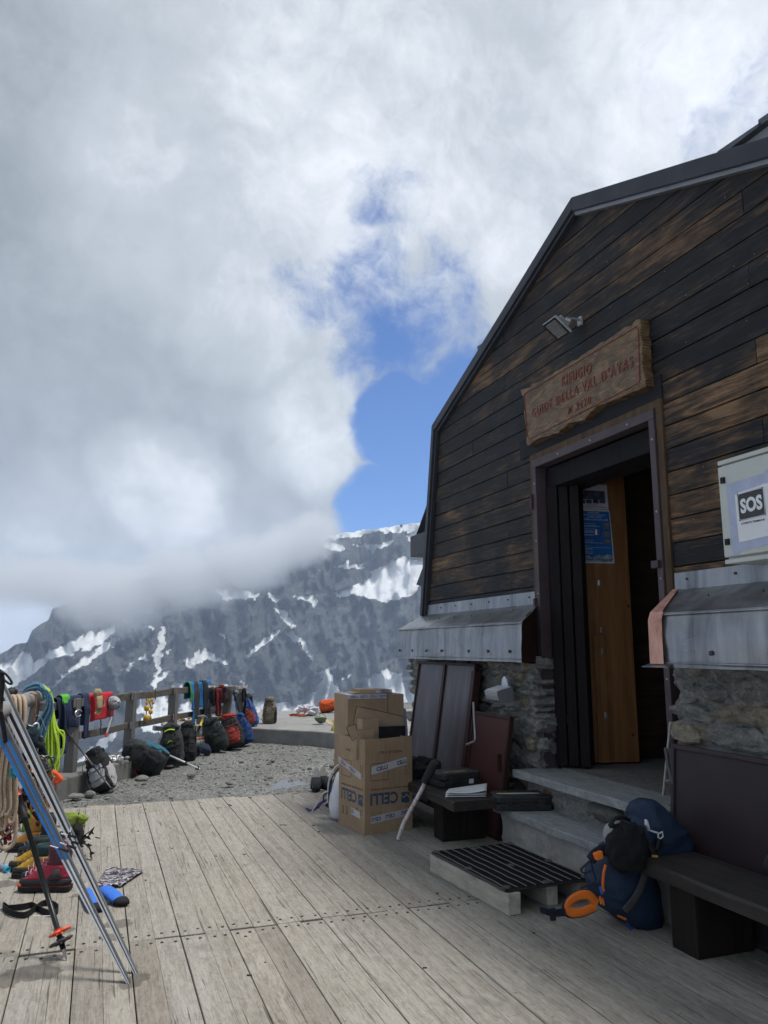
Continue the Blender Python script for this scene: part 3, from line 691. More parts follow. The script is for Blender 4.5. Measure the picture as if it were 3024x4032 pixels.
rf.b2((LX - .1, mir(BY), 0), (LX, BY, KZ))
bw(rf, 'roof', M_fascia, hut)
# fascia along the roofline: an outer dark band and a paler folded strip under it
def band(mb, a, b, off0, off1, x0, x1, mi=0, inner=None):
    pass
def offs(poly, d):      # offset the roofline polyline outwards by d in the y-z plane
    res = []
    for i, p in enumerate(poly):
        p = Vector((p[0], p[1])); ns = []
        for a, b in ((i - 1, i), (i, i + 1)):
            if 0 <= a and b < len(poly):
                e = (Vector(poly[b]) - Vector(poly[a])).normalized(); ns.append(Vector((-e.y, e.x)))
        n_ = sum(ns, Vector((0, 0))).normalized(); k = n_.dot(ns[0]); res.append(p + n_ * (d / k))
    return res
line = [(BY, BZ + .0), (KY, KZ), (GY, GZ_), (mir(KY), KZ), (mir(BY), BZ)]
ln2 = [(q[0], q[1]) for q in line]
o0 = [Vector(q) for q in ln2]; 
def strip(name, d0, d1, x0, x1, mat, widths=None):
    A = offs(ln2, d0); B = offs(ln2, d1)
    for i in range(4):
        mb = MB(); k0, k1 = (1, 1)
        mb.prism([(x0, A[i].x, A[i].y), (x0, A[i + 1].x, A[i + 1].y), (x0, B[i + 1].x, B[i + 1].y), (x0, B[i].x, B[i].y)], (x1 - x0, 0, 0))
        bw(mb, name, mat, hut, bevel=.004)
strip('roof_fascia', .015, -.21, 3.36, HX + .04, M_fascia) if False else None
A = offs(ln2, 0)
def seg(i, d0, d1, x0, x1):
    A_, B_ = offs(ln2, d0), offs(ln2, d1); mb = MB()
    mb.prism([(x0, A_[i].x, A_[i].y), (x0, A_[i + 1].x, A_[i + 1].y), (x0, B_[i + 1].x, B_[i + 1].y), (x0, B_[i].x, B_[i].y)], (x1 - x0, 0, 0)); return mb
# offs sign check: outward means away from the middle of the gable
SG = 1 if (offs(ln2, .1)[2].y > GZ_) else -1
for i, wd in ((0, .055), (1, .085), (2, .105), (3, .085)):
    bw(seg(i, 0, -SG * -.0, HX, HX), 'x', M_fascia, hut) if False else None
    bw(seg(i, SG * .012, -SG * wd, HX - .07, HX + .03), 'roof_fascia', M_fascia, hut, bevel=.006)
    bw(seg(i, -SG * (wd - .002), -SG * (wd + .03), HX - .045, HX + .0), 'fascia_lip', M_fascia_l if i == 2 else M_fascia, hut, bevel=.004)
# -- zinc hoods over the stone base
def rivets(mb, pts, r=.011):
    for p in pts: mb.ell(p, (r * .5, r, r), n=8, k=6)
def hood(y0, y1, taper0, taper1, label, copper=False):
    # profile in x-z, from the flashing on the wall down to the drip lip
    prof = [(HX - .012, 1.975), (HX - .016, 1.865), (HX - .055, 1.845), (3.175, 1.705), (3.155, 1.66), (3.148, 1.44), (3.15, 1.415), (3.135, 1.385)]
    mb = MB(); n_ = 46
    rows = []
    for k, (x, z) in enumerate(prof):
        f = (HX - x) / .35
        a = y0 + taper0 * f; c = y1 + taper1 * f; rw = []
        for i in range(n_ + 1):
            u = i / n_; y = a + (c - a) * u
            dn = .012 * noise.noise(Vector((y * 2.3, z * 5, x * 3))) * (1 if 1 < k < 7 else .2)
            rw.append(Vector((x + dn, y, z + (dn * .8 if k in (3, 4) else 0) + (.004 * noise.noise(Vector((y * 4, 1, 1))) if k > 5 else 0))))
        rows.append(rw)
    # densify between profile points for dents
    R_ = []
    for k in range(len(rows) - 1):
        sub_ = 5 if k in (2, 4) else 1
        for s_ in range(sub_):
            t = s_ / sub_; R_.append([a.lerp(b, t) + Vector((-.014 * sin(pi * t) * noise.noise(a * 3.1 + Vector((0, 0, t)))*1.5, 0, 0)) for a, b in zip(rows[k], rows[k + 1])])
    R_.append(rows[-1]); vs = [q for r_ in R_ for q in r_]; w = n_ + 1
    mb.add(vs, [(j * w + i, j * w + i + 1, (j + 1) * w + i + 1, (j + 1) * w + i) for j in range(len(R_) - 1) for i in range(n_)])
    h = bw(mb, 'zinc_hood', M_zinc, hut, smooth=True, solid=.004, label=label)
    h.modifiers.new('e', 'EDGE_SPLIT').split_angle = R(35)
    rv = MB(); k = int((y1 - y0) / .38)
    for i in range(k + 1):
        y = y0 + .12 + (y1 - y0 - .24) * i / k
        rivets(rv, [(3.138, y + (taper0 if i < k / 2 else taper1) * .8, 1.47)], .015); rivets(rv, [(HX - .02, y, 1.93), (3.32, y + .05, 1.80)], .009)
    rv.v = [q - hut.location for q in rv.v]; rv.build('rivets', plain((.06, .06, .065), .4, .7), h)
    # seam line between slope and face
    sm = MB(); sm.tube([(3.158, y0 + taper0, 1.694), (3.158, y1 + taper1, 1.694)], .006, 6); sm.tube([(3.14, y0 + taper0, 1.412), (3.14, y1 + taper1, 1.412)], .0045, 6)
    sm.v = [q - hut.location for q in sm.v]; sm.build('seam', M_zinc, h)
    return prof
prof = hood(5.735, BY + .03, -.30, -.02, 'dented zinc hood over the stone base left of the door')
hood(1.4, 4.045, 0, -.165, 'darker zinc hood with a copper coloured end right of the door')
# closed ends: charred boards at the door side of the left hood, bare copper at the right one
ec = MB(); pr = [(HX, 1.86), (3.3, 1.77), (3.17, 1.70), (3.16, 1.39), (3.34, 1.37), (HX, 1.37)]
ec.prism([(x, 5.725 - .30 * (HX - x) / .35 + .012, z) for x, z in pr], (0, .03, 0)); bw(ec, 'hood_end', oldwood((.05, .025, .015)), hut)
M_cop = None
m, nt, b = mk('copper_paint'); q = NT(nt); setc(nt, b, q.ramp(q.noise(q.co((6, 6, 2)), 3, 6, .65), [(.32, (.22, .10, .075)), (.42, (.55, .27, .20)), (.65, (.68, .38, .30))])); b.inputs['Roughness'].default_value = .5; b.inputs['Metallic'].default_value = .15; M_cop = m
cp = MB()
for (x0, z0), (x1, z1) in zip([(HX - .02, 1.87), (3.172, 1.712), (3.142, 1.665), (3.136, 1.44)], [(3.172, 1.712), (3.142, 1.665), (3.136, 1.44), (3.138, 1.405)]):
    f0, f1 = (HX - x0) / .35, (HX - x1) / .35; e = -.012
    y0, y1 = 4.045 - .165 * f0, 4.045 - .165 * f1
    wd0, wd1 = (.045, .10) if z0 > 1.8 else (.115, .115)
    cp.add([(x0 + e, y0 + .004, z0), (x1 + e, y1 + .004, z1), (x1 + e, y1 - wd1, z1), (x0 + e, y0 - wd0, z0)], [(0, 1, 2, 3)])
pe = [(HX, 1.87), (3.172, 1.715), (3.136, 1.665), (3.13, 1.40), (HX, 1.38)]
cp.prism([(x, 4.047 - .165 * (HX - x) / .35, z) for x, z in pe], (0, .004, 0))
bw(cp, 'hood_end', M_cop, hut, solid=.003, label='bare copper coloured hood end')
lp = MB(); lp.prism([(3.10, 3.93, 1.385), (3.16, 3.88, 1.415), (3.16, 3.7, 1.415), (3.10, 3.7, 1.385)], (0, 0, .003)); bw(lp, 'drip_lip', M_zinc, hut)
# -- rough stone base: stones bedded in mortar, built as displaced walls
def stone_wall_material():
    m, nt, b = mk('rubble_stone'); q = NT(nt); co = q.co(); t = q.sep(q.attr('tint'))
    n = q.noise(q.co((1, 1, 2.2)), 9, 8, .7, .5); n2 = q.noise(co, 45, 5, .7); big = q.noise(co, 2.2, 4, .6)
    st_ = q.ramp(q.m('ADD', q.m('MULTIPLY', n, .7), q.m('MULTIPLY', n2, .3)), [(.3, (.05, .055, .052)), (.45, (.17, .175, .165)), (.57, (.32, .315, .29)), (.72, (.54, .51, .45))])
    tan_ = q.mix(1.0, st_, (1.2, 1.04, .84), 'MULTIPLY'); st_ = q.mix(t[1], st_, tan_)
    mo_ = q.ramp(n2, [(.3, (.18, .177, .168)), (.7, (.40, .395, .375))])
    setc(nt, b, q.mix(t[0], mo_, st_)); b.inputs['Roughness'].default_value = .85; q.bump(b, q.m('ADD', q.m('MULTIPLY', n, 1), q.m('MULTIPLY', n2, .6)), 1.0, .035); return m
M_rub = stone_wall_material()
def stone_wall(y0, y1, z0, z1, X, label, sd=0, ends=(.05, .05), dens=1.0):
    r_ = random.Random(sd); S = []
    z = z0
    while z < z1 + .1:
        hgt = r_.choice((.04, .06, .08, .11, .15)) * r_.uniform(.8, 1.2); y = y0 - .1 + r_.uniform(-.1, 0)
        while y < y1 + .1:
            L = r_.uniform(.08, .42) * (1.2 if hgt > .1 else .8); (r_.random() < .8) and S.append((y + L / 2, z + hgt / 2 + r_.uniform(-.012, .012), L / 2, hgt / 2, r_.uniform(-.2, .2), r_.uniform(.3, 1.0), r_.random() < .28)); y += L + r_.uniform(.0, .04)
        z += hgt + r_.uniform(.0, .018)
    ny = int((y1 - y0) / .011); nz = int((z1 - z0) / .011); mb = MB(); tn = []
    def ev(y, z):
        yw = y + .03 * noise.noise(Vector((y * 9, z * 9, sd))) + .05 * noise.noise(Vector((y * 3, z * 4, sd))); zw = z + .022 * noise.noise(Vector((y * 11, z * 11, sd + 5))) + .055 * noise.noise(Vector((y * 2.2, z * 2.5, sd + 9)))
        best = 0; bt = 0; warm = 0
        for (cy, cz, ry_, rz_, a, pr_, wm) in S:
            dy = yw - cy; dz = zw - cz
            if abs(dy) > ry_ * 1.3 or abs(dz) > rz_ * 1.6: continue
            dd = dz - dy * a * .35
            k = 1 - max((abs(dy) / ry_) ** 3.5 + (abs(dd) / rz_) ** 3.0, 0)
            if k > 0:
                h = min(1, k * 4.5) * (.35 + .65 * pr_) 
                if h > best: best = h; bt = min(1, k * 6); warm = 1 if wm else 0
        return best, bt, warm
    for j in range(nz + 1):
        z = z0 + (z1 - z0) * j / nz
        for i in range(ny + 1):
            y = y0 + (y1 - y0) * i / ny; h, bt, wm = ev(y, z)
            d_ = .022 * h + .045 * noise.fractal(Vector((y * 5, z * 11, sd)), .9, 2, 6) + .012 * noise.noise(Vector((y * 40, z * 50, 1)))
            e0 = .07 * (h - .5) + .02 * noise.noise(Vector((z * 20, 3, sd)))
            yy = y
            if i == 0: yy = y0 - e0 * .9
            if i == ny: yy = y1 + e0 * .9
            mb.v.append(Vector((X - d_, yy, z))); tn.append((bt, wm, 0))
    w = ny + 1
    for j in range(nz):
        for i in range(ny): mb.f.append((j * w + i, (j + 1) * w + i, (j + 1) * w + i + 1, j * w + i + 1)); mb.m.append(0); mb.c.append(None)
    # side returns
    for col, sgn in ((0, 1), (ny, -1)):
        base = len(mb.v); K = 14
        for j in range(nz + 1):
            p = mb.v[j * w + col]; h0 = tn[j * w + col]
            for k in range(1, K + 1):
                mb.v.append(Vector((p.x + .022 * k + .0, p.y + (.03 * noise.fractal(Vector((p.z * 9, k * .25, sd + col)), 1, 2, 3) * min(1, k / 3)), p.z))); tn.append(h0)
        for j in range(nz):
            for k in range(K):
                a = (j * w + col) if k == 0 else base + j * K + k - 1; b_ = base + j * K + k
                c_ = base + (j + 1) * K + k; d2 = ((j + 1) * w + col) if k == 0 else base + (j + 1) * K + k - 1
                mb.f.append((a, b_, c_, d2) if sgn > 0 else (a, d2, c_, b_)); mb.m.append(0); mb.c.append(None)
    nf0 = len(mb.f)
    for (cy, cz, ry_, rz_, a, pr_, wm) in S:
        if not (y0 - .06 < cy < y1 + .06 and z0 < cz < z1): continue
        n_ = r_.choice((6, 7, 8, 9)); dp = .022 + .036 * pr_ * r_.random(); ring0 = []; ring1 = []; ring2 = []
        wz_ = .055 * noise.noise(Vector((cy * 2.2, cz * 2.5, sd + 9))); tilt = r_.uniform(-.12, .12); lean = r_.uniform(-.25, .25)
        for j in range(n_):
            t = 2 * pi * (j + r_.uniform(-.28, .28)) / n_; rr = r_.uniform(.80, 1.06); ee = .75
            yy = math.copysign(abs(cos(t)) ** ee, cos(t)) * ry_ * rr * .97; zz = math.copysign(abs(sin(t)) ** ee, sin(t)) * rz_ * rr * .95
            y_, z_ = yy * cos(tilt) - zz * sin(tilt) * .5, zz * cos(tilt) + yy * sin(tilt); zc = cz - wz_ * .7
            ring0.append(Vector((X + .03, cy + y_, zc + z_))); ring1.append(Vector((X - dp * r_.uniform(.55, .85), cy + y_ * .98, zc + z_ * .97))); k_ = r_.uniform(.70, .88)
            ring2.append(Vector((X - dp - lean * zz - .006 * r_.random(), cy + y_ * k_, zc + z_ * k_)))
        b0 = len(mb.v); mb.v += ring0 + ring1 + ring2 + [Vector((X - dp * 1.08 - .008, cy + r_.uniform(-.3, .3) * ry_, cz - wz_ * .7 + r_.uniform(-.3, .3) * rz_))]; tn.extend([(1, 1 if wm else 0, 0)] * (3 * n_ + 1))
        for q0_ in (0, n_):
            for j in range(n_): mb.f.append((b0 + q0_ + j, b0 + q0_ + n_ + j, b0 + q0_ + n_ + (j + 1) % n_, b0 + q0_ + (j + 1) % n_)); mb.m.append(0); mb.c.append(None)
        for j in range(n_): mb.f.append((b0 + 2 * n_ + j, b0 + 3 * n_, b0 + 2 * n_ + (j + 1) % n_)); mb.m.append(0); mb.c.append(None)
    o = bw(mb, 'stone_base', M_rub, hut, smooth=True, label=label)
    for pf in o.data.polygons[nf0:]: pf.use_smooth = False
    ca = o.data.color_attributes.new('tint', 'FLOAT_COLOR', 'POINT')
    for i, t in enumerate(tn): ca.data[i].color = (*t, 1)
stone_wall(5.63, 8.32, -.06, 1.43, 3.40, 'grey rubble stone base left of the door', 3)
stone_wall(1.3, 4.00, -.06, 1.43, 3.40, 'grey and tan rubble stone base right of the door', 6)
fl = MB(); fl.b2((3.66, 5.75, 0), (3.9, 8.1, 1.9)); fl.b2((3.66, 1.6, 0), (3.9, 3.95, 1.9)); bw(fl, 'footing', M_conc_d, hut)
# -- doorway
tr = MB(); xw = HX - .02
tr.b2((xw, 4.055 - .0, 1.85), (HX + .02, 4.115, 3.17)); tr.b2((xw, 4.117, 3.115), (HX + .02, 5.725, 3.17)); tr.b2((xw, 5.727, 1.85), (HX + .02, 5.765, 3.17)); bw(tr, 'timber_surround', M_trim, hut, bevel=.004)
hb0 = MB(); hb0.b2((HX - .012, 4.05, 3.172), (HX + .01, 5.95, 3.34)); bw(hb0, 'header_board', oldwood((.016, .017, .020), st=(6, 2, 20)), hut, bevel=.003)
fr = MB(); xf = HX - .035
fr.b2((xf, 4.12, .53), (HX + .07, 4.175, 3.04)); fr.b2((xf, 4.12, 3.042), (HX + .07, 5.71, 3.11)); fr.b2((xf, 5.655, .53), (HX + .07, 5.71, 3.04)); dfp = bw(fr, 'door_frame', M_plum, hut, bevel=.003)
sc_ = MB()
for z in (.8, 1.3, 1.95, 2.4, 2.9):
    for y in (4.147, 5.68): sc_.ell((xf, y, z), (.005, .008, .008), n=8, k=6)
for y in (4.4, 4.85, 5.3): sc_.ell((xf, y, 3.075), (.005, .008, .008), n=8, k=6)
sc_.v = [q - hut.location for q in sc_.v]; sc_.build('screws', plain((.35, .34, .36), .35, .9), dfp)
hg = MB()
for z in (.75, 1.42, 1.78, 2.68):
    hg = MB(); hg.tube([(xf - .012, 5.716, z), (xf - .012, 5.716, z + .13)], .014, 10); hg.v = [q - hut.location for q in hg.v]; hg.build('hinge', M_maroon, dfp)
hg = MB(); hg.b2((xf - .03, 4.13, 2.02), (xf - .002, 4.20, 2.07)); hg.v = [q - hut.location for q in hg.v]; hg.build('latch', M_maroon, dfp, bevel=.002)

# recess: dark timber lining inside the frame, then the inner leaves
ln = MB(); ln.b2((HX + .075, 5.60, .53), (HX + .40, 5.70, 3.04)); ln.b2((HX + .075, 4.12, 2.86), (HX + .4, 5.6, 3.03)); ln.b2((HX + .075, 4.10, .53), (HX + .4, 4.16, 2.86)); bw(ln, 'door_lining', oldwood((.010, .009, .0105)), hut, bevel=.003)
# outer shutter leaf folded open inside: three dark vertical boards
sl = root('dummy', None, None); bpy.data.objects.remove(sl)
sh = MB()
OD = [gz(px, py, .545) for px, py in ((2192, 3022), (2236, 3026), (2277, 3029), (2318, 3032))]
for (x0, y0, x1, y1) in [(OD[i].x + .012 * i, OD[i].y - .003, OD[i + 1].x + .012 * i, OD[i + 1].y + .003) for i in range(3)]:
    a = Vector((x0, y0, .56)); c = Vector((x1, y1, .56)); dn = (c - a).normalized(); nn_ = Vector((-dn.y, dn.x, 0)) * .035
    sh.prism([a, c, c + nn_, a + nn_], (0, 0, 2.3))
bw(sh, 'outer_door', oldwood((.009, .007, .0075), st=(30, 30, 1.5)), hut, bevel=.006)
# inner pine door, standing open into the room
m, nt, b = mk('pine'); q = NT(nt); co = q.co()
g = q.noise(q.co((14, 14, 1.3)), 1, 6, .6, 1.2); bn = q.noise(q.co((5, 5, .0)), 2, 1)
v = q.vor(q.co((2.2, 2.2, 1.9), loc=(.3, .1, .2)), 2.6); kn = q.gr(v, .085, .05)
c = q.ramp(g, [(.3, (.17, .075, .022)), (.55, (.25, .115, .038)), (.7, (.31, .155, .055))]); c = q.mix(q.m('MULTIPLY', q.gr(bn, .4, .6), .35), c, q.mix(1.0, c, (.7, .6, .55), 'MULTIPLY'))
c = q.mix(kn, c, (.05, .016, .008)); setc(nt, b, c); b.inputs['Roughness'].default_value = .5; M_pine = m
pA = wy(2275, 3030, 5.0); 
dA, dB = gz(2322, 3000, .56), gz(2512, 2998, .56)
dn = (dB - dA).normalized(); nb = Vector((-dn.y, dn.x, 0))
pn = MB(); pn.prism([dA, dB, dB + nb * -.04, dA + nb * -.04][::1], (0, 0, 2.5)); pdoor = bw(pn, 'pine_door', M_pine, hut, bevel=.003)
NF = nb if nb.dot(-dA) > 0 else -nb; FO = .0 if NF is nb else .04
pn = MB(); f0 = dA + dn * .06 + NF * (FO + .002); f1 = dA + dn * .16 + NF * (FO + .002)
pn.prism([f0, f1, f1 + NF * .02, f0 + NF * .02], (0, 0, 1.05)); pn.v = [q - hut.location for q in pn.v]; pn.build('door_ledge', M_pine, pdoor, bevel=.003)
ht = MB()
for z in (.95, 1.45, 2.0, 2.42, 1.62):
    ht = MB(); ht.b2((3.815, 5.30, z), (3.835, 5.325, z + (.045 if z not in (1.6, 1.63, 1.66) else .015)))
    ht.v = [q - hut.location for q in ht.v]; ht.build('fitting', plain((.5, .5, .48), .35, .9), pdoor)
# room behind: floor and dark walls
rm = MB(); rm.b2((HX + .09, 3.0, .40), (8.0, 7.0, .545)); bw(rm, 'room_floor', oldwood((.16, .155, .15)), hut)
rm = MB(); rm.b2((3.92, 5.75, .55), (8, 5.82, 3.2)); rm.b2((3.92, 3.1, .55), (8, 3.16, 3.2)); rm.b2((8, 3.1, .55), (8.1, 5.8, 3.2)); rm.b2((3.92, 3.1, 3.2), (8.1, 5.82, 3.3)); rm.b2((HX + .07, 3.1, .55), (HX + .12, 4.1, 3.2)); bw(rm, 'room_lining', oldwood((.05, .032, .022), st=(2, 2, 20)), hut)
# -- dormers and side awning that break the roofline
M_slate = plain((.10, .105, .12), .5, .3, .3, 9)
dm = MB()
DA, DB = wx(2858, 604, 3.6), wx(3024, 478, 3.6); DE = DB + (DB - DA) * 1.6
dm.prism([(3.60, DA.y, DA.z - .5), (3.60, DE.y, DA.z - .9), (3.60, DE.y, DE.z - .02), (3.60, DA.y, DA.z - .02)], (1.2, 0, 0)); dmo = bw(dm, 'dormer', concrete((.30, .31, .32), 'stained_render'), hut)
dm = MB(); a = Vector((3.55, DA.y + .02, DA.z - .03)); c = Vector((3.55, DE.y, DE.z - .03)); dd = (c - a).normalized(); n_ = Vector((0, -dd.z, dd.y)); n_ = n_ if n_.z > 0 else -n_
for k in range(4):
    s0 = a + dd * .33 * k; e0 = a + dd * (.33 * k + .345); dm.prism([s0 + n_ * .0, e0 + n_ * .0, e0 + n_ * .02, s0 + n_ * .045], (1.4, 0, 0))
dm.v = [q - hut.location for q in dm.v]; dm.build('dormer_roof', M_slate, dmo)
dm = MB(); q4 = [wx(px, py, 3.62) for px, py in ((1868, 1430), (1884, 1366), (1926, 1345), (1990, 1290), (1990, 1460))]
dm.prism(q4, (1.2, 0, 0)); dmo = bw(dm, 'dormer', plain((.05, .03, .03), .6), hut)
dm = MB(); q4 = [wx(px, py, 3.58) for px, py in ((1878, 1372), (1880, 1362), (1930, 1337), (1990, 1280), (1990, 1292), (1930, 1346))]
dm.prism(q4, (1.4, 0, 0)); dm.v = [q - hut.location for q in dm.v]; dm.build('dormer_roof', M_slate, dmo)
# awning and box on the far side wall
def wside(x, y, Y=8.55): return wy(x, y, Y)
# sits a little way back along the far wall
aw = MB()
def sp(px, py, Y): return wy(px, py, Y)
tA = sp(1700, 1942, 8.25); 
p1 = Vector((4.05, 8.20, 3.05)); 
aw_top = [wx(1697, 1942, 3.62), wx(1640, 2103, 3.62)]
y1_, z1_ = aw_top[1].y, aw_top[1].z; y0_, z0_ = aw_top[0].y, aw_top[0].z
n_ = 16
vs = []; fs = []
for i in range(n_ * 2 + 1):
    x = 3.62 + .07 * i / 1; off = .012 if i % 2 else 0
    vs += [(x, y0_, z0_ + off), (x, y1_, z1_ + off)]
for i in range(n_ * 2): fs.append((2 * i, 2 * i + 1, 2 * i + 3, 2 * i + 2))
aw.add(vs, fs); bw(aw, 'awning', plain((.16, .17, .21), .45, .4), hut, solid=.006)
bxx = MB(); b0 = wx(1622, 2110, 3.56); b1 = wx(1650, 2180, 3.56)
bxx.b2((3.6, 8.02, b1.z), (4.3, y1_ + .16, z1_ - .01)); bw(bxx, 'awning_box', plain((.07, .07, .075), .5, .3), hut, bevel=.008)
fp = MB(); c0 = wx(1672, 2230, 3.62); c1 = wx(1645, 2302, 3.62); c2 = wx(1675, 2312, 3.62)
fp.prism([(3.6, c0.y, c0.z), (3.6, c1.y, c1.z), (3.6, c2.y, c2.z), (3.6, 8.1, c2.z)], (.5, 0, 0)); bw(fp, 'side_flap', M_fascia, hut)
cb = MB(); cb.tube([wx(1675, 2180, 3.62), wx(1675, 2245, 3.62)], .006, 6); bw(cb, 'side_cable', plain((.3, .35, .42), .5), hut)
# ---------------------------------------------------------------- steps (stone slabs on mortar risers)
M_slab = None
m, nt, b = mk('stone_slab'); q = NT(nt); co = q.co(); n1 = q.noise(q.co((3, 1, 3)), 7, 7, .7, .6); n2 = q.noise(co, 60, 5, .7)
setc(nt, b, q.ramp(q.m('ADD', q.m('MULTIPLY', n1, .6), q.m('MULTIPLY', n2, .4)), [(.3, (.13, .14, .143)), (.5, (.26, .273, .275)), (.7, (.42, .44, .44))])); b.inputs['Roughness'].default_value = .6; q.bump(b, q.m('ADD', n1, q.m('MULTIPLY', n2, .5)), .5, .01); M_slab = m
steps = root('entrance_steps', 'two grey stone slab steps up to the hut doorway', 'steps', (3.3, 4.9, 0))
def slab_(name, x0, x1, y0, y1, z0, z1, sd):
    poly = rough_edge([Vector((x0, y0, z1)), Vector((x1, y0, z1)), Vector((x1, y1, z1)), Vector((x0, y1, z1))], .045, .022, sd)
    mb = MB(); mb.prism(poly, (0, 0, z0 - z1)); bw(mb, name, M_slab, steps, bevel=.007, seg=2)
slab_('tread', 2.985, 3.36, 3.6, 5.68, .235, .29, 2)
slab_('tread', 3.20, 3.64, 3.97, 5.72, .475, .535, 4)
def riser(x0, x1, y0, y1, z0, z1, sd, mat, amp=.02):
    mb = MB(); ny, nz = int((y1 - y0) / .02), max(4, int((z1 - z0) / .02)); 
    mb.grid(lambda u, v: Vector((x0 - amp * noise.fractal(Vector(((y0 + (y1 - y0) * u) * 9, v * 3, sd)), 1, 2, 5), y0 + (y1 - y0) * u, z0 + (z1 - z0) * v)), ny, nz, flip=True)
    mb.grid(lambda u, v: Vector((x0 + (x1 - x0) * u, y1 + (amp * noise.fractal(Vector((u * 3, v * 4, sd)), 1, 2, 4) if 0 < u else 0), z0 + (z1 - z0) * v)), 12, nz)
    mb.grid(lambda u, v: Vector((x0 + (x1 - x0) * u, y0, z0 + (z1 - z0) * v)), 12, nz, flip=True)
    bw(mb, 'riser', mat, steps, smooth=True)
riser(3.05, 3.5, 3.65, 5.64, 0, .236, 1, concrete((.42, .405, .38), 'rough_mortar'), .018)
riser(3.30, 3.62, 3.99, 5.66, .28, .477, 4, M_rub, .05)
rk = MB(); rk.cur = (.2, 0, 0); rk.ell((3.30, 4.62, .40), (.07, .2, .06), n=16, k=10, amp=.3, seed=3); rk.ell((3.29, 4.25, .38), (.06, .14, .05), n=16, k=10, amp=.4, seed=8); bw(rk, 'riser_stone', M_stone, steps, smooth=True)
bk_ = MB(); bk_.box((3.315, 5.36, .385), (.05, .15, .08)); bw(bk_, 'riser_brick', plain((.14, .055, .04), .85, var=.5, sc=20), steps, bevel=.02, seg=3)
# ================================================================ THINGS ON AND BY THE HUT
WALLM = lambda p: Matrix(((0, 0, -1, p[0]), (-1, 0, 0, p[1]), (0, 1, 0, p[2]), (0, 0, 0, 1)))   # text plane facing -X
def fit(mb, body, M, w, h, mi=0, bold=0.0, sp=1.0):     # text stretched to w x h metres, centred on M
    t = MB(); t.text(body, 1.0, Matrix.Identity(4), bold=bold, sp=sp); xs = [q.x for q in t.v]; ys = [q.y for q in t.v]
    cx, cy = (min(xs) + max(xs)) / 2, (min(ys) + max(ys)) / 2; sx, sy = w / (max(xs) - min(xs)), h / (max(ys) - min(ys))
    mb.add([M @ Vector(((q.x - cx) * sx, (q.y - cy) * sy, 0)) for q in t.v], t.f, mi)
def planeM(o, xd, yd):
    xd = Vector(xd).normalized(); yd = Vector(yd); yd = (yd - xd * yd.dot(xd)).normalized(); z = xd.cross(yd)
    return Matrix(((xd.x, yd.x, z.x, o[0]), (xd.y, yd.y, z.y, o[1]), (xd.z, yd.z, z.z, o[2]), (0, 0, 0, 1)))
M_ink = plain((.012, .012, .014), .7); M_black = plain((.014, .014, .016), .55, var=.3); M_rubber = plain((.02, .02, .021), .6, bump=.15)
M_white = plain((.72, .73, .74), .45, var=.05); M_steel = plain((.45, .46, .47), .3, .9); M_alu = plain((.55, .56, .58), .35, .85)
# ---- carved sign
XS = 3.415
c2 = lambda x, y: (2000 + x * .4219, 1200 + y * .4219)
sg_px = [(115, 795), (160, 780), (215, 765), (225, 738), (300, 715), (330, 688), (420, 640), (450, 620), (550, 560), (600, 520), (660, 500), (700, 462), (800, 400), (860, 352), (960, 300), (1010, 262), (1080, 210), (1150, 198), (1180, 150), (1230, 135), (1238, 200), (1228, 280), (1255, 350), (1250, 430), (1258, 490), (1252, 560), (1258, 612), (1282, 690), (1286, 760), (1240, 782), (1160, 815), (1080, 850), (1010, 880), (955, 902), (900, 930), (830, 942), (770, 1000), (715, 1078), (640, 1092), (560, 1105), (520, 1150), (490, 1165), (470, 1195), (420, 1204), (395, 1225), (330, 1232), (260, 1262), (200, 1312), (180, 1318), (168, 1290), (170, 1200), (160, 1100), (148, 1010), (156, 940), (150, 880), (128, 840)]
pts = [wx(*c2(x, y), XS) for x, y in sg_px]
bend = []
for i, p in enumerate(pts):
    q = pts[(i + 1) % len(pts)]; bend += [p, p.lerp(q, .5) + Vector((0, rnd.uniform(-.006, .006), rnd.uniform(-.006, .006)))]
m, nt, b = mk('carved_wood'); q = NT(nt); co = q.co((1, .8, 2.2), rot=(.35, 0, 0)); g = q.noise(co, 4, 7, .6, 2.2); w1 = q.wave(co, 7, 7, 3, 'Z'); hl = q.gr(q.noise(q.co((1, 3.0, 12), rot=(.5, 0, 0)), 2.2, 5, .65, .8), .60, .70)
f = q.m('ADD', q.m('MULTIPLY', g, .85), q.m('MULTIPLY', w1, .15)); c = q.ramp(f, [(.3, (.05, .029, .014)), (.5, (.135, .079, .036)), (.7, (.25, .155, .072))]); c = q.mix(q.m('MULTIPLY', hl, .75), c, (.38, .28, .15))  # hl: pale highlights on the carving, painted into the wood colour
setc(nt, b, c); b.inputs['Roughness'].default_value = .5; q.bump(b, f, .8, .02); M_carv = m
sign = root('carved_sign', 'carved brown wooden name board with red lettering hung over the hut door', 'sign', (HX, (pts[0].y + pts[20].y) / 2, 3.28))
sg = MB(); sg.prism(bend, (.082, 0, 0)); bw(sg, 'board', M_carv, sign, bevel=.006)
bo = MB(); cr_ = [wx(*c2(x, y), XS - .003) for x, y in ((155, 830), (1195, 205), (1215, 230), (1228, 705), (1215, 730), (200, 1252), (178, 1230), (152, 850))]
for a, c_ in zip(cr_, cr_[1:] + cr_[:1]):
    k = max(2, int((c_ - a).length / .06)); bo.tube([a.lerp(c_, i / k) + Vector((0, 0, rnd.uniform(-.002, .002))) for i in range(k + 1)], .0042, 6)
M_red = plain((.17, .032, .028), .6, var=.25, sc=30)
bw(bo, 'border', M_red, sign)
lt = MB()
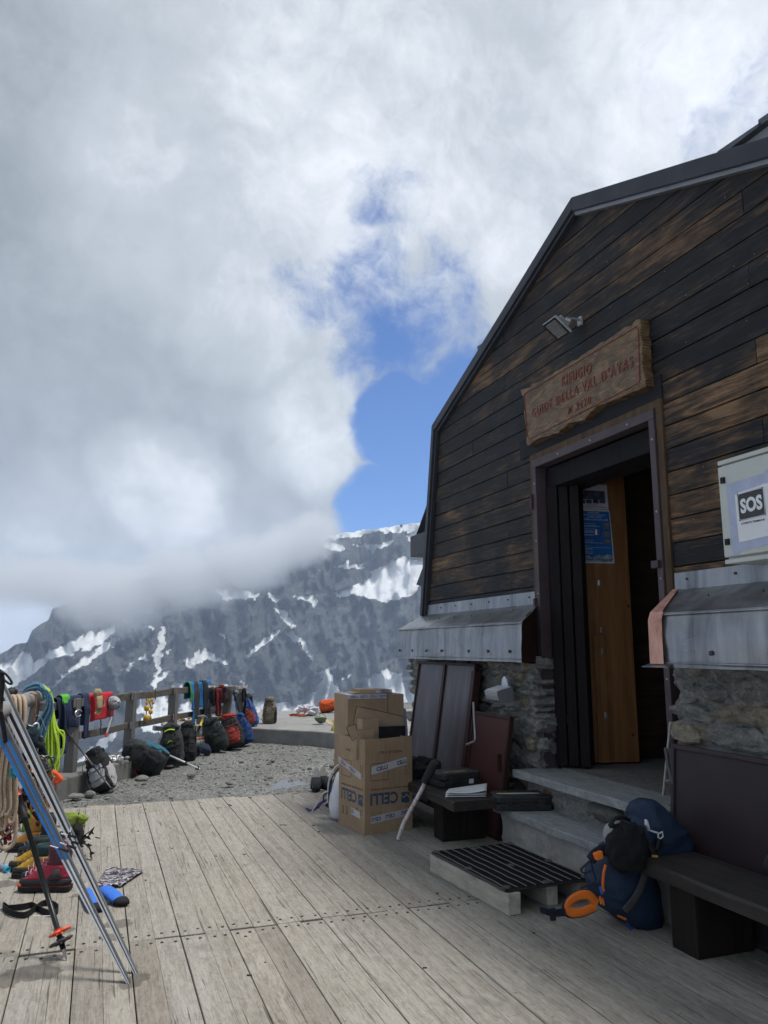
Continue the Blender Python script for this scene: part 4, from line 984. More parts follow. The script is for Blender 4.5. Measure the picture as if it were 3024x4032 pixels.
def slant(body, a, b_, h, dz=0):
    pa, pb_ = wx(*c2(*a), XS - .004), wx(*c2(*b_), XS - .004); mid = (pa + pb_) / 2; M = planeM(mid, pb_ - pa, (0, 0, 1)); fit(lt, body, M, (pb_ - pa).length, h, bold=.004, sp=1.35)
slant('RIFUGIO', (505, 715), (775, 585), .088); slant("GUIDE DELLA VAL D'AYAS", (225, 1015), (1165, 522), .086); slant('M 3420', (560, 985), (770, 885), .062)
bw(lt, 'lettering', M_red, sign, solid=.004)
# ---- floodlight
fl_ = root('floodlight', 'small grey outdoor floodlight on the boards above the sign', 'lamp', (3.37, 4.97, 3.985))
Mt = Matrix.Translation((-.03, .06, .07)) @ Euler((R(0), R(38), R(0))).to_matrix().to_4x4() @ Matrix.Scale(1.02, 4)
hs = MB(); hs.lathe([(.001, .06), (.055, .058), (.085, .03), (.125, .0), (.13, -.012), (.125, -.024), (.10, -.024)], n=4, rot=rzm(pi / 4)); hs.box((0, 0, .055), (.10, .10, .03)); hs.xf(Mt); hs.build('housing', plain((.42, .43, .43), .45, .2), fl_, bevel=.004)
rf_ = MB(); rf_.lathe([(.088, -.0255), (.062, -.006), (.028, .012)], n=4, rot=rzm(pi / 4)); rf_.xf(Mt); rf_.build('reflector', plain((.20, .20, .21), .25, .6), fl_)
gk = MB()
for sx_, sy_, a_, b__ in ((0, .08, .178, .018), (0, -.08, .178, .018), (.08, 0, .018, .142), (-.08, 0, .018, .142)): gk.box((sx_, sy_, -.0262), (a_, b__, .004))
gk.xf(Mt); gk.build('gasket', M_black, fl_)
gs = MB(); gs.box((0, 0, -.0235), (.142, .142, .0015)); gs.xf(Mt)
m, nt, b = mk('lamp_glass'); setc(nt, b, (.9, .9, .9)); b.inputs['Transmission Weight'].default_value = 1; b.inputs['Roughness'].default_value = .05; gs.build('lens', m, fl_)
le = MB(); le.box((0, 0, .0), (.026, .026, .004)); le.xf(Mt); le.build('led_chip', plain((.55, .5, .08), .5), fl_)
br_ = MB(); br_.tube([(-.02, -.05, .1), (.05, -.05, .11), (.125, -.04, .11)], .010, 8); br_.box((.12, -.03, .105), (.02, .05, .07)); br_.tube([(.0, -.08, .07), (-.02, -.04, .1)], .012, 8); br_.build('bracket', plain((.4, .41, .42), .4, .3), fl_)
# ---- SOS cabinet
XB = 3.26
b_tl, b_bl = wx(2826, 1842, XB), wx(2850, 2196, XB); yL = (b_tl.y + b_bl.y) / 2; zt, zb = b_tl.z, b_bl.z; wd_ = .50
cab = root('emergency_cabinet', 'pale grey metal emergency cabinet with an SOS notice right of the door', 'cabinet', (HX, yL - wd_ / 2, zb - .03))
M_cab = plain((.50, .52, .48), .4, 0, .06, 4); 
k = MB(); k.b2((XB + .03, yL - wd_, zb - .035), (HX - .004, yL, zt + .035)); bw(k, 'body', M_cab, cab, bevel=.006)
k = MB(); k.b2((XB + .004, yL - wd_ - .002, zt + .012), (XB + .04, yL + .002, zt + .037)); bw(k, 'top_rim', M_cab, cab, bevel=.004)
k = MB(); k.b2((XB + .004, yL - wd_ - .002, zb - .037), (XB + .04, yL + .002, zb - .012)); bw(k, 'bottom_rim', M_cab, cab, bevel=.004)
k = MB(); k.b2((XB, yL - wd_, zb), (XB + .026, yL, zt)); cdoor = bw(k, 'door', M_cab, cab, bevel=.006)
for px, py in ((2849, 1892), (2867, 2134)):
    p = wx(px, py, XB); k = MB(); k.box((XB - .006, p.y, p.z), (.014, .026, .034)); k.ell((XB - .013, p.y, p.z), (.003, .006, .008), n=10, k=6); k.v = [q_ - cab.location for q_ in k.v]; k.build('latch', M_black, cdoor, bevel=.003)
k = MB(); X_ = XB - .0025
def quad(mb, pp, X, mi=0, th=.001): mb.prism([wx(x, y, X) for x, y in pp], (th, 0, 0), mi)
quad(k, [(2859, 1907), (2892, 1898), (3010, 1862), (3010, 1852), (3060, 1838), (3085, 2130), (2915, 2170), (2910, 2183), (2885, 2188)], X_)
M_tape = plain((.40, .44, .58), .6, 0, .1, 12, .3); bw(k, 'grey_tape', M_tape, cab)
note = root('sos_notice', 'white notice reading SOS taped on the cabinet door', 'notice', (XB - .004, wx(2950, 2040, XB).y, wx(2950, 2140, XB).z))
k = MB(); quad(k, [(2893, 1949), (2908, 1944), (2905, 1940), (2990, 1912), (3005, 1905), (3040, 1900), (3050, 2104), (2910, 2136)], XB - .0045); bw(k, 'paper', M_white, note)
k = MB(); quad(k, [(2901, 1947), (3004, 1917), (3016, 2027), (2911, 2052)], XB - .006); bw(k, 'black_square', plain((.055, .053, .055), .5), note)
k = MB(); rr = [wx(x, y, XB - .008) for x, y in ((2909, 1946), (2999, 1921), (3005, 1926), (3013, 2020), (3010, 2027), (2918, 2048), (2911, 2044), (2904, 1954))]; k.tube(rr, .0017, 4, closed=True)
a, c_ = wx(2915, 1995, XB - .0075), wx(3001, 1974, XB - .0075); fit(k, 'SOS', planeM((a + c_) / 2, c_ - a, (0, 0, 1)), (c_ - a).length, .082, bold=.045); bw(k, 'sos_lettering', M_white, note)
k = MB(); a, c_ = wx(2918, 2063, XB - .0062), wx(3011, 2045, XB - .0062); fit(k, 'COPERTE TERMICHE', planeM((a + c_) / 2, c_ - a, (0, 0, 1)), (c_ - a).length, .011, bold=.02); bw(k, 'small_lettering', M_ink, note)
# ---- posters on the pine door
def door_pt(px, py, e=.006):       # point on the face of the pine door
    r = ray(px, py); o = Vector((0, 0, CAMH)); p0 = dA + NF * (FO + e)
    return o + r * ((p0 - o).dot(NF) / r.dot(NF)), NF
nface = NF
def dquad(mb, pp, e, mi=0):
    q_ = [door_pt(x, y, e)[0] for x, y in pp]; mb.prism(q_, -nface * .0008, mi)
def dtext(mb, body, a, c_, h, e, mi=0, bold=0.0):
    a, c_ = door_pt(*a, e)[0], door_pt(*c_, e)[0]; M = planeM((a + c_) / 2, c_ - a, (0, 0, 1)); fit(mb, body, M, (c_ - a).length, h, mi, bold)
EP = .012
d7 = lambda x, y: (2250 + x * .1582, 1900 + y * .1582)
p1 = door_pt(2330, 2000, EP)[0]
po = root('poster', 'white photo poster pinned above the blue one on the pine door', 'poster', p1 - Vector((0, 0, .1)))
k = MB(); dquad(k, [d7(135, 20), d7(880, 60), d7(925, 680), d7(150, 650)], EP); bw(k, 'sheet', plain((.55, .53, .6), .6), po)
k = MB(); dquad(k, [d7(180, 180), d7(825, 215), d7(840, 430), d7(190, 410)], EP + .002)
for a in (200, 362, 530, 695): dquad(k, [d7(a, 422), d7(a + 145, 428), d7(a + 147, 525), d7(a + 2, 512)], EP + .002)
bw(k, 'photos', plain((.05, .06, .10), .5, 0, .9, 25), po)
k = MB(); dtext(k, "Val d'Ayas", d7(195, 110), d7(480, 125), .02, EP + .002); dquad(k, [d7(170, 580), d7(880, 615), d7(880, 622), d7(170, 588)], EP + .002); dtext(k, 'Guida Alpina', d7(375, 545), d7(670, 562), .014, EP + .002); bw(k, 'lettering', M_ink, po)
po = root('poster', 'blue information poster with white text on the pine door', 'poster', door_pt(2340, 2200, EP)[0] - Vector((0, 0, .1)))
k = MB(); dquad(k, [d7(140, 655), d7(945, 690), d7(985, 1050), d7(1040, 1600), d7(1070, 2010), d7(1030, 2015), d7(245, 2000), d7(240, 1600), d7(190, 1000)], EP); bw(k, 'sheet', plain((.62, .66, .7), .6), po)
k = MB(); dquad(k, [d7(170, 700), d7(930, 725), d7(975, 1100), d7(1020, 1700), d7(1035, 1990), d7(270, 1970), d7(250, 1700), d7(205, 1050)], EP + .0015); bw(k, 'blue_field', plain((.012, .12, .40), .5, 0, .2, 6), po)
k = MB(); e = EP + .003
dtext(k, "UN'ALPE TEMPO", d7(405, 745), d7(690, 760), .013, e, bold=.02); dtext(k, 'PAESAGGI CONQUISTA, RISCOPERTE', d7(270, 795), d7(840, 820), .013, e, bold=.02); dtext(k, 'LE VETTE PIU LONTANE', d7(380, 850), d7(750, 865), .013, e, bold=.02); dtext(k, 'TI PORTIAMO IN QUOTA CON IL CUORE', d7(235, 912), d7(905, 940), .018, e, bold=.02)
for y_, L in ((1015, 350), (1060, 400), (1085, 470), (1145, 340), (1190, 280), (1210, 400), (1240, 370), (1285, 430), (1305, 290), (1425, 280), (1470, 270), (1492, 520), (1560, 180), (1605, 690), (1635, 250), (1665, 250), (1695, 120), (1722, 250), (1755, 250)):
    x0 = 240 + (y_ - 1000) * .06; dquad(k, [d7(x0, y_), d7(x0 + L, y_ + L * .025), d7(x0 + L, y_ + L * .025 + 7), d7(x0, y_ + 7)], e)
bw(k, 'lettering', plain((.5, .6, .7), .6), po)
k = MB()
for a in ((790, 1000, 940, 1150), (785, 1215, 965, 1350), (815, 1425, 985, 1520)): dquad(k, [d7(a[0], a[1]), d7(a[2], a[1] + 4), d7(a[2] + 6, a[3] + 6), d7(a[0], a[3])], e)
bw(k, 'photos', plain((.16, .17, .17), .5, 0, .8, 30), po)
k = MB(); dquad(k, [d7(255, 1760), d7(330, 1830), d7(410, 1810), d7(520, 1870), d7(690, 1795), d7(780, 1840), d7(900, 1780), d7(1010, 1820), d7(1035, 1990), d7(270, 1975)], e - .0008); bw(k, 'snowy_range', plain((.25, .33, .42), .6, 0, .5, 30), po)
k = MB(); dtext(k, 'TEL. 0125 300', d7(480, 1870), d7(710, 1885), .012, e + .001, bold=.02); dtext(k, 'E-MAIL: INFO@GUIDE', d7(400, 1920), d7(1000, 1935), .016, e + .001, bold=.02)
cc_ = door_pt(*d7(330, 1900), e + .001)[0]; k.tube([cc_ + planeM((0, 0, 0), dn, (0, 0, 1)).to_3x3() @ Vector((.014 * cos(t * pi / 8), .014 * sin(t * pi / 8), 0)) for t in range(16)], .0015, 4, closed=True); bw(k, 'small_lettering', M_ink, po)
# ---- dispenser tray on the stone
dsp = root('ashtray', 'white and grey wall ashtray hanging open on the stone base', 'ashtray', (3.26, 5.92, 1.02))
c6 = lambda x, y: (1500 + x * .4522, 2300 + y * .4522)
k = MB(); c_ = wx(*c6(1075, 890), 3.27); k.prism([c_ + Vector((0, .053 * cos(t * pi / 12), .085 * sin(t * pi / 12) if sin(t * pi / 12) > 0 else .10 * sin(t * pi / 12))) for t in range(24)], (.012, 0, 0)); bw(k, 'backplate', plain((.62, .66, .72), .15, .2), dsp, bevel=.003)
y_n = wx(*c6(1012, 940), 3.13).y; y_f = wx(*c6(900, 915), 3.13).y; z_t = wx(*c6(1012, 936), 3.13).z
k = MB(); k.prism([(3.13, y_n, z_t), (3.275, y_n, z_t + .035), (3.275, y_n, z_t - .075), (3.22, y_n, z_t - .09), (3.15, y_n, z_t - .075), (3.135, y_n, z_t - .04)], (0, y_f - y_n, 0)); bw(k, 'tray', plain((.45, .47, .50), .3, .3), dsp, bevel=.004)
k = MB(); k.prism([(3.145, y_n + .01, z_t + .006), (3.265, y_n + .01, z_t + .036), (3.265, y_f - .01, z_t + .036), (3.145, y_f - .01, z_t + .006)], (0, 0, .004)); bw(k, 'tray_liner', M_white, dsp)
k = MB(); k.prism([(3.128, y_n - .003, z_t - .0), (3.277, y_n - .003, z_t + .037), (3.277, y_n - .003, z_t - .077), (3.22, y_n - .003, z_t - .093), (3.148, y_n - .003, z_t - .077), (3.132, y_n - .003, z_t - .04)], (0, .0025, 0)); bw(k, 'side_cap', plain((.17, .18, .19), .4), dsp)
# ---- maroon metal shutters leaned against the base
def shutter(name, label, y0, y1, h, xb, xt, panels, mats, group=None, zb_=0.0, top_slope=0.0):
    rt = root(name, label, 'shutter', (xb, (y0 + y1) / 2, zb_), (0, 0, 0), group); tilt = math.asin((xt - xb) / h)
    Mx = Matrix.Rotation(tilt, 4, 'Y'); w = y1 - y0
    S = lambda mb: (mb.xf(Mx))
    e = .028
    for i in range(panels):
        a = -w / 2 + w * i / panels; c = a + w / panels
        S(MB().b2((.0, a + e, e), (.012, c - e, h - e))).build('panel', mats[0], rt)
    for (lo, hi) in [((-.014, -w / 2, 0), (.03, -w / 2 + e, h)), ((-.014, w / 2 - e, 0), (.03, w / 2, h)), ((-.014, -w / 2 + e, 0), (.03, w / 2 - e, e)), ((-.014, -w / 2 + e, h - e), (.03, w / 2 - e, h))] + [((-.016, -w / 2 + w * i / panels - e, e), (.028, -w / 2 + w * i / panels + e, h - e)) for i in range(1, panels)]:
        S(MB().b2(lo, hi)).build('frame_bar', mats[1], rt, bevel=.004)
    return rt
M_door_a = plain((.105, .078, .082), .38, 0, .25, 2.2, .08)
m, nt, b = mk('brown_paint'); q = NT(nt); s_ = q.noise(q.co((7, 7, .7)), 1.6, 5, .6); setc(nt, b, q.ramp(s_, [(.35, (.050, .034, .037)), (.5, (.072, .052, .056)), (.66, (.11, .086, .092))])); b.inputs['Roughness'].default_value = .36; q.bump(b, q.noise(q.co(), 5, 3), .1, .01); M_door_a = m
sA = shutter('double_shutter', 'tall brown metal double shutter leaning behind the cardboard boxes', 6.50, 7.86, 1.37, 3.09, 3.29, 2, (M_door_a, M_maroon_d))
ed = MB(); ed.xf(Matrix.Identity(4)); ed.b2((-.05, -.68 - .075, 0), (.02, -.68 - .004, 1.3)); ed.xf(Matrix.Rotation(math.asin(.2 / 1.37), 4, 'Y')); ed.build('side_frame', M_maroon_d, sA, bevel=.006)
hd = MB(); hp = [wx(x, y, X) for x, y, X in ((1864, 2765, 3.16), (1868, 2850, 3.13), (1871, 2905, 3.11), (1867, 2920, 3.09), (1837, 2932, 3.07))]
hd.tube(hp, .009, 8); hd.v = [q_ - sA.location for q_ in hd.v]; hd.build('bolt_handle', plain((.33, .34, .32), .45, .6), sA)
sB = shutter('small_shutter', 'small dark red metal shutter leaning between the bench and the steps', 5.72, 6.40, .955, 3.055, 3.20, 1, (plain((.075, .028, .028), .38, 0, .25, 2.5), M_maroon_d))
hb_ = MB(); hb_.b2((.0, -.37, .52), (.03, -.345, .66)); hb_.build('hinge', M_maroon_d, sB)
sC = shutter('large_shutter', 'large plum brown metal shutter leaning behind the right hand bench', 2.15, 3.95, .93, 3.235, 3.31, 1, (plain((.036, .025, .028), .5, 0, .15, 3), plain((.042, .029, .032), .5)))
for nm, lab, pp, r_, mt in (('white_pole', 'thin white pole standing on the top step by the doorway', [(2640, 2845, 3.40), (2612, 3128, 3.25)], .0085, plain((.5, .5, .47), .5)), ('iron_bar', 'short dark iron bar beside the white pole in the doorway', [(2621, 2945, 3.30), (2630, 3010, 3.29), (2648, 3085, 3.28)], .011, plain((.09, .09, .09), .5, .5))):
    a = [wx(x, y, X) for x, y, X in pp]
    if nm == 'white_pole': a[1] = gz(2612, 3128, .54)
    tag(MB().tube(a, r_, 10).build(nm, mt), lab, 'pole')
# ---- benches: dark plank on square blocks
M_bench = oldwood((.040, .035, .032), 'bench_wood', (24, 2.0, 24), .62, 1.0)
M_block = oldwood((.019, .0155, .0135), 'block_wood', (26, 26, 1.6), .75, .9)
def bench(label, x0, x1, y0, y1, blocks, ztop=.38, th=.07):
    rt = root('bench', label, 'bench', ((x0 + x1) / 2, (y0 + y1) / 2, 0))
    n_ = 30; k = MB(); hw = (x1 - x0) / 2
    for i in range(n_ + 1): pass
    rings = []
    for i in range(n_ + 1):
        y = y0 + (y1 - y0) * i / n_; a = .006 * noise.noise(Vector((y * 4, 1, x0))); c = .006 * noise.noise(Vector((y * 4, 5, x0)))
        rings.append([Vector((x0 + a, y, ztop - .012)), Vector((x0 + .012 + a, y, ztop)), Vector(((x0 + x1) / 2, y, ztop - .002)), Vector((x1 - .01, y, ztop + c)), Vector((x1, y, ztop - .01)), Vector((x1, y, ztop - th)), Vector((x0 + a * 1.5, y, ztop - th + c))])
    k.loft(rings); bw(k, 'seat', M_bench, rt, bevel=.003)
    for (bx0, bx1, by0, by1) in blocks:
        k = MB(); k.b2((bx0, by0, 0), (bx1, by1, ztop - th)); bw(k, 'leg', M_block, rt, bevel=.008)
    return rt
bench('dark wooden plank bench on blocks behind the big cardboard box', 2.53, 2.965, 5.42, 8.15, [(2.625, 3.005, 5.83, 6.01), (2.6, 2.96, 7.5, 7.68)])
bench('long dark wooden bench at the right edge beside the navy backpack', 2.80, 3.195, 1.15, 3.68, [(2.832, 3.19, 3.29, 3.475), (2.82, 3.19, 1.6, 1.78)])
# ---- metal grate on wooden bearers
GA, GB, GC, GD = [gz(x, y, .135) for x, y in ((1702, 3354), (2008, 3318), (2325, 3458), (1992, 3502))]
gr_ = root('grate_step', 'black metal boot grate on weathered wooden bearers before the steps', 'grate', ((GA + GC) / 2).to_tuple()[:2] + (0,))
bl = lambda u, v: (GA.lerp(GB, u)).lerp(GD.lerp(GC, u), v)
k = MB(); nb_ = 58
for i in range(nb_ + 1):
    v = i / nb_; k.tube([bl(0, v) - Vector((0, 0, .006)), bl(1, v) - Vector((0, 0, .006))], .0082, 4, flat=1.0)
bw(k, 'grate_bars', plain((.014, .014, .015), .6, .2), gr_)
k = MB()
for i in range(10):
    u = .02 + i * .107; k.tube([bl(min(u, 1), j / 14) + Vector((rnd.uniform(-.003, .003), 0, .004 + rnd.uniform(-.001, .002))) for j in range(15)], .0035, 6)
bw(k, 'grate_rods', plain((.16, .155, .145), .5, .5), gr_)
k = MB()
for a, c in ((GA, GB), (GB, GC), (GC, GD), (GD, GA)): k.tube([a - Vector((0, 0, .008)), c - Vector((0, 0, .008))], .014, 4, flat=.6)
bw(k, 'grate_edge', plain((.03, .03, .032), .5, .3), gr_)
M_beam = oldwood((.44, .405, .345), 'bearer_wood', (22, 3, 22), .8, .8)
gd = (GD - GA).normalized(); gs_ = (GB - GA).normalized()
def beam(u, w, L0, L1, zt_, sd):
    k = MB(); a = GA + gs_ * u; rings = []
    for i in range(13):
        p = a + gd * (L0 + (L1 - L0) * i / 12); j_ = lambda s: .005 * noise.noise(Vector((i * .7, s, sd)))
        rings.append([Vector((p.x, p.y, zt_ + j_(1))) + gs_ * j_(2), Vector((p.x, p.y, zt_ + j_(3))) + gs_ * (w + j_(4)), Vector((p.x, p.y, .0)) + gs_ * (w + j_(5)), Vector((p.x, p.y, .0)) + gs_ * j_(6)])
    k.loft(rings); bw(k, 'bearer', M_beam, gr_, bevel=.006)
L_ = (GD - GA).length
beam(-.005, .085, -.03, L_ + .03, .118, 1); beam((GB - GA).length * .48, .075, .1, L_ - .02, .118, 5); beam((GB - GA).length - .1, .075, .05, L_ - .02, .118, 9)
for u, v in ((.03, .02), (.03, .5), (.04, .97), (.5, .05), (.5, .55), (.5, .97), (.97, .03), (.97, .55), (.97, .97)): p = bl(u, v); bw(MB().lathe([(.001, .009), (.022, .008), (.026, .004), (.026, 0)], (p.x, p.y, p.z), n=12), 'washer', plain((.09, .085, .08), .6, .5), gr_)
# ---- cardboard
m, nt, b = mk('cardboard'); q = NT(nt); co = q.co(); n1 = q.noise(co, 2.2, 5, .6); n2 = q.noise(q.co((1, 1, .08)), 60, 3, .6)
setc(nt, b, q.ramp(q.m('ADD', q.m('MULTIPLY', n1, .7), q.m('MULTIPLY', n2, .3)), [(.3, (.25, .17, .10)), (.5, (.335, .235, .145)), (.7, (.41, .30, .19))])); b.inputs['Roughness'].default_value = .75; q.bump(b, q.m('ADD', n2, q.m('MULTIPLY', q.noise(co, 6, 3), 1.5)), .25, .006); M_card = m
M_card2 = plain((.34, .25, .165), .8, var=.15, sc=8); M_printb = plain((.03, .07, .14), .7); M_printk = plain((.035, .026, .02), .8)
m, nt, b = mk('clear_tape'); setc(nt, b, (.62, .60, .62)); b.inputs['Roughness'].default_value = .18; b.inputs['Alpha'].default_value = .72; q = NT(nt); q.bump(b, q.noise(q.co(), 40, 3), .3, .003); M_tapec = m
M_printn = plain((.03, .03, .13), .6)
bF, bL, bR = gz(1436, 3289), gz(1333, 3245), gz(1622, 3262)
dL = (bL - bF); dL.z = 0; wL = dL.length; dL.normalize(); dRt = Vector((dL.y, -dL.x, 0)); 
if dRt.dot(bR - bF) < 0: dRt = -dRt
wR = (bR - bF).length; hB = .745
cb_ = root('cardboard_box', 'tall open cardboard box printed with upside down blue lettering', 'box', bF.lerp(bF + dL * wL + dRt * wR, .5))
def card(pts_, ext): return MB().prism(pts_, ext)
th = .006
for (o_, d_, w_2, n_, nm) in ((bF, dL, wL, dRt, 'left_face'), (bF, dRt, wR, dL, 'right_face'), (bF + dL * wL, dRt, wR, -dL, 'rear_face'), (bF + dRt * wR, dL, wL, -dRt, 'rear_face')):
    k = MB(); nn2 = 16
    a = th * 1.02 if d_ is dL else 0
    tp = []
    for i in range(nn2 + 1):
        u = a + (w_2 - 2 * a) * i / nn2; tp.append(o_ + d_ * u + Vector((0, 0, hB + .006 * noise.noise(Vector((u * 9, o_.x, 1))) + (.012 * (i / nn2) if nm == 'right_face' else 0))))
    k.prism([o_ + d_ * a, o_ + d_ * (w_2 - a)] + tp[::-1], n_ * th); bw(k, 'box_side', M_card, cb_)
k = MB(); k.prism([bF + dL * .01 + dRt * .01, bF + dL * (wL - .01) + dRt * .01, bF + dL * (wL - .01) + dRt * (wR - .01), bF + dL * .01 + dRt * (wR - .01)], (0, 0, .01)); bw(k, 'box_bottom', M_card, cb_)
def face(o_, d_, w_2, out_, u, z, e=.0012):  # plane for upside-down printing: text x runs against the reading direction
    return o_ + d_ * (u * w_2) + out_ * e + Vector((0, 0, z * hB))
def printing(o_, d_, w_2, out_, flip):
    # d_ runs to the right as seen from outside when flip False
    rd = d_ if not flip else -d_
    FP = lambda u, z, e=.0012: o_ + rd * ((u) * w_2) + out_ * e + Vector((0, 0, z * hB))
    MM = lambda u, z, e=.0012: planeM(FP(u, z, e), -rd, (0, 0, -1))
    b_ = MB(); fit(b_, 'CELLI', MM(.40, .36), w_2 * .58, .095, bold=.03)
    lg = []
    for s_ in ([(.76, .405), (.93, .405), (.93, .35), (.90, .38), (.86, .385), (.82, .36), (.79, .36), (.76, .385)], [(.76, .37), (.80, .34), (.84, .35), (.88, .365), (.93, .33), (.93, .295), (.88, .285), (.76, .30)]):
        b_.prism([FP(u, z) for u, z in s_], out_ * .0006)
    bw(b_, 'blue_printing', M_printb, cb_)
    k = MB(); fit(k, 'MADE IN ITALY', MM(.52, .855), w_2 * .50, .020); fit(k, 'Italian design for better drinking', MM(.52, .465), w_2 * .80, .022)
    def rectl(u0, u1, z0, z1, r_=.0012):
        for a, c in (((u0, z0), (u1, z0)), ((u1, z0), (u1, z1)), ((u1, z1), (u0, z1)), ((u0, z1), (u0, z0))): k.tube([FP(*a), FP(*c)], r_, 4)
    rectl(.12, .48, .56, .74); rectl(.84, .93, .60, .68, .0007); rectl(.84, .93, .64, .72, .0007)
    for (u, z) in ((.15, .20), (.30, .20)): k.tube([FP(u, z - .05), FP(u, z + .03)], .0012, 4); k.tube([FP(u + .05, z - .05), FP(u + .05, z + .03)], .0012, 4); k.tube([FP(u - .03, z - .055), FP(u + .08, z - .055)], .0012, 4)
    for (u, z) in ((.72, .22), (.88, .22)): rectl(u - .03, u + .03, z - .03, z + .03, .0008)
    bw(k, 'black_printing', M_printk, cb_)
    return FP
FPl = printing(bF + dL * wL, -dL, wL, -dRt, False)
FPr = printing(bF, dRt, wR, -dL, False)
tape = MB(); tx = MB()
def tape_(FP, a, c, h, txts, flipt=False):
    A, C = FP(*a, .002), FP(*c, .002); up = Vector((0, 0, h / 2)); out_ = (FP(.5, .5, 1) - FP(.5, .5, 0)).normalized()
    tape.prism([A - up, C - up, C + up, A + up], out_ * .0008)
    for u0, u1, s_ in txts:
        p0, p1 = A.lerp(C, u0), A.lerp(C, u1); xd = p1 - p0; M = planeM((p0 + p1) / 2 + out_ * .0015, -xd if flipt else xd, (0, 0, -1) if flipt else (0, 0, 1)); fit(tx, s_, M, xd.length, h * .55, bold=.03)
tape_(FPl, (-.02, .725), (.86, .60), .05, [(.1, .34, 'CELLI'), (.5, .76, 'CELLI')]); tape_(FPr, (.13, .665), (.88, .745), .062, [(.14, .45, 'CELLI'), (.72, .98, 'CELLI')])
tape_(FPr, (.12, .145), (.92, .19), .055, [(.02, .26, 'CELLI'), (.38, .62, 'CELLI'), (.8, .98, 'CELLI')], True); tape_(FPl, (.50, .205), (.84, .185), .055, [(.05, .3, 'CE')], True)
bw(tape, 'tape', M_tapec, cb_); bw(tx, 'tape_lettering', M_printn, cb_)
# things in the open box
ctr = bF + dL * wL / 2 + dRt * wR / 2
def sheet_px(name, pp, Y, mat, label, cat, th_=.006, dy=0):
    k = MB(); q_ = [wy(x, y, Y + (dy * i)) for i, (x, y) in enumerate(pp)]; k.prism(q_, (0, th_, 0)); o = k.build(name, mat); o2 = MB().tube([p - Vector((0, .001, 0)) for p in q_], .0022, 4, closed=True); o2.v = [p - o.location for p in o2.v]; o2.build('edge', M_printk, o); return tag(o, label, cat)
    return tag(k.build(name, mat), label, cat)
sheet_px('cardboard_flap', [(1392, 2846), (1404, 2780), (1425, 2784), (1592, 2822), (1590, 2862), (1580, 2900), (1560, 3000), (1400, 3000)], 6.62, M_card2, 'torn cardboard sheet sticking up at the back of the open box', 'cardboard')
def small_box(name, label, c, d, h, ang, flap=True):
    rt = root(name, label, 'box', c, (0, 0, ang)); w_, e_ = d
    for (cx, cy, sx, sy) in ((0, -e_ / 2, w_, .005), (0, e_ / 2, w_, .005), (-w_ / 2, 0, .005, e_ - .006), (w_ / 2, 0, .005, e_ - .006)):
        MB().box((cx, cy, h / 2), (sx, sy, h)).build('box_side', M_card2, rt)
    MB().box((0, 0, .004), (w_ - .008, e_ - .008, .005)).build('box_bottom', M_card, rt)
    return rt
p = wy(1448, 2920, 6.55); small_box('small_carton', 'small brown carton upright inside the big open box', (p.x, p.y - .0, .58), (.15, .12), .31, .1)
p = wy(1424, 2915, 6.42); small_box('small_carton', 'crushed low carton at the front left of the open box', (p.x + .01, p.y, .58), (.17, .10), .23, .15)
sheet_px('torn_flap', [(1363, 2862), (1372, 2856), (1400, 2852), (1412, 2896), (1388, 2918), (1378, 2900)], 6.36, M_card2, 'torn corrugated flap hanging over the box rim on the left', 'cardboard')
sheet_px('black_sheet', [(1480, 2862), (1596, 2858), (1597, 2912), (1597, 2990), (1480, 2990)], 6.52, M_black, 'matt black panel standing in the open box', 'panel', .02)
# boxes behind
def closed_box(name, label, x0, x1, y0, y1, z0, z1):
    rt = root(name, label, 'box', ((x0 + x1) / 2, (y0 + y1) / 2, z0))
    MB().b2((x0 - rt.location.x, y0 - rt.location.y, 0), (x1 - rt.location.x, y1 - rt.location.y, z1 - z0)).build('carton', M_card, rt, bevel=.004); return rt
q0, q1 = wy(1370, 2737, 7.05), wy(1590, 2737, 7.05)
bb = closed_box('cardboard_box', 'upper sealed cardboard box standing behind the tall open one', q0.x, q1.x, 7.05, 7.5, .66, q0.z)
k = MB(); k.b2((q0.x, 7.046, q0.z - .035), (wy(1522, 2737, 7.05).x, 7.0485, q0.z)); k.b2((q0.x, 7.05, q0.z + .0005), (wy(1522, 2737, 7.05).x, 7.3, q0.z + .002)); bw(k, 'tape', plain((.5, .5, .58), .3), bb)
k = MB()
for i in range(4): fit(k, 'CELLI', planeM((q0.x + .06 + .095 * i, 7.045, q0.z - .016), (1, 0, 0), (0, 0, -1 if i % 2 else 1)), .075, .02, bold=.03)
bw(k, 'tape_lettering', M_printn, bb)
k = MB(); xm = wy(1526, 2737, 7.05).x; k.b2((xm, 7.047, .66), (xm + .004, 7.0495, q0.z)); bw(k, 'fold_line', M_printk, bb)
closed_box('cardboard_box', 'lower cardboard box under the sealed one behind the bench end', q0.x + .005, q1.x - .002, 7.06, 7.5, 0, .657)
fb = root('flattened_carton', 'flattened carton with printed tape lying on the sealed box', 'box', (q0.x + .28, 7.2, q0.z + .004))
c4 = lambda x, y: (1000 + x / 2.765, 2600 + y / 2.765)
k = MB(); f_ = [wy(*c4(x, y), 7.1) for x, y in ((1150, 318), (1500, 318), (1503, 362), (1090, 362), (1100, 352), (1150, 350))]; k.prism(f_, (0, .25, 0)); bw(k, 'carton', M_card, fb)
k = MB(); f_ = [wy(*c4(x, y), 7.096) for x, y in ((1330, 330), (1495, 326), (1495, 350), (1330, 352))]; k.prism(f_, (0, .002, 0)); bw(k, 'tape', plain((.5, .5, .58), .3), fb)
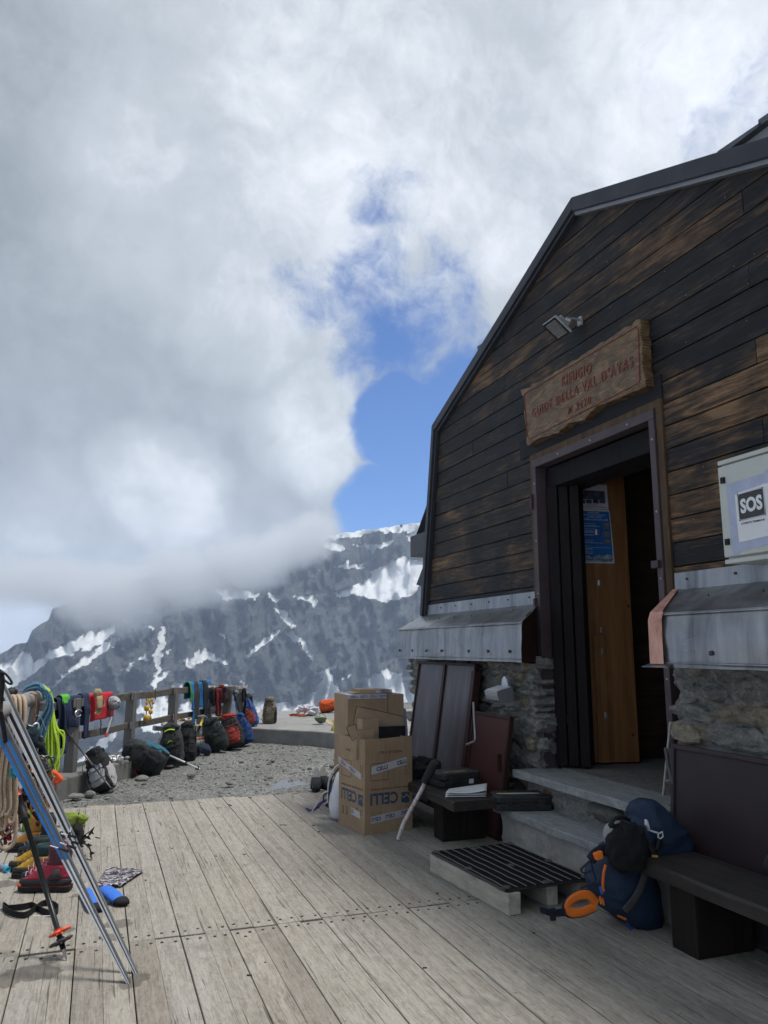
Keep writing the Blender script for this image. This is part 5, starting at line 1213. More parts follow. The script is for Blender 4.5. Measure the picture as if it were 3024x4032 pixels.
k = MB(); a, c = wy(*c4(1375, 338), 7.09), wy(*c4(1465, 336), 7.09); fit(k, 'CELLI', planeM((a + c) / 2, c - a, (0, 0, 1)), (c - a).length, .022, bold=.03); bw(k, 'tape_lettering', M_printn, fb)
k = MB(); k.prism([wy(x, y, 7.3) for x, y in ((1592, 2790), (1598, 2880), (1600, 2960), (1606, 2960), (1606, 2880), (1598, 2790))], (0, .1, 0)); tag(k.build('plastic_sheet', plain((.4, .42, .5), .3)), 'sliver of pale plastic sheet behind the stacked boxes', 'plastic sheet')
# ---- tube with foam handle
hp = [gz(1568, 3305, .01)] + [wy(x, y, Y) for x, y, Y in ((1590, 3240, 5.98), (1622, 3180, 5.97), (1660, 3110, 5.96), (1678, 3070, 5.95))]
hp2 = [wy(x, y, Y) for x, y, Y in ((1672, 3082, 5.95), (1690, 3045, 5.93), (1705, 3015, 5.92), (1718, 3008, 5.91), (1722, 3016, 5.90))]
ho = root('tube', 'clear red striped tube with black foam handle leaning on the bench', 'tube', hp[0])
m, nt, b = mk('striped_tube'); q = NT(nt); setc(nt, b, q.ramp(q.noise(q.co((8, 3, 3)), 5, 3), [(.50, (.60, .56, .56)), (.56, (.42, .14, .15)), (.62, (.6, .57, .57))])); b.inputs['Roughness'].default_value = .25
def smooth_path(p, n=6):
    p = [Vector(a) for a in p]; o = []
    for i in range(len(p) - 1):
        p0, p1, p2, p3 = p[max(i - 1, 0)], p[i], p[i + 1], p[min(i + 2, len(p) - 1)]
        for j in range(n):
            t = j / n; o.append(.5 * ((2 * p1) + (p2 - p0) * t + (2 * p0 - 5 * p1 + 4 * p2 - p3) * t * t + (3 * p1 - p0 - 3 * p2 + p3) * t ** 3))
    return o + [p[-1]]
bw(MB().tube(smooth_path(hp), .017, 12), 'clear_tube', m, ho, smooth=True); bw(MB().tube(smooth_path(hp2), .036, 14), 'foam_handle', M_rubber, ho, smooth=True)
# ---- tool cases, papers, bundle
def case(name, label, c, d, ang, feats):
    rt = root(name, label, 'tool case', c, (0, 0, ang)); w_, e_, h_ = d
    M_c = plain((.030, .031, .032), .5, 0, .25, 20, .2)
    def shell(z0, z1, ins):
        ch = .035; o = []
        for z, i_ in ((z0, .006 + ins), (z0 + .008, ins), (z1 - .008, ins), (z1, .01 + ins)):
            x, y = w_ / 2 - i_, e_ / 2 - i_; o.append([Vector(q_) for q_ in ((-x + ch, -y, z), (x - ch, -y, z), (x, -y + ch, z), (x, y - ch, z), (x - ch, y, z), (-x + ch, y, z), (-x, y - ch, z), (-x, -y + ch, z))])
        return MB().loft(o)
    shell(0, h_ * .48, 0).build('case_base', M_c, rt, bevel=.003); shell(h_ * .52, h_, .003).build('case_lid', M_c, rt, bevel=.003)
    MB().b2((-w_ * .5 + .02, -e_ / 2 + .01, h_ * .46), (w_ * .5 - .02, e_ / 2 - .01, h_ * .54)).build('seam', M_black, rt)
    for sx in (-.27, .27): MB().b2((w_ * sx - .022, -e_ / 2 - .006, h_ * .25), (w_ * sx + .022, -e_ / 2 + .004, h_ * .78)).build('latch', M_c, rt, bevel=.002)
    MB().tube([(-.05, -e_ / 2, h_ * .5), (-.05, -e_ / 2 - .02, h_ * .5), (.05, -e_ / 2 - .02, h_ * .5), (.05, -e_ / 2, h_ * .5)], .007, 6).build('handle', M_c, rt)
    for lo, hi, mt, nm in feats: MB().b2(lo, hi).build(nm, mt, rt)
    return rt
c1 = gz(1785, 3085, .385)
case('tool_case', 'closed dark octagonal tool case with worn yellow lettering on the bench', (c1.x, c1.y, .382), (.40, .28, .105), .12, [((-.12, -.06, .1052), (.1, -.02, .1062), plain((.30, .2, .06), .7, 0, .8, 40), 'lid_lettering'), ((.06, -.147, .02), (.105, -.1462, .055), M_white, 'label')])
c2_ = gz(2080, 3197, .29) + Vector((.03, .15, 0))
case('tool_case', 'long black tool case with a pale lid strip on the lower step', (c2_.x, c2_.y, .292), (.46, .27, .105), R(-16), [((-.19, -.03, .1052), (.14, .015, .1062), plain((.45, .46, .42), .6), 'lid_strip'), ((-.236, -.09, .03), (-.2352, -.04, .065), M_white, 'label'), ((-.19, -.03, .1064), (-.09, .0, .107), plain((.5, .5, .08), .6), 'yellow_mark')])
pp = root('papers', 'curled sheaf of white papers on the near end of the bench', 'paper', gz(1830, 3125, .385))
pc = [gz(x, y, .384) for x, y in ((1752, 3140), (1766, 3114), (1916, 3100), (1914, 3138))]
for s_ in range(3):
    k = MB(); k.grid(lambda u, v: (pc[0].lerp(pc[3], u)).lerp(pc[1].lerp(pc[2], u), v) + Vector((s_ * .004, s_ * .003, .003 + s_ * .006 + .018 * (1 - v) * (.6 + .4 * sin(u * 5 + s_)) * (s_ / 2) + .008 * u * s_)), 14, 6); bw(k, 'sheet', M_white, pp, smooth=True, solid=.0006)
def lump(mb, c, rad, rot=None, amp=.35, fr=2.2, sd=0, n=40, k=26, power=.85): return mb.ell(c, rad, rot, n, k, amp, fr, 0, sd, power)
bc_ = wy(1655, 3012, 6.55)
tag(lump(MB(), (bc_.x, bc_.y, .45), (.15, .17, .085), amp=.5, sd=4).build('dark_bundle', fabric((.018, .019, .022)), smooth=True), 'crumpled dark jacket bundle on the bench behind the box', 'clothing')
# small stick handle at the right edge
k = MB(); k.tube([wy(3040, 3440, 2.75), wy(3022, 3425, 2.75), wy(3016, 3400, 2.75), wy(3026, 3380, 2.75), wy(3042, 3370, 2.75)], .012, 8)
tag(k.build('strap_loop', M_black, smooth=True), 'black strap loop hanging at the right edge above the bench', 'strap')
# ================================================================ FENCE AND GEAR ALONG IT
M_post = oldwood((.13, .125, .12), 'grey_post', (24, 24, 2), .75, .5); M_rail = oldwood((.10, .09, .078), 'grey_rail', (9, 9, 22), .8, .8)
def fence_t(px, z, off=0.0):
    lo, hi = -6.0, 12.0
    for _ in range(50):
        m_ = (lo + hi) / 2; p = FA + FD * m_ + FN * off; q_ = proj((p.x, p.y, z))[0]
        if q_ < px: lo = m_
        else: hi = m_
    return lo
def fp(px, z, off=0.0): t = fence_t(px, z, off); p = FA + FD * t + FN * off; return Vector((p.x, p.y, z))
FROT = Matrix((FD, FN, Vector((0, 0, 1)))).transposed()
fence = root('wooden_fence', 'weathered grey post and rail fence along the edge of the terrace', 'fence', (FA.x + FD.x * 2, FA.y + FD.y * 2, .17))
PXP = (275, 503, 674, 812)
for px in PXP:
    p = fp(px, .17, .05); k = MB(); lean = .035 if px == 503 else 0
    k.prism([p + FD * sx * .045 + FN * sy * .055 for sx, sy in ((-1, -1), (1, -1), (1, 1), (-1, 1))], Vector((0, 0, .78)) + FD * lean * .6); bw(k, 'post', M_post, fence, bevel=.006)
    for z in (.90, .55):
        k = MB()
        for s_ in (-1, 1): k.box(p + FD * s_ * .075 - FN * .048 + Vector((0, 0, z - .17)) + FD * lean * .5, (.045, .012, .085), FROT)
        bw(k, 'bracket', M_post, fence, bevel=.003)
tS = fence_t(150, .9, .05); tE = fence_t(812, .9, .05)
for z, h in ((.90, .085), (.545, .075)):
    for i, (a, c) in enumerate(((tS, fence_t(275, .17, .05)), (fence_t(275, .17, .05), fence_t(503, .17, .05)), (fence_t(503, .17, .05), fence_t(674, .17, .05)), (fence_t(674, .17, .05), fence_t(812, .17, .05)))):
        k = MB(); rings = []
        for j in range(9):
            t = a + .046 + (c - a - .092) * j / 8; p = FA + FD * t + FN * .06; dz = -.012 * sin(pi * j / 8) + .004 * noise.noise(Vector((t * 3, z, 1)))
            rings.append([Vector((p.x, p.y, z + dz)) + FN * s1 * .022 + Vector((0, 0, s2 * h / 2)) for s1, s2 in ((-1, -1), (-1, 1), (1, 1), (1, -1))])
        k.loft(rings); bw(k, 'rail', M_rail, fence, bevel=.005)
# corner frame at the end of the fence
cr = root('timber_frame', 'grey timber barrier of heavy posts at the corner of the platform', 'barrier', gz(890, 2850, ZP))
Yc = fp(812, .9, .05).y
Y5 = Yc - .05
def beam_px(px0, py0, px1, py1, Y0, Y1, w, h, name='beam', mat=None):
    a, c = wy(px0, py0, Y0), wy(px1, py1, Y1); d_ = (c - a).normalized(); side = d_.cross(Vector((0, 0, 1)));
    if side.length < .3: side = Vector((1, -.35, 0))
    side.normalize(); up = side.cross(d_).normalized(); k = MB()
    k.prism([a + side * s1 * w / 2 + up * s2 * h / 2 for s1, s2 in ((-1, -1), (1, -1), (1, 1), (-1, 1))], c - a); bw(k, name, mat or M_post, cr, bevel=.006)
beam_px(822, 2713, 913, 2711, Y5, Y5 + .1, .05, .065); beam_px(903, 2716, 886, 2850, Y5 + .12, Y5 + .12, .11, .11, 'post'); beam_px(925, 2705, 880, 2716, Y5 + 1.0, Y5 + .2, .05, .06)
beam_px(948, 2712, 946, 2845, Y5 + .9, Y5 + .9, .11, .11, 'post'); beam_px(905, 2828, 943, 2802, Y5 + .3, Y5 + .9, .05, .055, 'brace'); beam_px(820, 2792, 884, 2790, Y5 + .4, Y5 + .4, .05, .10); beam_px(820, 2806, 884, 2803, Y5 + .3, Y5 + .3, .04, .035); beam_px(928, 2730, 950, 2716, Y5 + .5, Y5 + .9, .05, .05, 'brace')
beam_px(787, 2800, 787, 2862, Y5 + 1.2, Y5 + 1.2, .10, .10, 'post')
beam_px(605, 2867, 710, 2873, 12.8, 12.9, .12, .07, 'steel_beam', plain((.13, .13, .14), .5, .5))
beam_px(715, 2868, 795, 2866, 12.6, 12.7, .2, .09, 'block', M_conc)
# ---- clothes over the rails
def hang(name, label, cat, c, px0, px1, z, drop, back=.2, out_=.05, amp=.018, wr=9, sd=0, line=None, taper=0, parts=(), nrm=None, rad=.03, hem=None, mat=None):
    if line is None:
        a, b_ = fp(px0, z, .06), fp(px1, z, .06); nm = -FN
    else: a, b_, nm = line
    rt_p = (a + b_) / 2; ln = (b_ - a).length
    mat = mat or fabric(c)
    def fn(u, v):
        p = a.lerp(b_, u); dr = drop if hem is None else drop * (hem[0] + (hem[1] - hem[0]) * u)
        L = back + pi * rad + dr; s_ = v * L; fold = amp * (sin(u * wr + sd + 2 * sin(v * 3 + sd)) + .6 * noise.noise(Vector((u * ln * 9, v * 3, sd)))) 
        if s_ < back: q_ = p - nm * (rad + fold * .6) + Vector((0, 0, -(back - s_)))
        elif s_ < back + pi * rad: th_ = (s_ - back) / rad; q_ = p + nm * (-cos(th_) * rad) + Vector((0, 0, sin(th_) * rad))
        else:
            dd = s_ - back - pi * rad; g_ = min(1, dd / .12); q_ = p + nm * (rad + out_ * g_ * .3 + fold * g_) + Vector((0, 0, -dd)); q_ = q_ + (b_ - a) * (-taper * (u - .5) * dd / drop) + (b_ - a).normalized() * .02 * noise.noise(Vector((v * 5, sd, 2)))
        return q_
    mb = MB().grid(fn, max(10, int(ln / .012)), 34); return mb, mat, rt_p
def hang_thing(name, label, cat, *a, **k):
    mb, mat, _ = hang(name, label, cat, *a, **k); o = mb.build(name, mat, smooth=True, solid=.005); tag(o, label, cat); return o
NAVY = (.020, .032, .075)
hang_thing('jacket', 'dark navy trousers over the fence rail nearest the neon rope', 'clothing', (.012, .02, .045), 215, 252, .945, .50, sd=1, wr=7)
o = hang_thing('jacket', 'navy blue jacket hanging over the rail in front of the second post', 'clothing', NAVY, 255, 338, .95, .30, sd=3, amp=.025, wr=14)
for px0, px1, dr in ((233, 262, .56), (313, 340, .45)):
    mb, mat, _ = hang('', '', '', NAVY, px0, px1, .955, dr, sd=px0, amp=.012, wr=5, rad=.036, out_=.09, taper=.25); mb.v = [q_ - o.location for q_ in mb.v]; mb.build('sleeve', mat, o, smooth=True, solid=.012)
hang_thing('sling', 'bright green strap lying over the rail beside the navy jacket', 'strap', (.10, .42, .05), 232, 262, .962, .05, back=.05, rad=.04, wr=3, amp=.005)
hang_thing('shirt', 'bright red shirt hanging over the fence rail', 'clothing', (.48, .022, .035), 342, 436, .95, .27, sd=5, amp=.012, wr=12, hem=(1.02, .95))
# tan glove
gl = root('glove', 'tan leather glove laid over the rail on the red shirt', 'glove', fp(372, .95, -.02))
k = MB(); g0 = fp(374, .99, .0); k.ell(g0 + Vector((0, 0, -.0)) - FN * .03, (.055, .045, .05), FROT, 16, 10, .2, 3, 0, 2); k.loft([[(g0 - FN * (.06 + .02 * t) + Vector((0, 0, -.03 - .14 * t)) + FD * (-.02 * t)) + FROT @ Vector(((.045 + .012 * sin(t * 3)) * cos(a * pi / 6), .022 * sin(a * pi / 6), 0)) for a in range(12)] for t in (0, .3, .6, .85, 1)])
bw(k, 'palm', fabric((.33, .26, .155), var=.2), gl, smooth=True)
for i, (dx, L) in enumerate(((-.045, .055), (-.018, .07), (.008, .068), (.032, .05))):
    p = g0 - FN * .08 + FD * (dx - .02) + Vector((0, 0, -.165)); bw(MB().tube([p, p + Vector((0, 0, -L * .6)) + FD * dx * .2, p + Vector((0, 0, -L)) + FD * dx * .35 + FN * .012], [.013, .012, .009], 8), 'finger', fabric((.33, .26, .155), var=.2), gl, smooth=True)
p = g0 - FN * .07 + FD * .05 + Vector((0, 0, -.07)); bw(MB().tube([p, p + FD * .03 + Vector((0, 0, -.045)), p + FD * .03 + Vector((0, 0, -.08))], [.015, .013, .009], 8), 'thumb', fabric((.33, .26, .155), var=.2), gl, smooth=True)
# grey harness / helmet hanging
def helmet(name, label, c, r, col, rot=(0, 0, 0), col2=(.02, .02, .02), strap=True):
    rt = root(name, label, 'helmet', c, rot); n_ = 22; rings = []
    for i in range(9):
        th_ = pi / 2 * i / 8; rings.append([Vector((r * 1.18 * cos(th_) * cos(2 * pi * j / n_), r * cos(th_) * sin(2 * pi * j / n_), r * .95 * sin(th_) + .012 * (cos(4 * pi * j / n_) if i < 2 else 0) + .006 * (sin(3 * 2 * pi * j / n_) if i > 3 else 0))) for j in range(n_)])
    MB().loft(rings).build('shell', plain(col, .35, 0, .1), rt, smooth=True)
    MB().tube([Vector((r * 1.19 * cos(2 * pi * j / 22), r * 1.02 * sin(2 * pi * j / 22), -.003 + .012 * cos(4 * pi * j / 22))) for j in range(22)], .007, 6, closed=True).build('rim', plain(col2, .5), rt, smooth=True)
    for a in (-.6, 0, .6): MB().box((r * .75, r * a * .8, r * .62), (r * .34, r * .16, r * .12), ry(.9)).build('vent', plain((.015, .015, .015), .6), rt, bevel=.006)
    if strap: MB().tube(smooth_path([(r * .6, -r * .9, 0), (r * .3, -r * .8, -r * .5), (0, 0, -r * .8), (r * .3, r * .8, -r * .5), (r * .6, r * .9, 0)], 4), .005, 6, flat=.4).build('chin_strap', M_black, rt)
    return rt
helmet('grey_helmet', 'grey climbing helmet hanging on the rail beside the red shirt', fp(447, .86, -.03), .075, (.34, .35, .37), (R(80), R(20), R(30)))
k = MB(); a = fp(438, .80, -.04)
for i in range(5): k.tube([a + Vector((rnd.uniform(-.03, .03), 0, .12)), a + Vector((rnd.uniform(-.03, .03), -.01, .02)), a + Vector((rnd.uniform(-.03, .03), 0, -.1 - .03 * i))], .006, 6, flat=.5)
tag(k.build('webbing', fabric((.13, .13, .14))), 'tangle of grey webbing straps hanging below the grey helmet', 'strap')
k = MB(); k.tube([fp(440, .70, -.05), fp(418, .50, -.06)], .011, 8); o = tag(k.build('hanging_pole', M_alu), 'short silver pole end with red tip hanging by the red shirt', 'pole')
k = MB(); k.tube([fp(421, .53, -.061), fp(417, .485, -.062)], .016, 8); k.v = [q_ - o.location for q_ in k.v]; k.build('tip', plain((.6, .06, .04), .5), o)
k = MB(); k.tube([fp(396, .69, -.02), fp(398, .62, -.03), fp(394, .58, -.03), fp(398, .52, -.03)], .006, 6); tag(k.build('cord', fabric((.03, .02, .08))), 'thin purple cord dangling under the red shirt', 'cord')
k = MB(); c_ = fp(309, .80, -.06); k.tube([c_ + FD * .062 * cos(t * pi / 8 + .4) + Vector((0, 0, .035 * sin(t * pi / 8 + .4))) for t in range(14)], .006, 6); tag(k.build('wire_ring', M_alu), 'open silver wire ring on the navy jacket', 'ring')
# yellow beads chain
lanterns = [(577, 2768, .018), (586, 2760, .02), (596, 2756, .02), (577, 2789, .034), (593, 2803, .028), (596, 2785, .02), (576, 2828, .040), (591, 2826, .02), (603, 2768, .018)]
lr = root('insulator_string', 'string of amber yellow plastic pieces hanging from the fence rail', 'hanging ornament', fp(586, .90, -.05))
for px, py, r_ in lanterns:
    tt = fp(px, .7, -.04); p = wy(px, py, tt.y); k = MB(); k.lathe([(.001, r_ * 1.1), (r_ * .7, r_ * 1.0), (r_, r_ * .6), (r_ * .95, -r_ * .7), (r_ * .5, -r_), (.001, -r_ * 1.05)], p, n=12); bw(k, 'bead', plain((.55, .33, .03), .35, 0, .3, 30), lr, smooth=True)
for ch in ((0, 3, 6), (1, 5, 4, 7), (2, 8, 5)):
    k = MB(); pts_ = [fp(lanterns[ch[0]][0], .92, -.04)] + [wy(lanterns[i][0], lanterns[i][1], fp(lanterns[i][0], .7, -.04).y) for i in ch]; k.tube(pts_, .006, 6); bw(k, 'cord', plain((.2, .12, .03), .6), lr)
k = MB(); k.tube([fp(612, .95, -.0) + Vector((0, 0, .02)), fp(611, .95, -.035) , fp(612, .84, -.03), fp(613, .83, .03)], .008, 6); bw(k, 'cord', plain((.12, .07, .03), .6), lr)
# jacket in bright blue, black and green
BLU = (.016, .13, .32)
jk = hang_thing('jacket', 'bright blue and black jacket slung over the far fence rail', 'clothing', BLU, 765, 800, .96, .34, sd=9, amp=.02, wr=8)
for px0, px1, dr, c, nm in ((741, 757, .36, BLU, 'sleeve'), (752, 770, .50, (.03, .033, .036), 'sleeve'), (790, 806, .50, (.018, .018, .022), 'sleeve'), (803, 820, .24, BLU, 'sleeve'), (748, 762, .58, BLU, 'cuff'), (796, 805, .56, BLU, 'cuff')):
    mb, mat, _ = hang('', '', '', c, px0, px1, .965, dr, sd=px0, amp=.01, wr=4, rad=.04 if nm == 'sleeve' else .03, out_=.08); mb.v = [q_ - jk.location for q_ in mb.v]; mb.build(nm, mat, jk, smooth=True, solid=.012)
hang_thing('hood', 'lime green lined garment beside the bright blue jacket on the rail', 'clothing', (.05, .22, .07), 736, 748, .96, .24, sd=2, rad=.045, wr=3)
tl_ = (wy(832, 2718, Y5 - .03), wy(900, 2716, Y5 + .05), Vector((.1, -1, 0)))
hang_thing('dark_clothes', 'dark red and black clothes drying on the corner barrier', 'clothing', (.03, .014, .018), 0, 0, 0, .24, line=tl_, sd=4, wr=12, hem=(1, .7))
hang_thing('socks', 'dark red socks hanging below the black clothes', 'clothing', (.13, .014, .02), 0, 0, 0, .38, line=(wy(850, 2718, Y5 - .05), wy(872, 2718, Y5 - .05), Vector((.1, -1, 0))), sd=8, wr=6)
for px, py, c, r_, lab in ((822, 2706, (.5, .5, .52), .03, 'pale grey lump of gear at the left end of the corner barrier'), (837, 2706, (.3, .3, .28), .035, 'dull metallic gear tied on top of the corner barrier'), (873, 2700, (.35, .06, .04), .034, 'red and black glove lying on top of the corner barrier'), (889, 2700, (.6, .6, .62), .026, 'small white cup on top of the corner barrier')):
    p = wy(px, py, Y5); tag(MB().ell(p, (r_ * 1.3, r_, r_ * .8), n=14, k=9, amp=.4, seed=px).build('small_gear', plain(c, .5, 0, .3)), lab, 'gear')
k = MB(); k.tube([wy(843, 2712, Y5 - .06), wy(842, 2750, Y5 - .07), wy(845, 2782, Y5 - .06)], .007, 6); tag(k.build('cord', fabric((.14, .09, .06))), 'brown cord hanging down the corner barrier', 'cord')
k = MB(); k.tube(smooth_path([wy(x, y, Y5 + .1) for x, y in ((821, 2798), (824, 2782), (832, 2778), (834, 2790), (828, 2796), (840, 2790), (848, 2794), (842, 2798))], 4), .008, 6); tag(k.build('white_sling', fabric((.5, .5, .5))), 'white sling looped on the lower beam of the barrier', 'strap')
k = MB(); k.tube([wy(831, 2785, Y5), wy(832, 2840, Y5 - .1)], .010, 6); tag(k.build('shaft', plain((.25, .24, .23), .5)), 'thin grey shaft standing beside the yellow black helmet', 'pole')
# crampons on top of the post
def crampon(name, label, c, rot, L=.28, col=(.5, .09, .03), pts_col=(.55, .55, .57), up=1):
    rt = root(name, label, 'crampons', c, rot)
    for s_ in (-1, 1):
        MB().tube(smooth_path([(-L / 2, s_ * .02, 0), (-L * .2, s_ * .032, 0), (L * .1, s_ * .045, 0), (L * .45, s_ * .03, 0)], 4), .007, 5, flat=.5).build('rail_bar', plain(col, .45, .3), rt)
    for x, y in ((-.42, .02), (.0, .045), (.38, .03)):
        for s_ in (-1, 1): MB().lathe([(.016, 0), (.002, .034 * up)], (x * L, y * s_, 0), n=5).build('spike', plain(pts_col, .35, .8), rt)
    for s_ in (-1, 1): MB().lathe([(.010, 0), (.0005, .05)], (L * .46, .02 * s_, 0), ry(1.3), n=5).build('spike', plain(pts_col, .35, .8), rt)
    MB().tube([(-L / 2, -.02, -.01), (-L / 2 - .01, 0, -.02), (-L / 2, .02, -.01)], .008, 6).build('heel_bail', M_black, rt)
    return rt
crampon('crampon', 'red crampon points up on top of the corner post', wy(936, 2706, Y5 + .8), (0, .1, .3)); crampon('crampon', 'second red crampon beside the first, over the blue pack', wy(956, 2708, Y5 + .75), (0, -.1, 1.0), .24)
hang_thing('dark_straps', 'black straps bunched at the top of the corner post', 'strap', (.012, .012, .014), 0, 0, 0, .42, line=(wy(955, 2716, Y5 + .7), wy(966, 2716, Y5 + .7), Vector((.1, -1, 0))), sd=3, wr=5)
# ---- rucksacks
def pack(label, loc, rot, w, d, h, c1, c2, c3=None, name='rucksack', sd=0, lid=True, pocket=True, straps=True, amp=.06, cat='rucksack', stripe=None, side=None, bulge=.12, topn=.75, arms=True):
    rt = root(name, label, cat, loc, rot); f1, f2 = fabric(c1), fabric(c2); c3 = c3 or c1; n_ = 30; rings = []; N_ = 22
    for i in range(N_ + 1):
        t = i / N_; z = h * t; pr_ = (1 + bulge * sin(pi * t)) * (1 if t > .1 else (.78 + .22 * sqrt(t / .1))) * (1 - (1 - topn) * max(0, (t - .45) / .55) ** 1.6)
        if t > .94: pr_ *= .86
        ring = []
        for j in range(n_):
            a = 2 * pi * j / n_; ca_, sa_ = cos(a), sin(a); e = .72
            x = math.copysign(abs(ca_) ** e, ca_) * w / 2 * pr_; y = math.copysign(abs(sa_) ** e, sa_) * d / 2 * pr_
            wv = 1 + amp * (1 - 3 * abs(noise.noise(Vector((ca_ * 1.4, sa_ * 1.4, t * h * 6 + sd))))) + amp * .5 * noise.fractal(Vector((ca_ * 3, sa_ * 3, t * h * 14 + sd)), 1, 2, 3) + amp * .5 * sin(t * 26 + ca_ * 2 + sd) * (.5 + .5 * noise.noise(Vector((a, t * 3, sd))))
            ring.append(Vector((x * wv, y * wv, z)))
        rings.append(ring)
    MB().loft(rings).build('body', f1, rt, smooth=True)
    if lid: lump(MB(), (0, -.01, h * 1.0), (w * .5 * topn * 1.05, d * .52 * topn * 1.15, h * .13), None, .22, 2.4, sd + 1).build('lid', f2, rt, smooth=True)
    if pocket: lump(MB(), (0, -d * .46, h * .36), (w * .36, d * .22, h * .27), None, .2, 2, sd + 2, power=.7).build('front_pocket', fabric(c3), rt, smooth=True)
    if side: lump(MB(), (w * .47, 0, h * .35), (w * .13, d * .4, h * .33), None, .2, 2, sd + 3).build('side_pocket', fabric(side), rt, smooth=True)
    if straps:
        for s_ in (-1, 1):
            MB().tube(smooth_path([(s_ * w * .24, -d * .55, h * 1.04), (s_ * w * .26, -d * .64, h * .85), (s_ * w * .25, -d * .62, h * .6), (s_ * w * .24, -d * .58, h * .3), (s_ * w * .2, -d * .5, h * .08)], 4), .008, 6, flat=.35).build('compression_strap', M_black, rt)
            MB().box((s_ * w * .26, -d * .66, h * .8), (.024, .012, .03)).build('buckle', M_black, rt, bevel=.003)
    if arms:
        for s_ in (-1, 1): MB().tube(smooth_path([(s_ * w * .15, d * .45, h * .92), (s_ * w * .25, d * .75, h * .75), (s_ * w * .33, d * .72, h * .45), (s_ * w * .38, d * .45, h * .15)], 4), .022, 8, flat=.4).build('shoulder_strap', fabric((.015, .015, .017)), rt, smooth=True)
        MB().tube(smooth_path([(-.03, d * .42, h * .96), (0, d * .5, h * 1.05), (.03, d * .42, h * .96)], 4), .006, 6).build('haul_loop', M_black, rt)
    r2 = random.Random(sd * 7 + 1)
    if straps:
        for zz in (.28, .52, .72):
            MB().tube(smooth_path([(-w * .52, -d * .1, h * zz), (-w * .40, -d * .52, h * (zz - .02)), (0, -d * .70, h * (zz - .04)), (w * .40, -d * .52, h * zz), (w * .52, -d * .1, h * (zz + .02))], 4), .007, 5, flat=.35).build('compression_strap', fabric(tuple(min(1, x * 1.8 + .012) for x in c2)), rt)
        for i in range(3):
            x0 = r2.choice((-1, 1)) * w * r2.uniform(.3, .5); z0 = h * r2.uniform(.3, .9); sx_ = math.copysign(1, x0)
            MB().tube(smooth_path([(x0, -d * .5, z0), (x0 + sx_ * .03, -d * .75, z0 * .75), (x0 + sx_ * r2.uniform(0, .07), -d * .8, z0 * .4), (x0 + sx_ * r2.uniform(-.02, .10), -d * .95, max(.01, z0 * .4 - h * .3))], 4), .006, 5, flat=.35).build('loose_strap', M_black, rt)
    if stripe:
        for zz, ww in ((.93, .5), (.62, .2)):
            MB().tube(smooth_path([(-w * ww * .5, -d * .60, h * zz - .01), (0, -d * .68, h * zz + .012), (w * ww * .5, -d * .6, h * zz)], 4), .008, 6).build('piping', plain(stripe, .5), rt)
    return rt
BK = (.016, .017, .019); DG = (.030, .033, .034)
g = gz(415, 3112, 0); pack('black and white rucksack slumped against the kerb under the fence pole', g, (R(-14), R(-26), R(-25)), .24, .19, .42, BK, BK, (.30, .30, .32), sd=1, side=(.34, .33, .34))
g = gz(612, 3042, 0); pack('collapsed black rucksack with a teal pocket lying by the kerb', g + Vector((.09, -.02, .07)), (R(5), R(-62), R(-20)), .31, .25, .47, DG, (.025, .03, .033), BK, sd=7, side=(.02, .12, .17), amp=.09)
sh_ = gz(570, 3042, 0)
g = gz(680, 3010, 0); pack('dark grey rucksack with neon yellow piping standing by the kerb', g, (R(-6), R(-6), R(-15)), .27, .22, .46, DG, DG, BK, sd=12, stripe=(.55, .85, .04))
g = gz(738, 2998, 0); pack('tall narrow black rucksack with its straps splayed to the right', g, (R(-12), R(5), R(30)), .21, .18, .46, BK, BK, BK, sd=15, amp=.09)
g = gz(795, 2968, 0); pack('small navy drawstring pouch on the ground beside the kerb end', g, (0, R(20), R(10)), .20, .15, .15, (.014, .024, .05), (.014, .024, .05), sd=20, lid=False, pocket=False, straps=False, name='pouch', cat='pouch', topn=.4, arms=False)
g = gz(868, 2954, 0); pack('large dark green black rucksack leaning left at the fence corner', g, (R(-10), R(-22), R(-5)), .30, .23, .44, (.017, .024, .025), (.017, .024, .025), (.014, .02, .02), sd=25)
g = gz(925, 2942, 0); pack('red and black rucksack leaning beside the dark green one', g, (R(-14), R(-14), R(-5)), .29, .25, .46, BK, (.34, .05, .045), (.26, .04, .03), sd=31, side=BK)
g = gz(970, 2930, 0); pack('royal blue rucksack leaning beside the red one', g, (R(-10), R(-20), R(-5)), .27, .25, .44, (.010, .035, .13), (.010, .045, .17), (.010, .03, .11), sd=37)
g = gz(985, 2912, 0); pack('small blue stuff sack low in front of the black pack', g, (0, 0, .2), .12, .10, .14, (.012, .05, .18), (.012, .05, .18), sd=41, lid=False, pocket=False, straps=False, name='stuff_sack', cat='stuff sack', arms=False)
g = gz(972, 2898, 0) + Vector((.03, .1, .0)); pk = pack('tall black rucksack with a white zigzag cord at the platform edge', g, (R(-6), R(-4), R(0)), .30, .26, .62, BK, BK, BK, sd=44)
zz = []
for i in range(12): zz.append((.10 + .03 * (i % 2) * 2, -.17 - .01, .05 + i * .04))
MB().tube(zz, .007, 5).build('zigzag_cord', fabric((.45, .45, .45)), pk)
g = gz(1010, 2862, ZP); pk = pack('blue and orange rucksack standing tall against the corner post', g + Vector((-.05, .1, 0)), (R(-5), R(-24), R(0)), .26, .22, .52, (.015, .07, .26), (.02, .09, .32), (.30, .06, .03), sd=48)
g = gz(1060, 2849, ZP); pack('tan and black rucksack standing alone on the concrete platform', g, (R(-2), R(0), R(-20)), .22, .17, .40, (.17, .14, .10), (.16, .135, .10), (.18, .15, .11), sd=52, side=BK, amp=.03, bulge=.05)
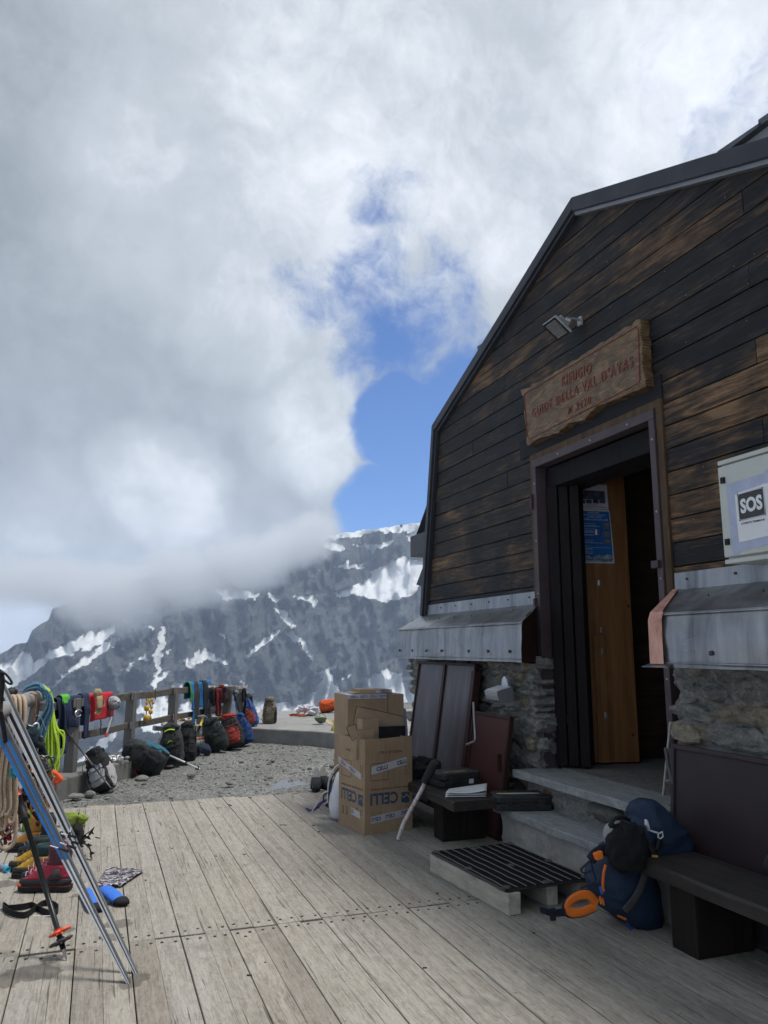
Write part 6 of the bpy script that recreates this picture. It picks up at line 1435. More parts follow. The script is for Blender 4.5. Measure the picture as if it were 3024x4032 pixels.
g = gz(1290, 2806, ZP); pack('orange and black rucksack lying on the far side of the platform', g + Vector((-.17, 0, .12)), (R(0), R(82), R(-6)), .22, .20, .38, (.55, .09, .02), (.5, .08, .02), (.55, .1, .03), sd=57, side=(.02, .025, .03), arms=False)
g = gz(1212, 2818, ZP); tag(lump(MB(), (g.x, g.y, ZP + .09), (.18, .13, .10), amp=.7, sd=5, fr=3).build('white_bundle', fabric((.55, .55, .60), var=.15), smooth=True), 'crumpled white garment with red trim on the platform', 'clothing')
k = MB(); [k.tube(smooth_path([(g.x - .15 + i * .05, g.y - .13, ZP + .03), (g.x - .13 + i * .05, g.y - .14, ZP + .12), (g.x - .08 + i * .05, g.y - .05, ZP + .19)], 4), .007, 5, flat=.5) for i in range(2)]; tag(k.build('red_trim', fabric((.35, .02, .04))), 'dark red cords over the white garment on the platform', 'cord')
for px, py, n_, c, lab, cat in ((1158, 2820, 8, (.38, .06, .03), 'rust red sling tangle at the left of the white garment', 'sling'), (1190, 2822, 5, (.6, .16, .03), 'orange strap bundle in front of the white garment', 'sling')):
    k = MB(); g = gz(px, py, ZP)
    for i in range(n_):
        a = rnd.uniform(0, 6); k.tube(smooth_path([(g.x + .09 * cos(a + t * 1.3) * rnd.uniform(.3, 1.2), g.y + .05 * sin(a + t * 1.3), ZP + .008 + .04 * rnd.random()) for t in range(6)], 4), .007, 5)
    tag(k.build('slings', fabric(c)), lab, cat)
g = gz(1262, 2852, ZP); helmet('helmet', 'lime green and black helmet upside down on the platform', g + Vector((0, 0, .11)), .095, (.10, .13, .09), (R(180), R(8), R(20)), (.30, .42, .18))
g = gz(1360, 2811, ZP); tag(MB().tube([g + Vector((-.1, 0, .05)), g + Vector((.2, -.05, .05))], .045, 14).build('mat_roll', fabric((.015, .015, .017)), smooth=True), 'black rolled mat end visible left of the cardboard boxes', 'roll')
g = gz(1345, 2928, 0); pack('blue and navy rucksack behind the yellow helmet', g + Vector((.10, .1, 0)), (R(-10), R(-8), R(10)), .27, .22, .34, (.015, .16, .30), (.03, .035, .04), (.01, .05, .09), sd=60)
g = wy(1336, 2876, gz(1340, 2925, 0).y - .12); helmet('helmet', 'bright yellow helmet hung on the blue rucksack beside the boxes', g, .105, (.68, .47, .02), (R(78), R(10), R(-15)))
k = MB(); g0 = gz(1310, 2925, 0); k.tube(smooth_path([g0 + Vector((.0, .0, .36)), g0 + Vector((.02, -.03, .25)), g0 + Vector((-.03, 0, .12)), g0 + Vector((.03, 0, .0))], 4), .012, 6); tag(k.build('lanyard', fabric((.5, .42, .05))), 'yellow strap dangling under the yellow helmet', 'strap')
g = fp(868, .36, -.06); g = wy(876, 2834, g.y - .1); helmet('helmet', 'yellow and black helmet resting between the corner rucksacks', g, .10, (.42, .36, .08), (R(10), R(-15), R(-100)), (.02, .02, .02))
g = gz(570, 3043, 0); helmet('helmet', 'black vented helmet with orange rim under the collapsed rucksack', g + Vector((-.02, -.03, .05)), .085, (.03, .012, .014), (R(-70), R(10), R(20)), (.42, .08, .02))
# ---- poles and axes
def pole(name, label, a, c, r0, r1, col, metal=.5, parts=None, cat='trekking pole'):
    a, c = Vector(a), Vector(c); rt = root(name, label, cat, c); d_ = a - c
    bw(MB().tube([c, c + d_ * .4], r1, 8), 'lower_shaft', plain(col, .35, metal), rt, smooth=True); bw(MB().tube([c + d_ * .4, c + d_ * .84], r0, 8), 'upper_shaft', plain(col, .35, metal), rt, smooth=True)
    bw(MB().tube([c + d_ * .84, c + d_ * .9, c + d_], [r0 * 1.7, r0 * 1.5, r0 * 2], 8), 'grip', M_rubber, rt, smooth=True)
    bw(MB().tube([c + d_ * .385, c + d_ * .42], r0 * 1.7, 8), 'clamp', M_black, rt)
    x = d_.normalized(); F = frame_from(x)
    k = MB(); k.loft([[c + d_ * .05 + F @ Vector(((.022 + .008 * (j % 2)) * cos(j * pi / 6), (.022 + .008 * (j % 2)) * sin(j * pi / 6), zz_)) for j in range(12)] for zz_ in (0, .006)]); bw(k, 'basket', M_black, rt)
    return rt
pole('trekking_pole', 'dark trekking pole leaning from the kerb rucksack up to the rail', fp(252, .66, -.05), gz(448, 3118, .02), .010, .008, (.12, .11, .11))
pole('trekking_pole', 'white trekking pole lying from the black packs onto the rubble', gz(640, 2962, .30), gz(785, 3027, .02), .010, .009, (.75, .75, .76), .1)
pole('trekking_pole', 'black trekking pole leaning on the corner barrier by the blue pack', wy(918, 2722, Y5), gz(975, 2905, .0), .011, .009, (.02, .02, .022))
pole('trekking_pole', 'slim purple pole slanting down beside the blue and orange pack', wy(965, 2722, Y5 + .7), gz(1012, 2858, ZP), .009, .008, (.10, .04, .08), .3)
ax = root('ice_axe', 'ice axe with yellow and black shaft stuck behind the navy pouch', 'ice axe', wy(776, 2885, 11.6))
bw(MB().tube([wy(802, 2822, 11.65), wy(788, 2858, 11.6)], .016, 8), 'shaft', plain((.55, .38, .02), .45), ax, smooth=True); bw(MB().tube([wy(788, 2858, 11.6), wy(775, 2888, 11.6)], .017, 8), 'grip', M_rubber, ax, smooth=True)
bw(MB().tube([wy(778, 2820, 11.65), wy(802, 2818, 11.65), wy(818, 2826, 11.65)], [.006, .014, .004], 6), 'head', M_steel, ax)
ax = root('ice_axe', 'orange ice axe lying flat on the kerb end', 'ice axe', gz(790, 2906, .18))
bw(MB().tube([gz(748, 2912, .19), gz(818, 2902, .19)], .014, 8), 'shaft', plain((.5, .16, .08), .45), ax); bw(MB().tube([gz(742, 2895, .19), gz(748, 2912, .2), gz(757, 2918, .19)], [.004, .012, .004], 6), 'head', M_steel, ax)
# small heaps of hardware
def heap(name, label, c, rad, n_, cols, cat='gear', r_=.006):
    rt = root(name, label, cat, c)
    for i in range(n_):
        a = rnd.uniform(0, 6.28); rr = rnd.random() ** .6; p = Vector((cos(a) * rr * rad, sin(a) * rr * rad * .5, .012 + .03 * rnd.random())); Fm = Euler((rnd.uniform(-.5, .5), rnd.uniform(-.5, .5), rnd.uniform(0, 6))).to_matrix(); L = rnd.uniform(.03, .055)
        MB().tube([p + Fm @ Vector((L * cos(t * pi / 5), L * .55 * sin(t * pi / 5), 0)) for t in range(10)], r_, 5, closed=True).build('carabiner', plain(rnd.choice(cols), .35, .4, .2), rt)
    return rt
heap('hardware_heap', 'heap of red and silver quickdraws on the kerb', gz(455, 2998, .18), .17, 13, [(.42, .05, .05), (.6, .6, .62), (.5, .5, .52)], r_=.008)
heap('hardware_heap', 'scatter of silver hardware on the kerb end by the ice axes', gz(775, 2893, .18), .13, 8, [(.55, .55, .57), (.2, .2, .2)], r_=.009)
heap('gear_pile', 'pale and orange gear pile on the slab behind the fence', gz(745, 2838, ZP), .28, 14, [(.6, .58, .52), (.4, .15, .05), (.55, .55, .5), (.05, .04, .04)], r_=.018)
# ================================================================ GEAR NEAR THE CAMERA
# ---- round handrail log and its post
LAT = Vector((cos(YAW), -sin(YAW), 0)); TOW = Vector((-sin(YAW), -cos(YAW), 0))
l0, l1, l2 = dep(157, 2736, 5.4), dep(0, 2800, 4.55), dep(-330, 2960, 3.55)
log = root('log_handrail', 'round weathered log handrail draped with climbing ropes', 'handrail', (l0.x, l0.y, 0))
M_log = oldwood((.24, .235, .23), 'grey_log', (8, 3, 9), .7, .5)
bw(MB().tube(smooth_path([l0, l1, l2], 8), .043, 20), 'log', M_log, log, smooth=True)
k = MB(); k.prism([dep(x, y, 5.12) for x, y in ((120, 2768), (146, 2768), (134, 2848), (128, 2856), (110, 2852), (107, 2842))], TOW * -.05); bw(k, 'strut', M_post, log, bevel=.005)
pq = dep(-120, 2850, 4.1); k = MB(); k.prism([Vector((pq.x + sx * .04, pq.y + sy * .04, -.02)) for sx, sy in ((-1, -1), (1, -1), (1, 1), (-1, 1))], (0, 0, pq.z - .02)); bw(k, 'post', M_post, log, bevel=.005)
def lp(t): # point on the log axis by pixel x
    lo, hi = 0.0, 1.0
    return l0.lerp(l1, t)
def coil(name, label, mat, r, n_, tA, tB, drops, spread, sd, bl_=None, fwd=.07, top=None, xoff=0):
    rt = root(name, label, 'rope', (l0.lerp(l1, (tA + tB) / 2).x, l0.lerp(l1, (tA + tB) / 2).y, max(0.02, .95 - drops[1]))); r_ = random.Random(sd)
    for i in range(n_):
        u = i / max(1, n_ - 1); c = l0.lerp(l1, tA + (tB - tA) * u); dr = drops[0] + (drops[1] - drops[0]) * r_.random(); sx = spread * r_.uniform(.5, 1.0); j = lambda a: r_.uniform(-a, a)
        ox = xoff * r_.random()
        hgt = .043 + r + .004 * (i % 3)
        pts_ = [c + Vector((0, 0, hgt)) + LAT * .0, c + TOW * (.045 + r) + Vector((0, 0, .015)) + LAT * j(.01), c + TOW * fwd + Vector((0, 0, -dr * .25)) + LAT * (j(.02) + ox * .3), c + TOW * fwd + Vector((0, 0, -dr * .62)) + LAT * (sx * .6 + j(.015) + ox * .7), c + TOW * (fwd - .005) + Vector((0, 0, -dr * .93)) + LAT * (sx + ox), c + TOW * (fwd - .01) + Vector((0, 0, -dr)) + LAT * (sx * .35 + ox), c + TOW * (fwd - .02) + Vector((0, 0, -dr * .95)) + LAT * (-sx * .35 + ox), c + TOW * (fwd - .04) + Vector((0, 0, -dr * .6)) + LAT * (-sx * .35 + j(.02) + ox * .7), c + TOW * .0 + Vector((0, 0, -dr * .25)) + LAT * (-.03 + j(.02)), c - TOW * (.047 + r) + LAT * j(.01)]
        P_ = pts_; m_ = []; K = len(P_)
        for a in range(K):
            p0, p1, p2, p3 = P_[a - 1], P_[a], P_[(a + 1) % K], P_[(a + 2) % K]
            for q_ in range(6):
                t = q_ / 6; m_.append(.5 * ((2 * p1) + (p2 - p0) * t + (2 * p0 - 5 * p1 + 4 * p2 - p3) * t * t + (3 * p1 - p0 - 3 * p2 + p3) * t ** 3))
        bw(MB().tube(m_, r, 7, closed=True), 'rope_loop', mat, rt, smooth=True)
    return rt
M_tan = rope_mat((.36, .27, .19), (.47, .37, .27)); M_neon = rope_mat((.36, .56, .03), (.50, .70, .07)); M_brope = rope_mat((.04, .14, .24), (.12, .26, .36))
tn_ = root('tan_rope', 'thick coil of tan climbing rope hanging from the near end of the log', 'rope', dep(30, 3270, 4.75)); r_ = random.Random(9)
for i in range(17):
    f_ = i / 16; xt = 28 + 58 * f_; d_ = 4.62 + .012 * (i % 5); xb = -14 + 66 * f_ + r_.uniform(-5, 5); yb = 3215 + r_.uniform(-20, 55); hw = r_.uniform(9, 16)
    pts_ = [dep(x, y, d_ + o_) for x, y, o_ in ((xt - 10, 2758, .2), (xt, 2740, .09), (xt + 14, 2762, .02), (xt + 12, 2850, 0), (xb * .45 + xt * .55 + 6, 2950, 0), (xb + hw + 4, 3070, 0), (xb + hw + 6, 3170, 0), (xb + hw * .6, yb - 10, 0), (xb, yb, 0), (xb - hw * .7, yb - 12, .01), (xb - hw, 3160, .02), (xb - hw * .5 + 4, 3060, .03), (xt * .6 + xb * .4 - 8, 2940, .04), (xt - 12, 2850, .05), (xt - 12, 2780, .1))]
    bw(MB().tube(smooth_path(pts_, 6), .0088, 7), 'rope_loop', M_tan, tn_, smooth=True)
nr_ = root('neon_rope', 'neon yellow rope coil hanging from the end of the log', 'rope', dep(195, 3070, 5.3)); r_ = random.Random(4)
for i in range(15):
    xb = 148 + 94 * i / 14 + r_.uniform(-6, 6); yb = r_.uniform(2975, 3075) if 2 < i < 13 else r_.uniform(2940, 3060); xt = 182 + 16 * i / 14; d_ = 5.22 + .012 * (i % 5); hw = r_.uniform(7, 15)
    pts_ = [dep(x, y, d_) for x, y in ((xt, 2722), (xt + 6 + (xb - 198) * .12, 2790), (xt + (xb - xt) * .45, 2870 + r_.uniform(-10, 10)), (xb - hw, yb - 70), (xb - hw * .8, yb - 18), (xb, yb), (xb + hw * .8, yb - 22), (xb + hw * .9, yb - 80), (xt + 6 + (xb - xt) * .5, 2865), (xt + 8, 2780), (xt + 4, 2722))]
    bw(MB().tube(smooth_path(pts_, 6), .0056, 7), 'rope_loop', M_neon, nr_, smooth=True)
br_o = root('blue_rope', 'blue rope coil hanging inside the neon yellow one', 'rope', dep(160, 2900, 5.2))
for i in range(9):
    d_ = 5.12 + .01 * (i % 4); dx = i * 4 - 14; pts_ = [dep(x + dx * f, y + dx * .6 * f, d_) for x, y, f in ((160, 2706, .4), (182, 2722, .5), (195, 2760, .6), (190, 2800, .8), (172, 2835, 1), (150, 2870 + i * 4, 1.1), (138, 2905 + i * 5, 1))]
    if i % 3 == 0: pts_ += [dep(x, y, d_) for x, y in ((146, 2925 + i * 3), (158, 2900), (165, 2860))]
    bw(MB().tube(smooth_path(pts_, 6), .0072, 7), 'rope_loop', M_brope, br_o, smooth=True)
k = MB(); pts_ = [dep(x, y, 5.2) for x, y in ((92, 2736), (110, 2718), (135, 2708), (155, 2708), (172, 2722), (178, 2745))]
for o_ in range(4): k.tube(smooth_path([p + Vector((0, 0, .010 * o_ - .01)) + TOW * .012 * (o_ % 2) for p in pts_], 5), .010, 7)
tag(k.build('blue_rope_bundle', M_brope, smooth=True), 'bundle of blue rope strands lying along the top of the log', 'rope')
# neon rope going over the log end
k = MB()
for o_ in range(7):
    pts_ = [dep(x + o_ * 2.5, y + o_ * 1.5, 5.32 + .01 * o_) for x, y in ((150, 2698), (165, 2700), (182, 2716), (194, 2760), (199, 2830), (196, 2900))]; k.tube(smooth_path(pts_[:4], 5), .0078, 7)
tag(k.build('neon_rope_bundle', M_neon, smooth=True), 'neon yellow strands bent over the log end above the coil', 'rope')
# large single tan loop low down
k = MB(); k.tube(smooth_path([dep(x, y, 4.75) for x, y in ((50, 3190), (62, 3215), (62, 3260), (60, 3300), (45, 3330), (20, 3342), (0, 3335), (-30, 3310))], 6), .0115, 9); tag(k.build('tan_rope_loop', M_tan, smooth=True), 'single loop of tan rope hanging lowest, near the boots', 'rope')
k = MB(); k.tube(smooth_path([dep(x, y, 4.8) for x, y in ((-30, 3010), (-5, 2985), (15, 2962), (50, 2950), (75, 2925), (85, 2905))], 6), .011, 9); tag(k.build('tan_rope_wrap', M_tan, smooth=True), 'turn of tan rope wrapped around the middle of its coil', 'rope')
# slings on the log, with patterned webbing
def sling(label, pts_, d_, r, c, c2=None, name='sling', flat=.35):
    k = MB(); k.tube(smooth_path([dep(x, y, d_) for x, y in pts_], 6), r, 6, flat=flat); return tag(k.build(name, rope_mat(c, c2 or tuple(x * 1.5 for x in c), 60), smooth=True), label, 'sling')
sling('orange patterned sling hanging straight down from the log', [(118, 2728), (136, 2735), (142, 2760), (139, 2800), (135, 2840), (128, 2870), (118, 2880)], 5.0, .010, (.42, .15, .04), (.12, .03, .02))
sling('dark purple cord around the log', [(62, 2742), (78, 2741), (92, 2752), (94, 2780), (90, 2815)], 4.85, .008, (.03, .015, .04))
sling('brown sling hanging beside the tan rope', [(96, 2800), (98, 2840), (103, 2870), (112, 2880)], 4.95, .009, (.15, .05, .02), (.35, .22, .06))
sling('dark red cord running along the log top', [(52, 2735), (70, 2726), (92, 2722), (120, 2712)], 4.9, .005, (.12, .02, .03))
sling('black cord around the log near its end', [(92, 2783), (108, 2779), (120, 2768), (124, 2757)], 5.1, .006, (.01, .01, .012))
sling('thin wire loop in front of the blue rope', [(140, 2818), (150, 2817), (158, 2822), (168, 2840), (180, 2872)], 5.1, .0035, (.35, .33, .3))
def carab(rt, p, L, col, rot):
    F = Euler(rot).to_matrix(); bw(MB().tube([Vector(p) + F @ Vector((L * .5 * cos(t * pi / 6), 0, L * sin(t * pi / 6))) for t in range(12)], .0055, 6, closed=True), 'carabiner', plain(col, .3, .7), rt, smooth=True)
# clusters of harness and protection
def harness(label, x0, y0, x1, y1, d_, cols, nb_, nc, sd, name='climbing_harness'):
    r_ = random.Random(sd); rt = root(name, label, 'climbing gear', dep((x0 + x1) / 2, y1, d_))
    for i in range(nb_):
        px = r_.uniform(x0, x1); pts_ = []; y = y0 + r_.uniform(0, (y1 - y0) * .3)
        for j in range(5): pts_.append(dep(px, y, d_ + r_.uniform(-.04, .04))); px += r_.uniform(-18, 20); y += (y1 - y0) * r_.uniform(.1, .24)
        bw(MB().tube(smooth_path(pts_, 5), r_.uniform(.008, .017), 6, flat=.4), 'webbing', fabric(r_.choice(cols)), rt, smooth=True)
    for i in range(nc):
        carab(rt, dep(r_.uniform(x0, x1), r_.uniform(y0, y1), d_ - .05), r_.uniform(.03, .05), r_.choice([(.5, .5, .52), (.12, .12, .13), (.45, .2, .05), (.3, .3, .3)]), (r_.uniform(-.6, .6), r_.uniform(-.8, .8), r_.uniform(-1, 1)))
    return rt
DK = [(.012, .012, .014), (.01, .03, .04), (.02, .02, .025)]
harness('dark harness with metal hardware hanging under the log', 96, 2870, 160, 3010, 5.0, DK + [(.2, .05, .02)], 12, 9, 1)
harness('black rack of hardware behind the middle of the skis', 100, 2990, 200, 3180, 4.9, DK + [(.3, .14, .03), (.18, .16, .08)], 16, 16, 2)
harness('tangle of dark gear behind the foot of the tan rope', 40, 3120, 105, 3260, 4.95, DK + [(.16, .03, .03)], 9, 8, 4)
harness('small bunch of black hardware at the left edge above the bottle', -25, 3220, 36, 3330, 4.8, [(.012, .012, .014), (.2, .02, .03)], 7, 7, 5)
k = MB(); 
for i in range(2): k.tube(smooth_path([dep(x + i * 6, y, 4.98) for x, y in ((145, 2935), (165, 2945), (174, 2975), (168, 2998), (155, 3005))], 5), .009, 7)
k.tube(smooth_path([dep(x, y, 4.95) for x, y in ((130, 2925), (150, 2930), (168, 2935))], 5), .02, 8); tag(k.build('axe_leash', fabric((.015, .028, .045)), smooth=True), 'dark blue padded tube loop hanging between rack and neon rope', 'strap')
k = MB(); lump(k, dep(120, 2905, 4.95), (.045, .04, .06), amp=.5, sd=2, n=20, k=12); tag(k.build('glove_bundle', fabric((.012, .03, .04)), smooth=True), 'dark teal glove bundle hanging under the patterned sling', 'glove')
# orange pouch
k = MB(); pc_ = dep(216, 3062, 5.05); k.prism([dep(x, y, 5.05) for x, y in ((186, 3032), (202, 3030), (226, 3046), (240, 3062), (244, 3070), (236, 3080), (220, 3092), (217, 3087), (200, 3078), (198, 3062), (190, 3046))], -TOW * .03); k.prism([dep(x, y, 5.06) for x, y in ((202, 3088), (216, 3086), (215, 3104), (208, 3120), (202, 3106))], -TOW * .02)
tag(k.build('orange_pouch', fabric((.75, .10, .03), var=.15), bevel=.008, seg=3), 'bright orange red pouch hanging below the neon rope', 'pouch')
k = MB(); k.box(dep(198, 3062, 4.98), (.045, .02, .03), Euler((0, .4, 0)).to_matrix()); tag(k.build('metal_buckle', M_steel, bevel=.004), 'square silver buckle beside the orange pouch', 'buckle')
# ---- skis leaning on the log
T1 = gz(505, 3874, 0); Lg = dep(10, 2760, 4.5)
def ski_plane(T_, Lp):
    n_ = (Lp - T_).cross(LAT).normalized(); o = Vector((0, 0, CAMH))
    def f(x, y, e=0.0):
        r = ray(x, y); nn_ = n_ if n_.dot(r) < 0 else -n_; p0 = T_ + nn_ * e; return o + r * ((p0 - o).dot(nn_) / r.dot(nn_))
    return f
def edge_(x0, y0, x1, y1, ys=(2600, 2670, 2950, 3200, 3385, 3600)): return [(x0 + (x1 - x0) * (y - y0) / (y1 - y0), y) for y in ys] + [(x1, y1)]
EA = edge_(10, 2950, 497, 3872); EB = edge_(40, 2950, 505, 3874); EC = edge_(71, 2950, 513, 3870)
ED = edge_(86, 2950, 526, 3835); EE = edge_(110, 2950, 534, 3838); EF = edge_(136, 2950, 542, 3832)
def mixe(A, B, t): return [(a[0] + (b[0] - a[0]) * t, a[1] + (b[1] - a[1]) * t) for a, b in zip(A, B)]
def ski(label, A, B, T_, Lp, cols, th_, e0=0.0, group=None):
    f = ski_plane(T_, Lp); c = f(*A[-1]); rt = root('ski', label, 'ski', c, group=group); n_ = (f(100, 3000, .01) - f(100, 3000)).normalized(); nrm = (Lp - T_).cross(LAT).normalized(); nrm = nrm if nrm.dot(ray(100, 3000)) < 0 else -nrm
    k = MB(); k.prism([f(x, y, e0) for x, y in A] + [f(x, y, e0) for x, y in B[::-1]], -nrm * th_); bw(k, 'core', cols[0], rt, bevel=.002)
    for nm, t0, t1, i0, i1, mt in cols[1:]:
        a, b_ = mixe(A, B, t0)[i0:i1], mixe(A, B, t1)[i0:i1]; k = MB(); k.prism([f(x, y, e0 + .0012) for x, y in a] + [f(x, y, e0 + .0012) for x, y in b_[::-1]], -nrm * .001); bw(k, nm, mt, rt)
    return rt
m, nt, b = mk('ski_base'); q = NT(nt); sp_ = q.noise(q.co(), 220, 3, .7); setc(nt, b, q.ramp(sp_, [(.4, (.075, .08, .085)), (.62, (.12, .125, .13)), (.72, (.25, .25, .26))])); b.inputs['Roughness'].default_value = .3; M_sb = m
M_sblue = plain((.015, .15, .46), .35, 0, .2, 8); M_swhite = plain((.64, .66, .70), .3, 0, .12, 8); M_sbrn = plain((.035, .025, .03), .3); M_sgrey = plain((.13, .135, .14), .35)
Lp1 = Lg; T2 = gz(538, 3836, 0); Lp2 = dep(30, 2730, 4.62)
ski('grey ski with a blue edge, leftmost of the leaning skis', EA, EB, T1, Lp1, (M_sb, ('edge_stripe', 0, .46, 0, 5, M_sblue), ('tail_stripe', 0, .46, 4, 7, M_swhite)), .018)
ski('grey ski with a blue edge, second from the left of the leaning skis', EB, EC, T1, Lp1, (M_sb, ('edge_stripe', 0, .44, 0, 5, M_sblue), ('tail_stripe', 0, .44, 4, 7, M_swhite)), .018, -.004)
ski('white and dark brown ski, third from the left of the leaning skis', ED, EE, T2, Lp2, (M_sbrn, ('edge_stripe', 0, .52, 0, 7, M_swhite)), .018)
ski('white and grey ski, rightmost of the leaning skis', EE, EF, T2, Lp2, (M_sgrey, ('edge_stripe', .12, .58, 0, 7, M_swhite)), .018, -.003)
# ski brakes
fb_ = ski_plane(T1, Lp1)
for i, (a, c, lab) in enumerate((((198, 3330), (270, 3352), 'ski brake arm crossing the blue edged skis lowest'), ((236, 3318), (298, 3340), 'ski brake arm with white tip just above the lowest one'), ((256, 3308), (310, 3322), 'ski brake arm on the right hand skis'), ((280, 3258), (270, 3300), 'upright ski brake arm on the right hand skis'), ((240, 3282), (300, 3296), 'topmost horizontal ski brake arm on the skis'))):
    A_, C_ = fb_(*a, .02), fb_(*c, .025); rt = root('ski_brake', lab, 'ski brake', C_); bw(MB().tube([A_, A_.lerp(C_, .5)], .003, 6), 'wire', M_swhite, rt); bw(MB().tube([A_.lerp(C_, .45), C_], [.0045, .0075], 6), 'plastic_arm', M_black, rt)
# black pole with baskets
tp = gz(263, 3783, 0.0); hd_ = dep(20, 2960, 4.75)
bp = root('ski_pole', 'black ski pole with orange and grey baskets standing on the deck', 'ski pole', tp)
ln_ = hd_ - tp; at_ = lambda t: tp + ln_ * t
bw(MB().tube([at_(0), at_(.035), at_(.06)], [.002, .008, .012], 10), 'tip', M_steel, bp); bw(MB().tube([at_(.05), at_(.68)], .0135, 12), 'shaft', plain((.016, .017, .018), .3), bp, smooth=True); bw(MB().tube([at_(.66), at_(.77)], .018, 12), 'clamp', M_black, bp, smooth=True); bw(MB().tube([at_(.765), at_(.80)], .017, 12), 'red_collar', plain((.5, .07, .06), .4), bp, smooth=True); bw(MB().tube([at_(.80), at_(1.0)], .015, 12), 'upper_shaft', plain((.02, .02, .022), .3), bp, smooth=True)
F = frame_from(ln_.normalized())
def basket(t, r_, mt, nm, ph, cx=0, cy=0):
    k = MB(); c = at_(t)
    for j in range(6):
        a = j * pi / 3 + ph; cc = c + F @ Vector(((r_ * .62) * cos(a) + cx, (r_ * .62) * sin(a) + cy, 0)); k.tube([cc + F @ Vector((r_ * .34 * cos(b_ * pi / 5), r_ * .34 * sin(b_ * pi / 5), 0)) for b_ in range(10)], .0065, 6, closed=True)
    k.tube([c - ln_.normalized() * .012, c + ln_.normalized() * .016], .02, 10); bw(k, nm, mt, bp, smooth=True)
basket(.085, .055, plain((.06, .062, .066), .5), 'grey_basket', 0); basket(.125, .05, plain((.85, .12, .05), .5), 'orange_basket', .4, -.01)
# pole handle with strap at the top left
ph = root('pole_grip', 'black pole grip with wrist strap at the left edge above the skis', 'ski pole', dep(-10, 2720, 4.3))
bw(MB().tube([dep(-25, 2640, 4.3), dep(-5, 2655, 4.3), dep(5, 2680, 4.3), dep(2, 2740, 4.3), dep(0, 2800, 4.32)], [.02, .026, .018, .014, .012], 10), 'grip', M_rubber, ph, smooth=True)
bw(MB().tube(smooth_path([dep(x, y, 4.28) for x, y in ((-5, 2650), (12, 2648), (30, 2662), (44, 2682), (46, 2692), (36, 2692), (20, 2680), (8, 2665))], 5), .009, 8, flat=.6), 'wrist_strap', M_rubber, ph, smooth=True)
bw(MB().tube([dep(0, 2800, 4.32), dep(10, 2840, 4.35), dep(28, 2960, 4.5)], .012, 8), 'shaft', M_black, ph, smooth=True)
k = MB(); lump(k, dep(42, 2733, 4.75), (.03, .03, .035), amp=.4, sd=3, n=16, k=10); k.tube([dep(38, 2742, 4.75), dep(42, 2718, 4.75)], [.02, .012], 8); tag(k.build('strap_end', M_black, smooth=True), 'black strap end sticking up on the log', 'strap')
# teal carabiner
k = MB(); c = [dep(x, y, 4.6) for x, y in ((40, 3025), (42, 3055), (60, 3068), (64, 3055), (50, 3040), (48, 3022))]; k.tube(c, .006, 6, closed=True); tag(k.build('carabiner', plain((.04, .30, .38), .35, .5)), 'teal carabiner left of the blue edged skis', 'carabiner')
# ---- boots
def boot(label, c, yaw, L, c_up, c_rand, c_sole, cuff=.16, c_cuff=None, c_lace=(.4, .4, .4), toe=None, sd=0, group=None):
    rt = root('mountain_boot', label, 'boot', c, (0, 0, yaw), group); s = L / .3
    out_ = [(-.145, -.03), (-.13, -.042), (-.06, -.040), (0, -.036), (.06, -.048), (.115, -.046), (.145, -.028), (.155, 0), (.145, .028), (.115, .044), (.06, .045), (0, .036), (-.06, .04), (-.13, .04), (-.145, .03)]
    k = MB(); k.prism([Vector((x * s, y * s, .002)) for x, y in out_], (0, 0, .028 * s)); k.build('sole', fabric((.014, .014, .015), var=.2), rt, bevel=.004)
    def ring(x0, x1, hw, z, lift=0):
        return [Vector((((x0 + x1) / 2 + (x1 - x0) / 2 * cos(a)) * s, hw * s * math.copysign(abs(sin(a)) ** .8, sin(a)), (z + lift * max(0, cos(a))) * s)) for a in [2 * pi * j / 20 for j in range(20)]]
    MB().loft([ring(-.143, .152, .045, .030), ring(-.145, .153, .046, .045), ring(-.142, .146, .044, .068, -.004)]).build('rand', fabric(c_rand, .6, .2), rt, smooth=True)
    MB().loft([ring(-.140, .138, .0425, .066, -.006), ring(-.136, .112, .041, .084, -.012), ring(-.132, .080, .040, .100, -.004), ring(-.128, .035, .040, .125, .0), ring(-.125, -.005, .039, .145)]).build('upper', fabric(c_up, .6, .2), rt, smooth=True)
    c_cuff = c_cuff or c_up
    MB().loft([ring(-.126, .0, .039, .142), ring(-.122, -.012, .041, .16), ring(-.124, -.008, .043, .16 + cuff * .5), ring(-.120, -.012, .041, .15 + cuff), ring(-.11, -.022, .033, .145 + cuff), ring(-.108, -.024, .031, .12 + cuff)]).build('cuff', fabric(c_cuff, .7, .2), rt, smooth=True)
    k = MB()
    for i in range(5):
        t = i / 4; x, z = .105 - .11 * t, .092 + .055 * t; k.tube(smooth_path([(x * s, -.028 * s, (z - .008) * s), ((x + .008) * s, 0, (z + .010) * s), (x * s, .028 * s, (z - .008) * s)], 3), .002 * s, 5)
    k.build('laces', fabric(c_lace), rt)
    MB().loft([ring(-.120, .02, .0445, .072), ring(-.105, -.01, .0435, .095), ring(-.095, -.05, .0425, .125)]).build('side_panel', fabric(tuple(.35 * x + .05 for x in c_rand)), rt, smooth=True)
    MB().loft([ring(-.146, .154, .047, .0285), ring(-.146, .154, .0472, .034)]).build('midsole', fabric(c_sole if max(c_sole) > .1 else (.03, .03, .03)), rt)
    if toe: MB().ell((.135 * s, 0, .032 * s), (.024 * s, .034 * s, .018 * s), n=14, k=8).build('toe_cap', plain(toe, .5), rt, smooth=True)
    return rt
ANG = R(180) - YAW
def bp_(px, py): return gz(px, py, 0.004)
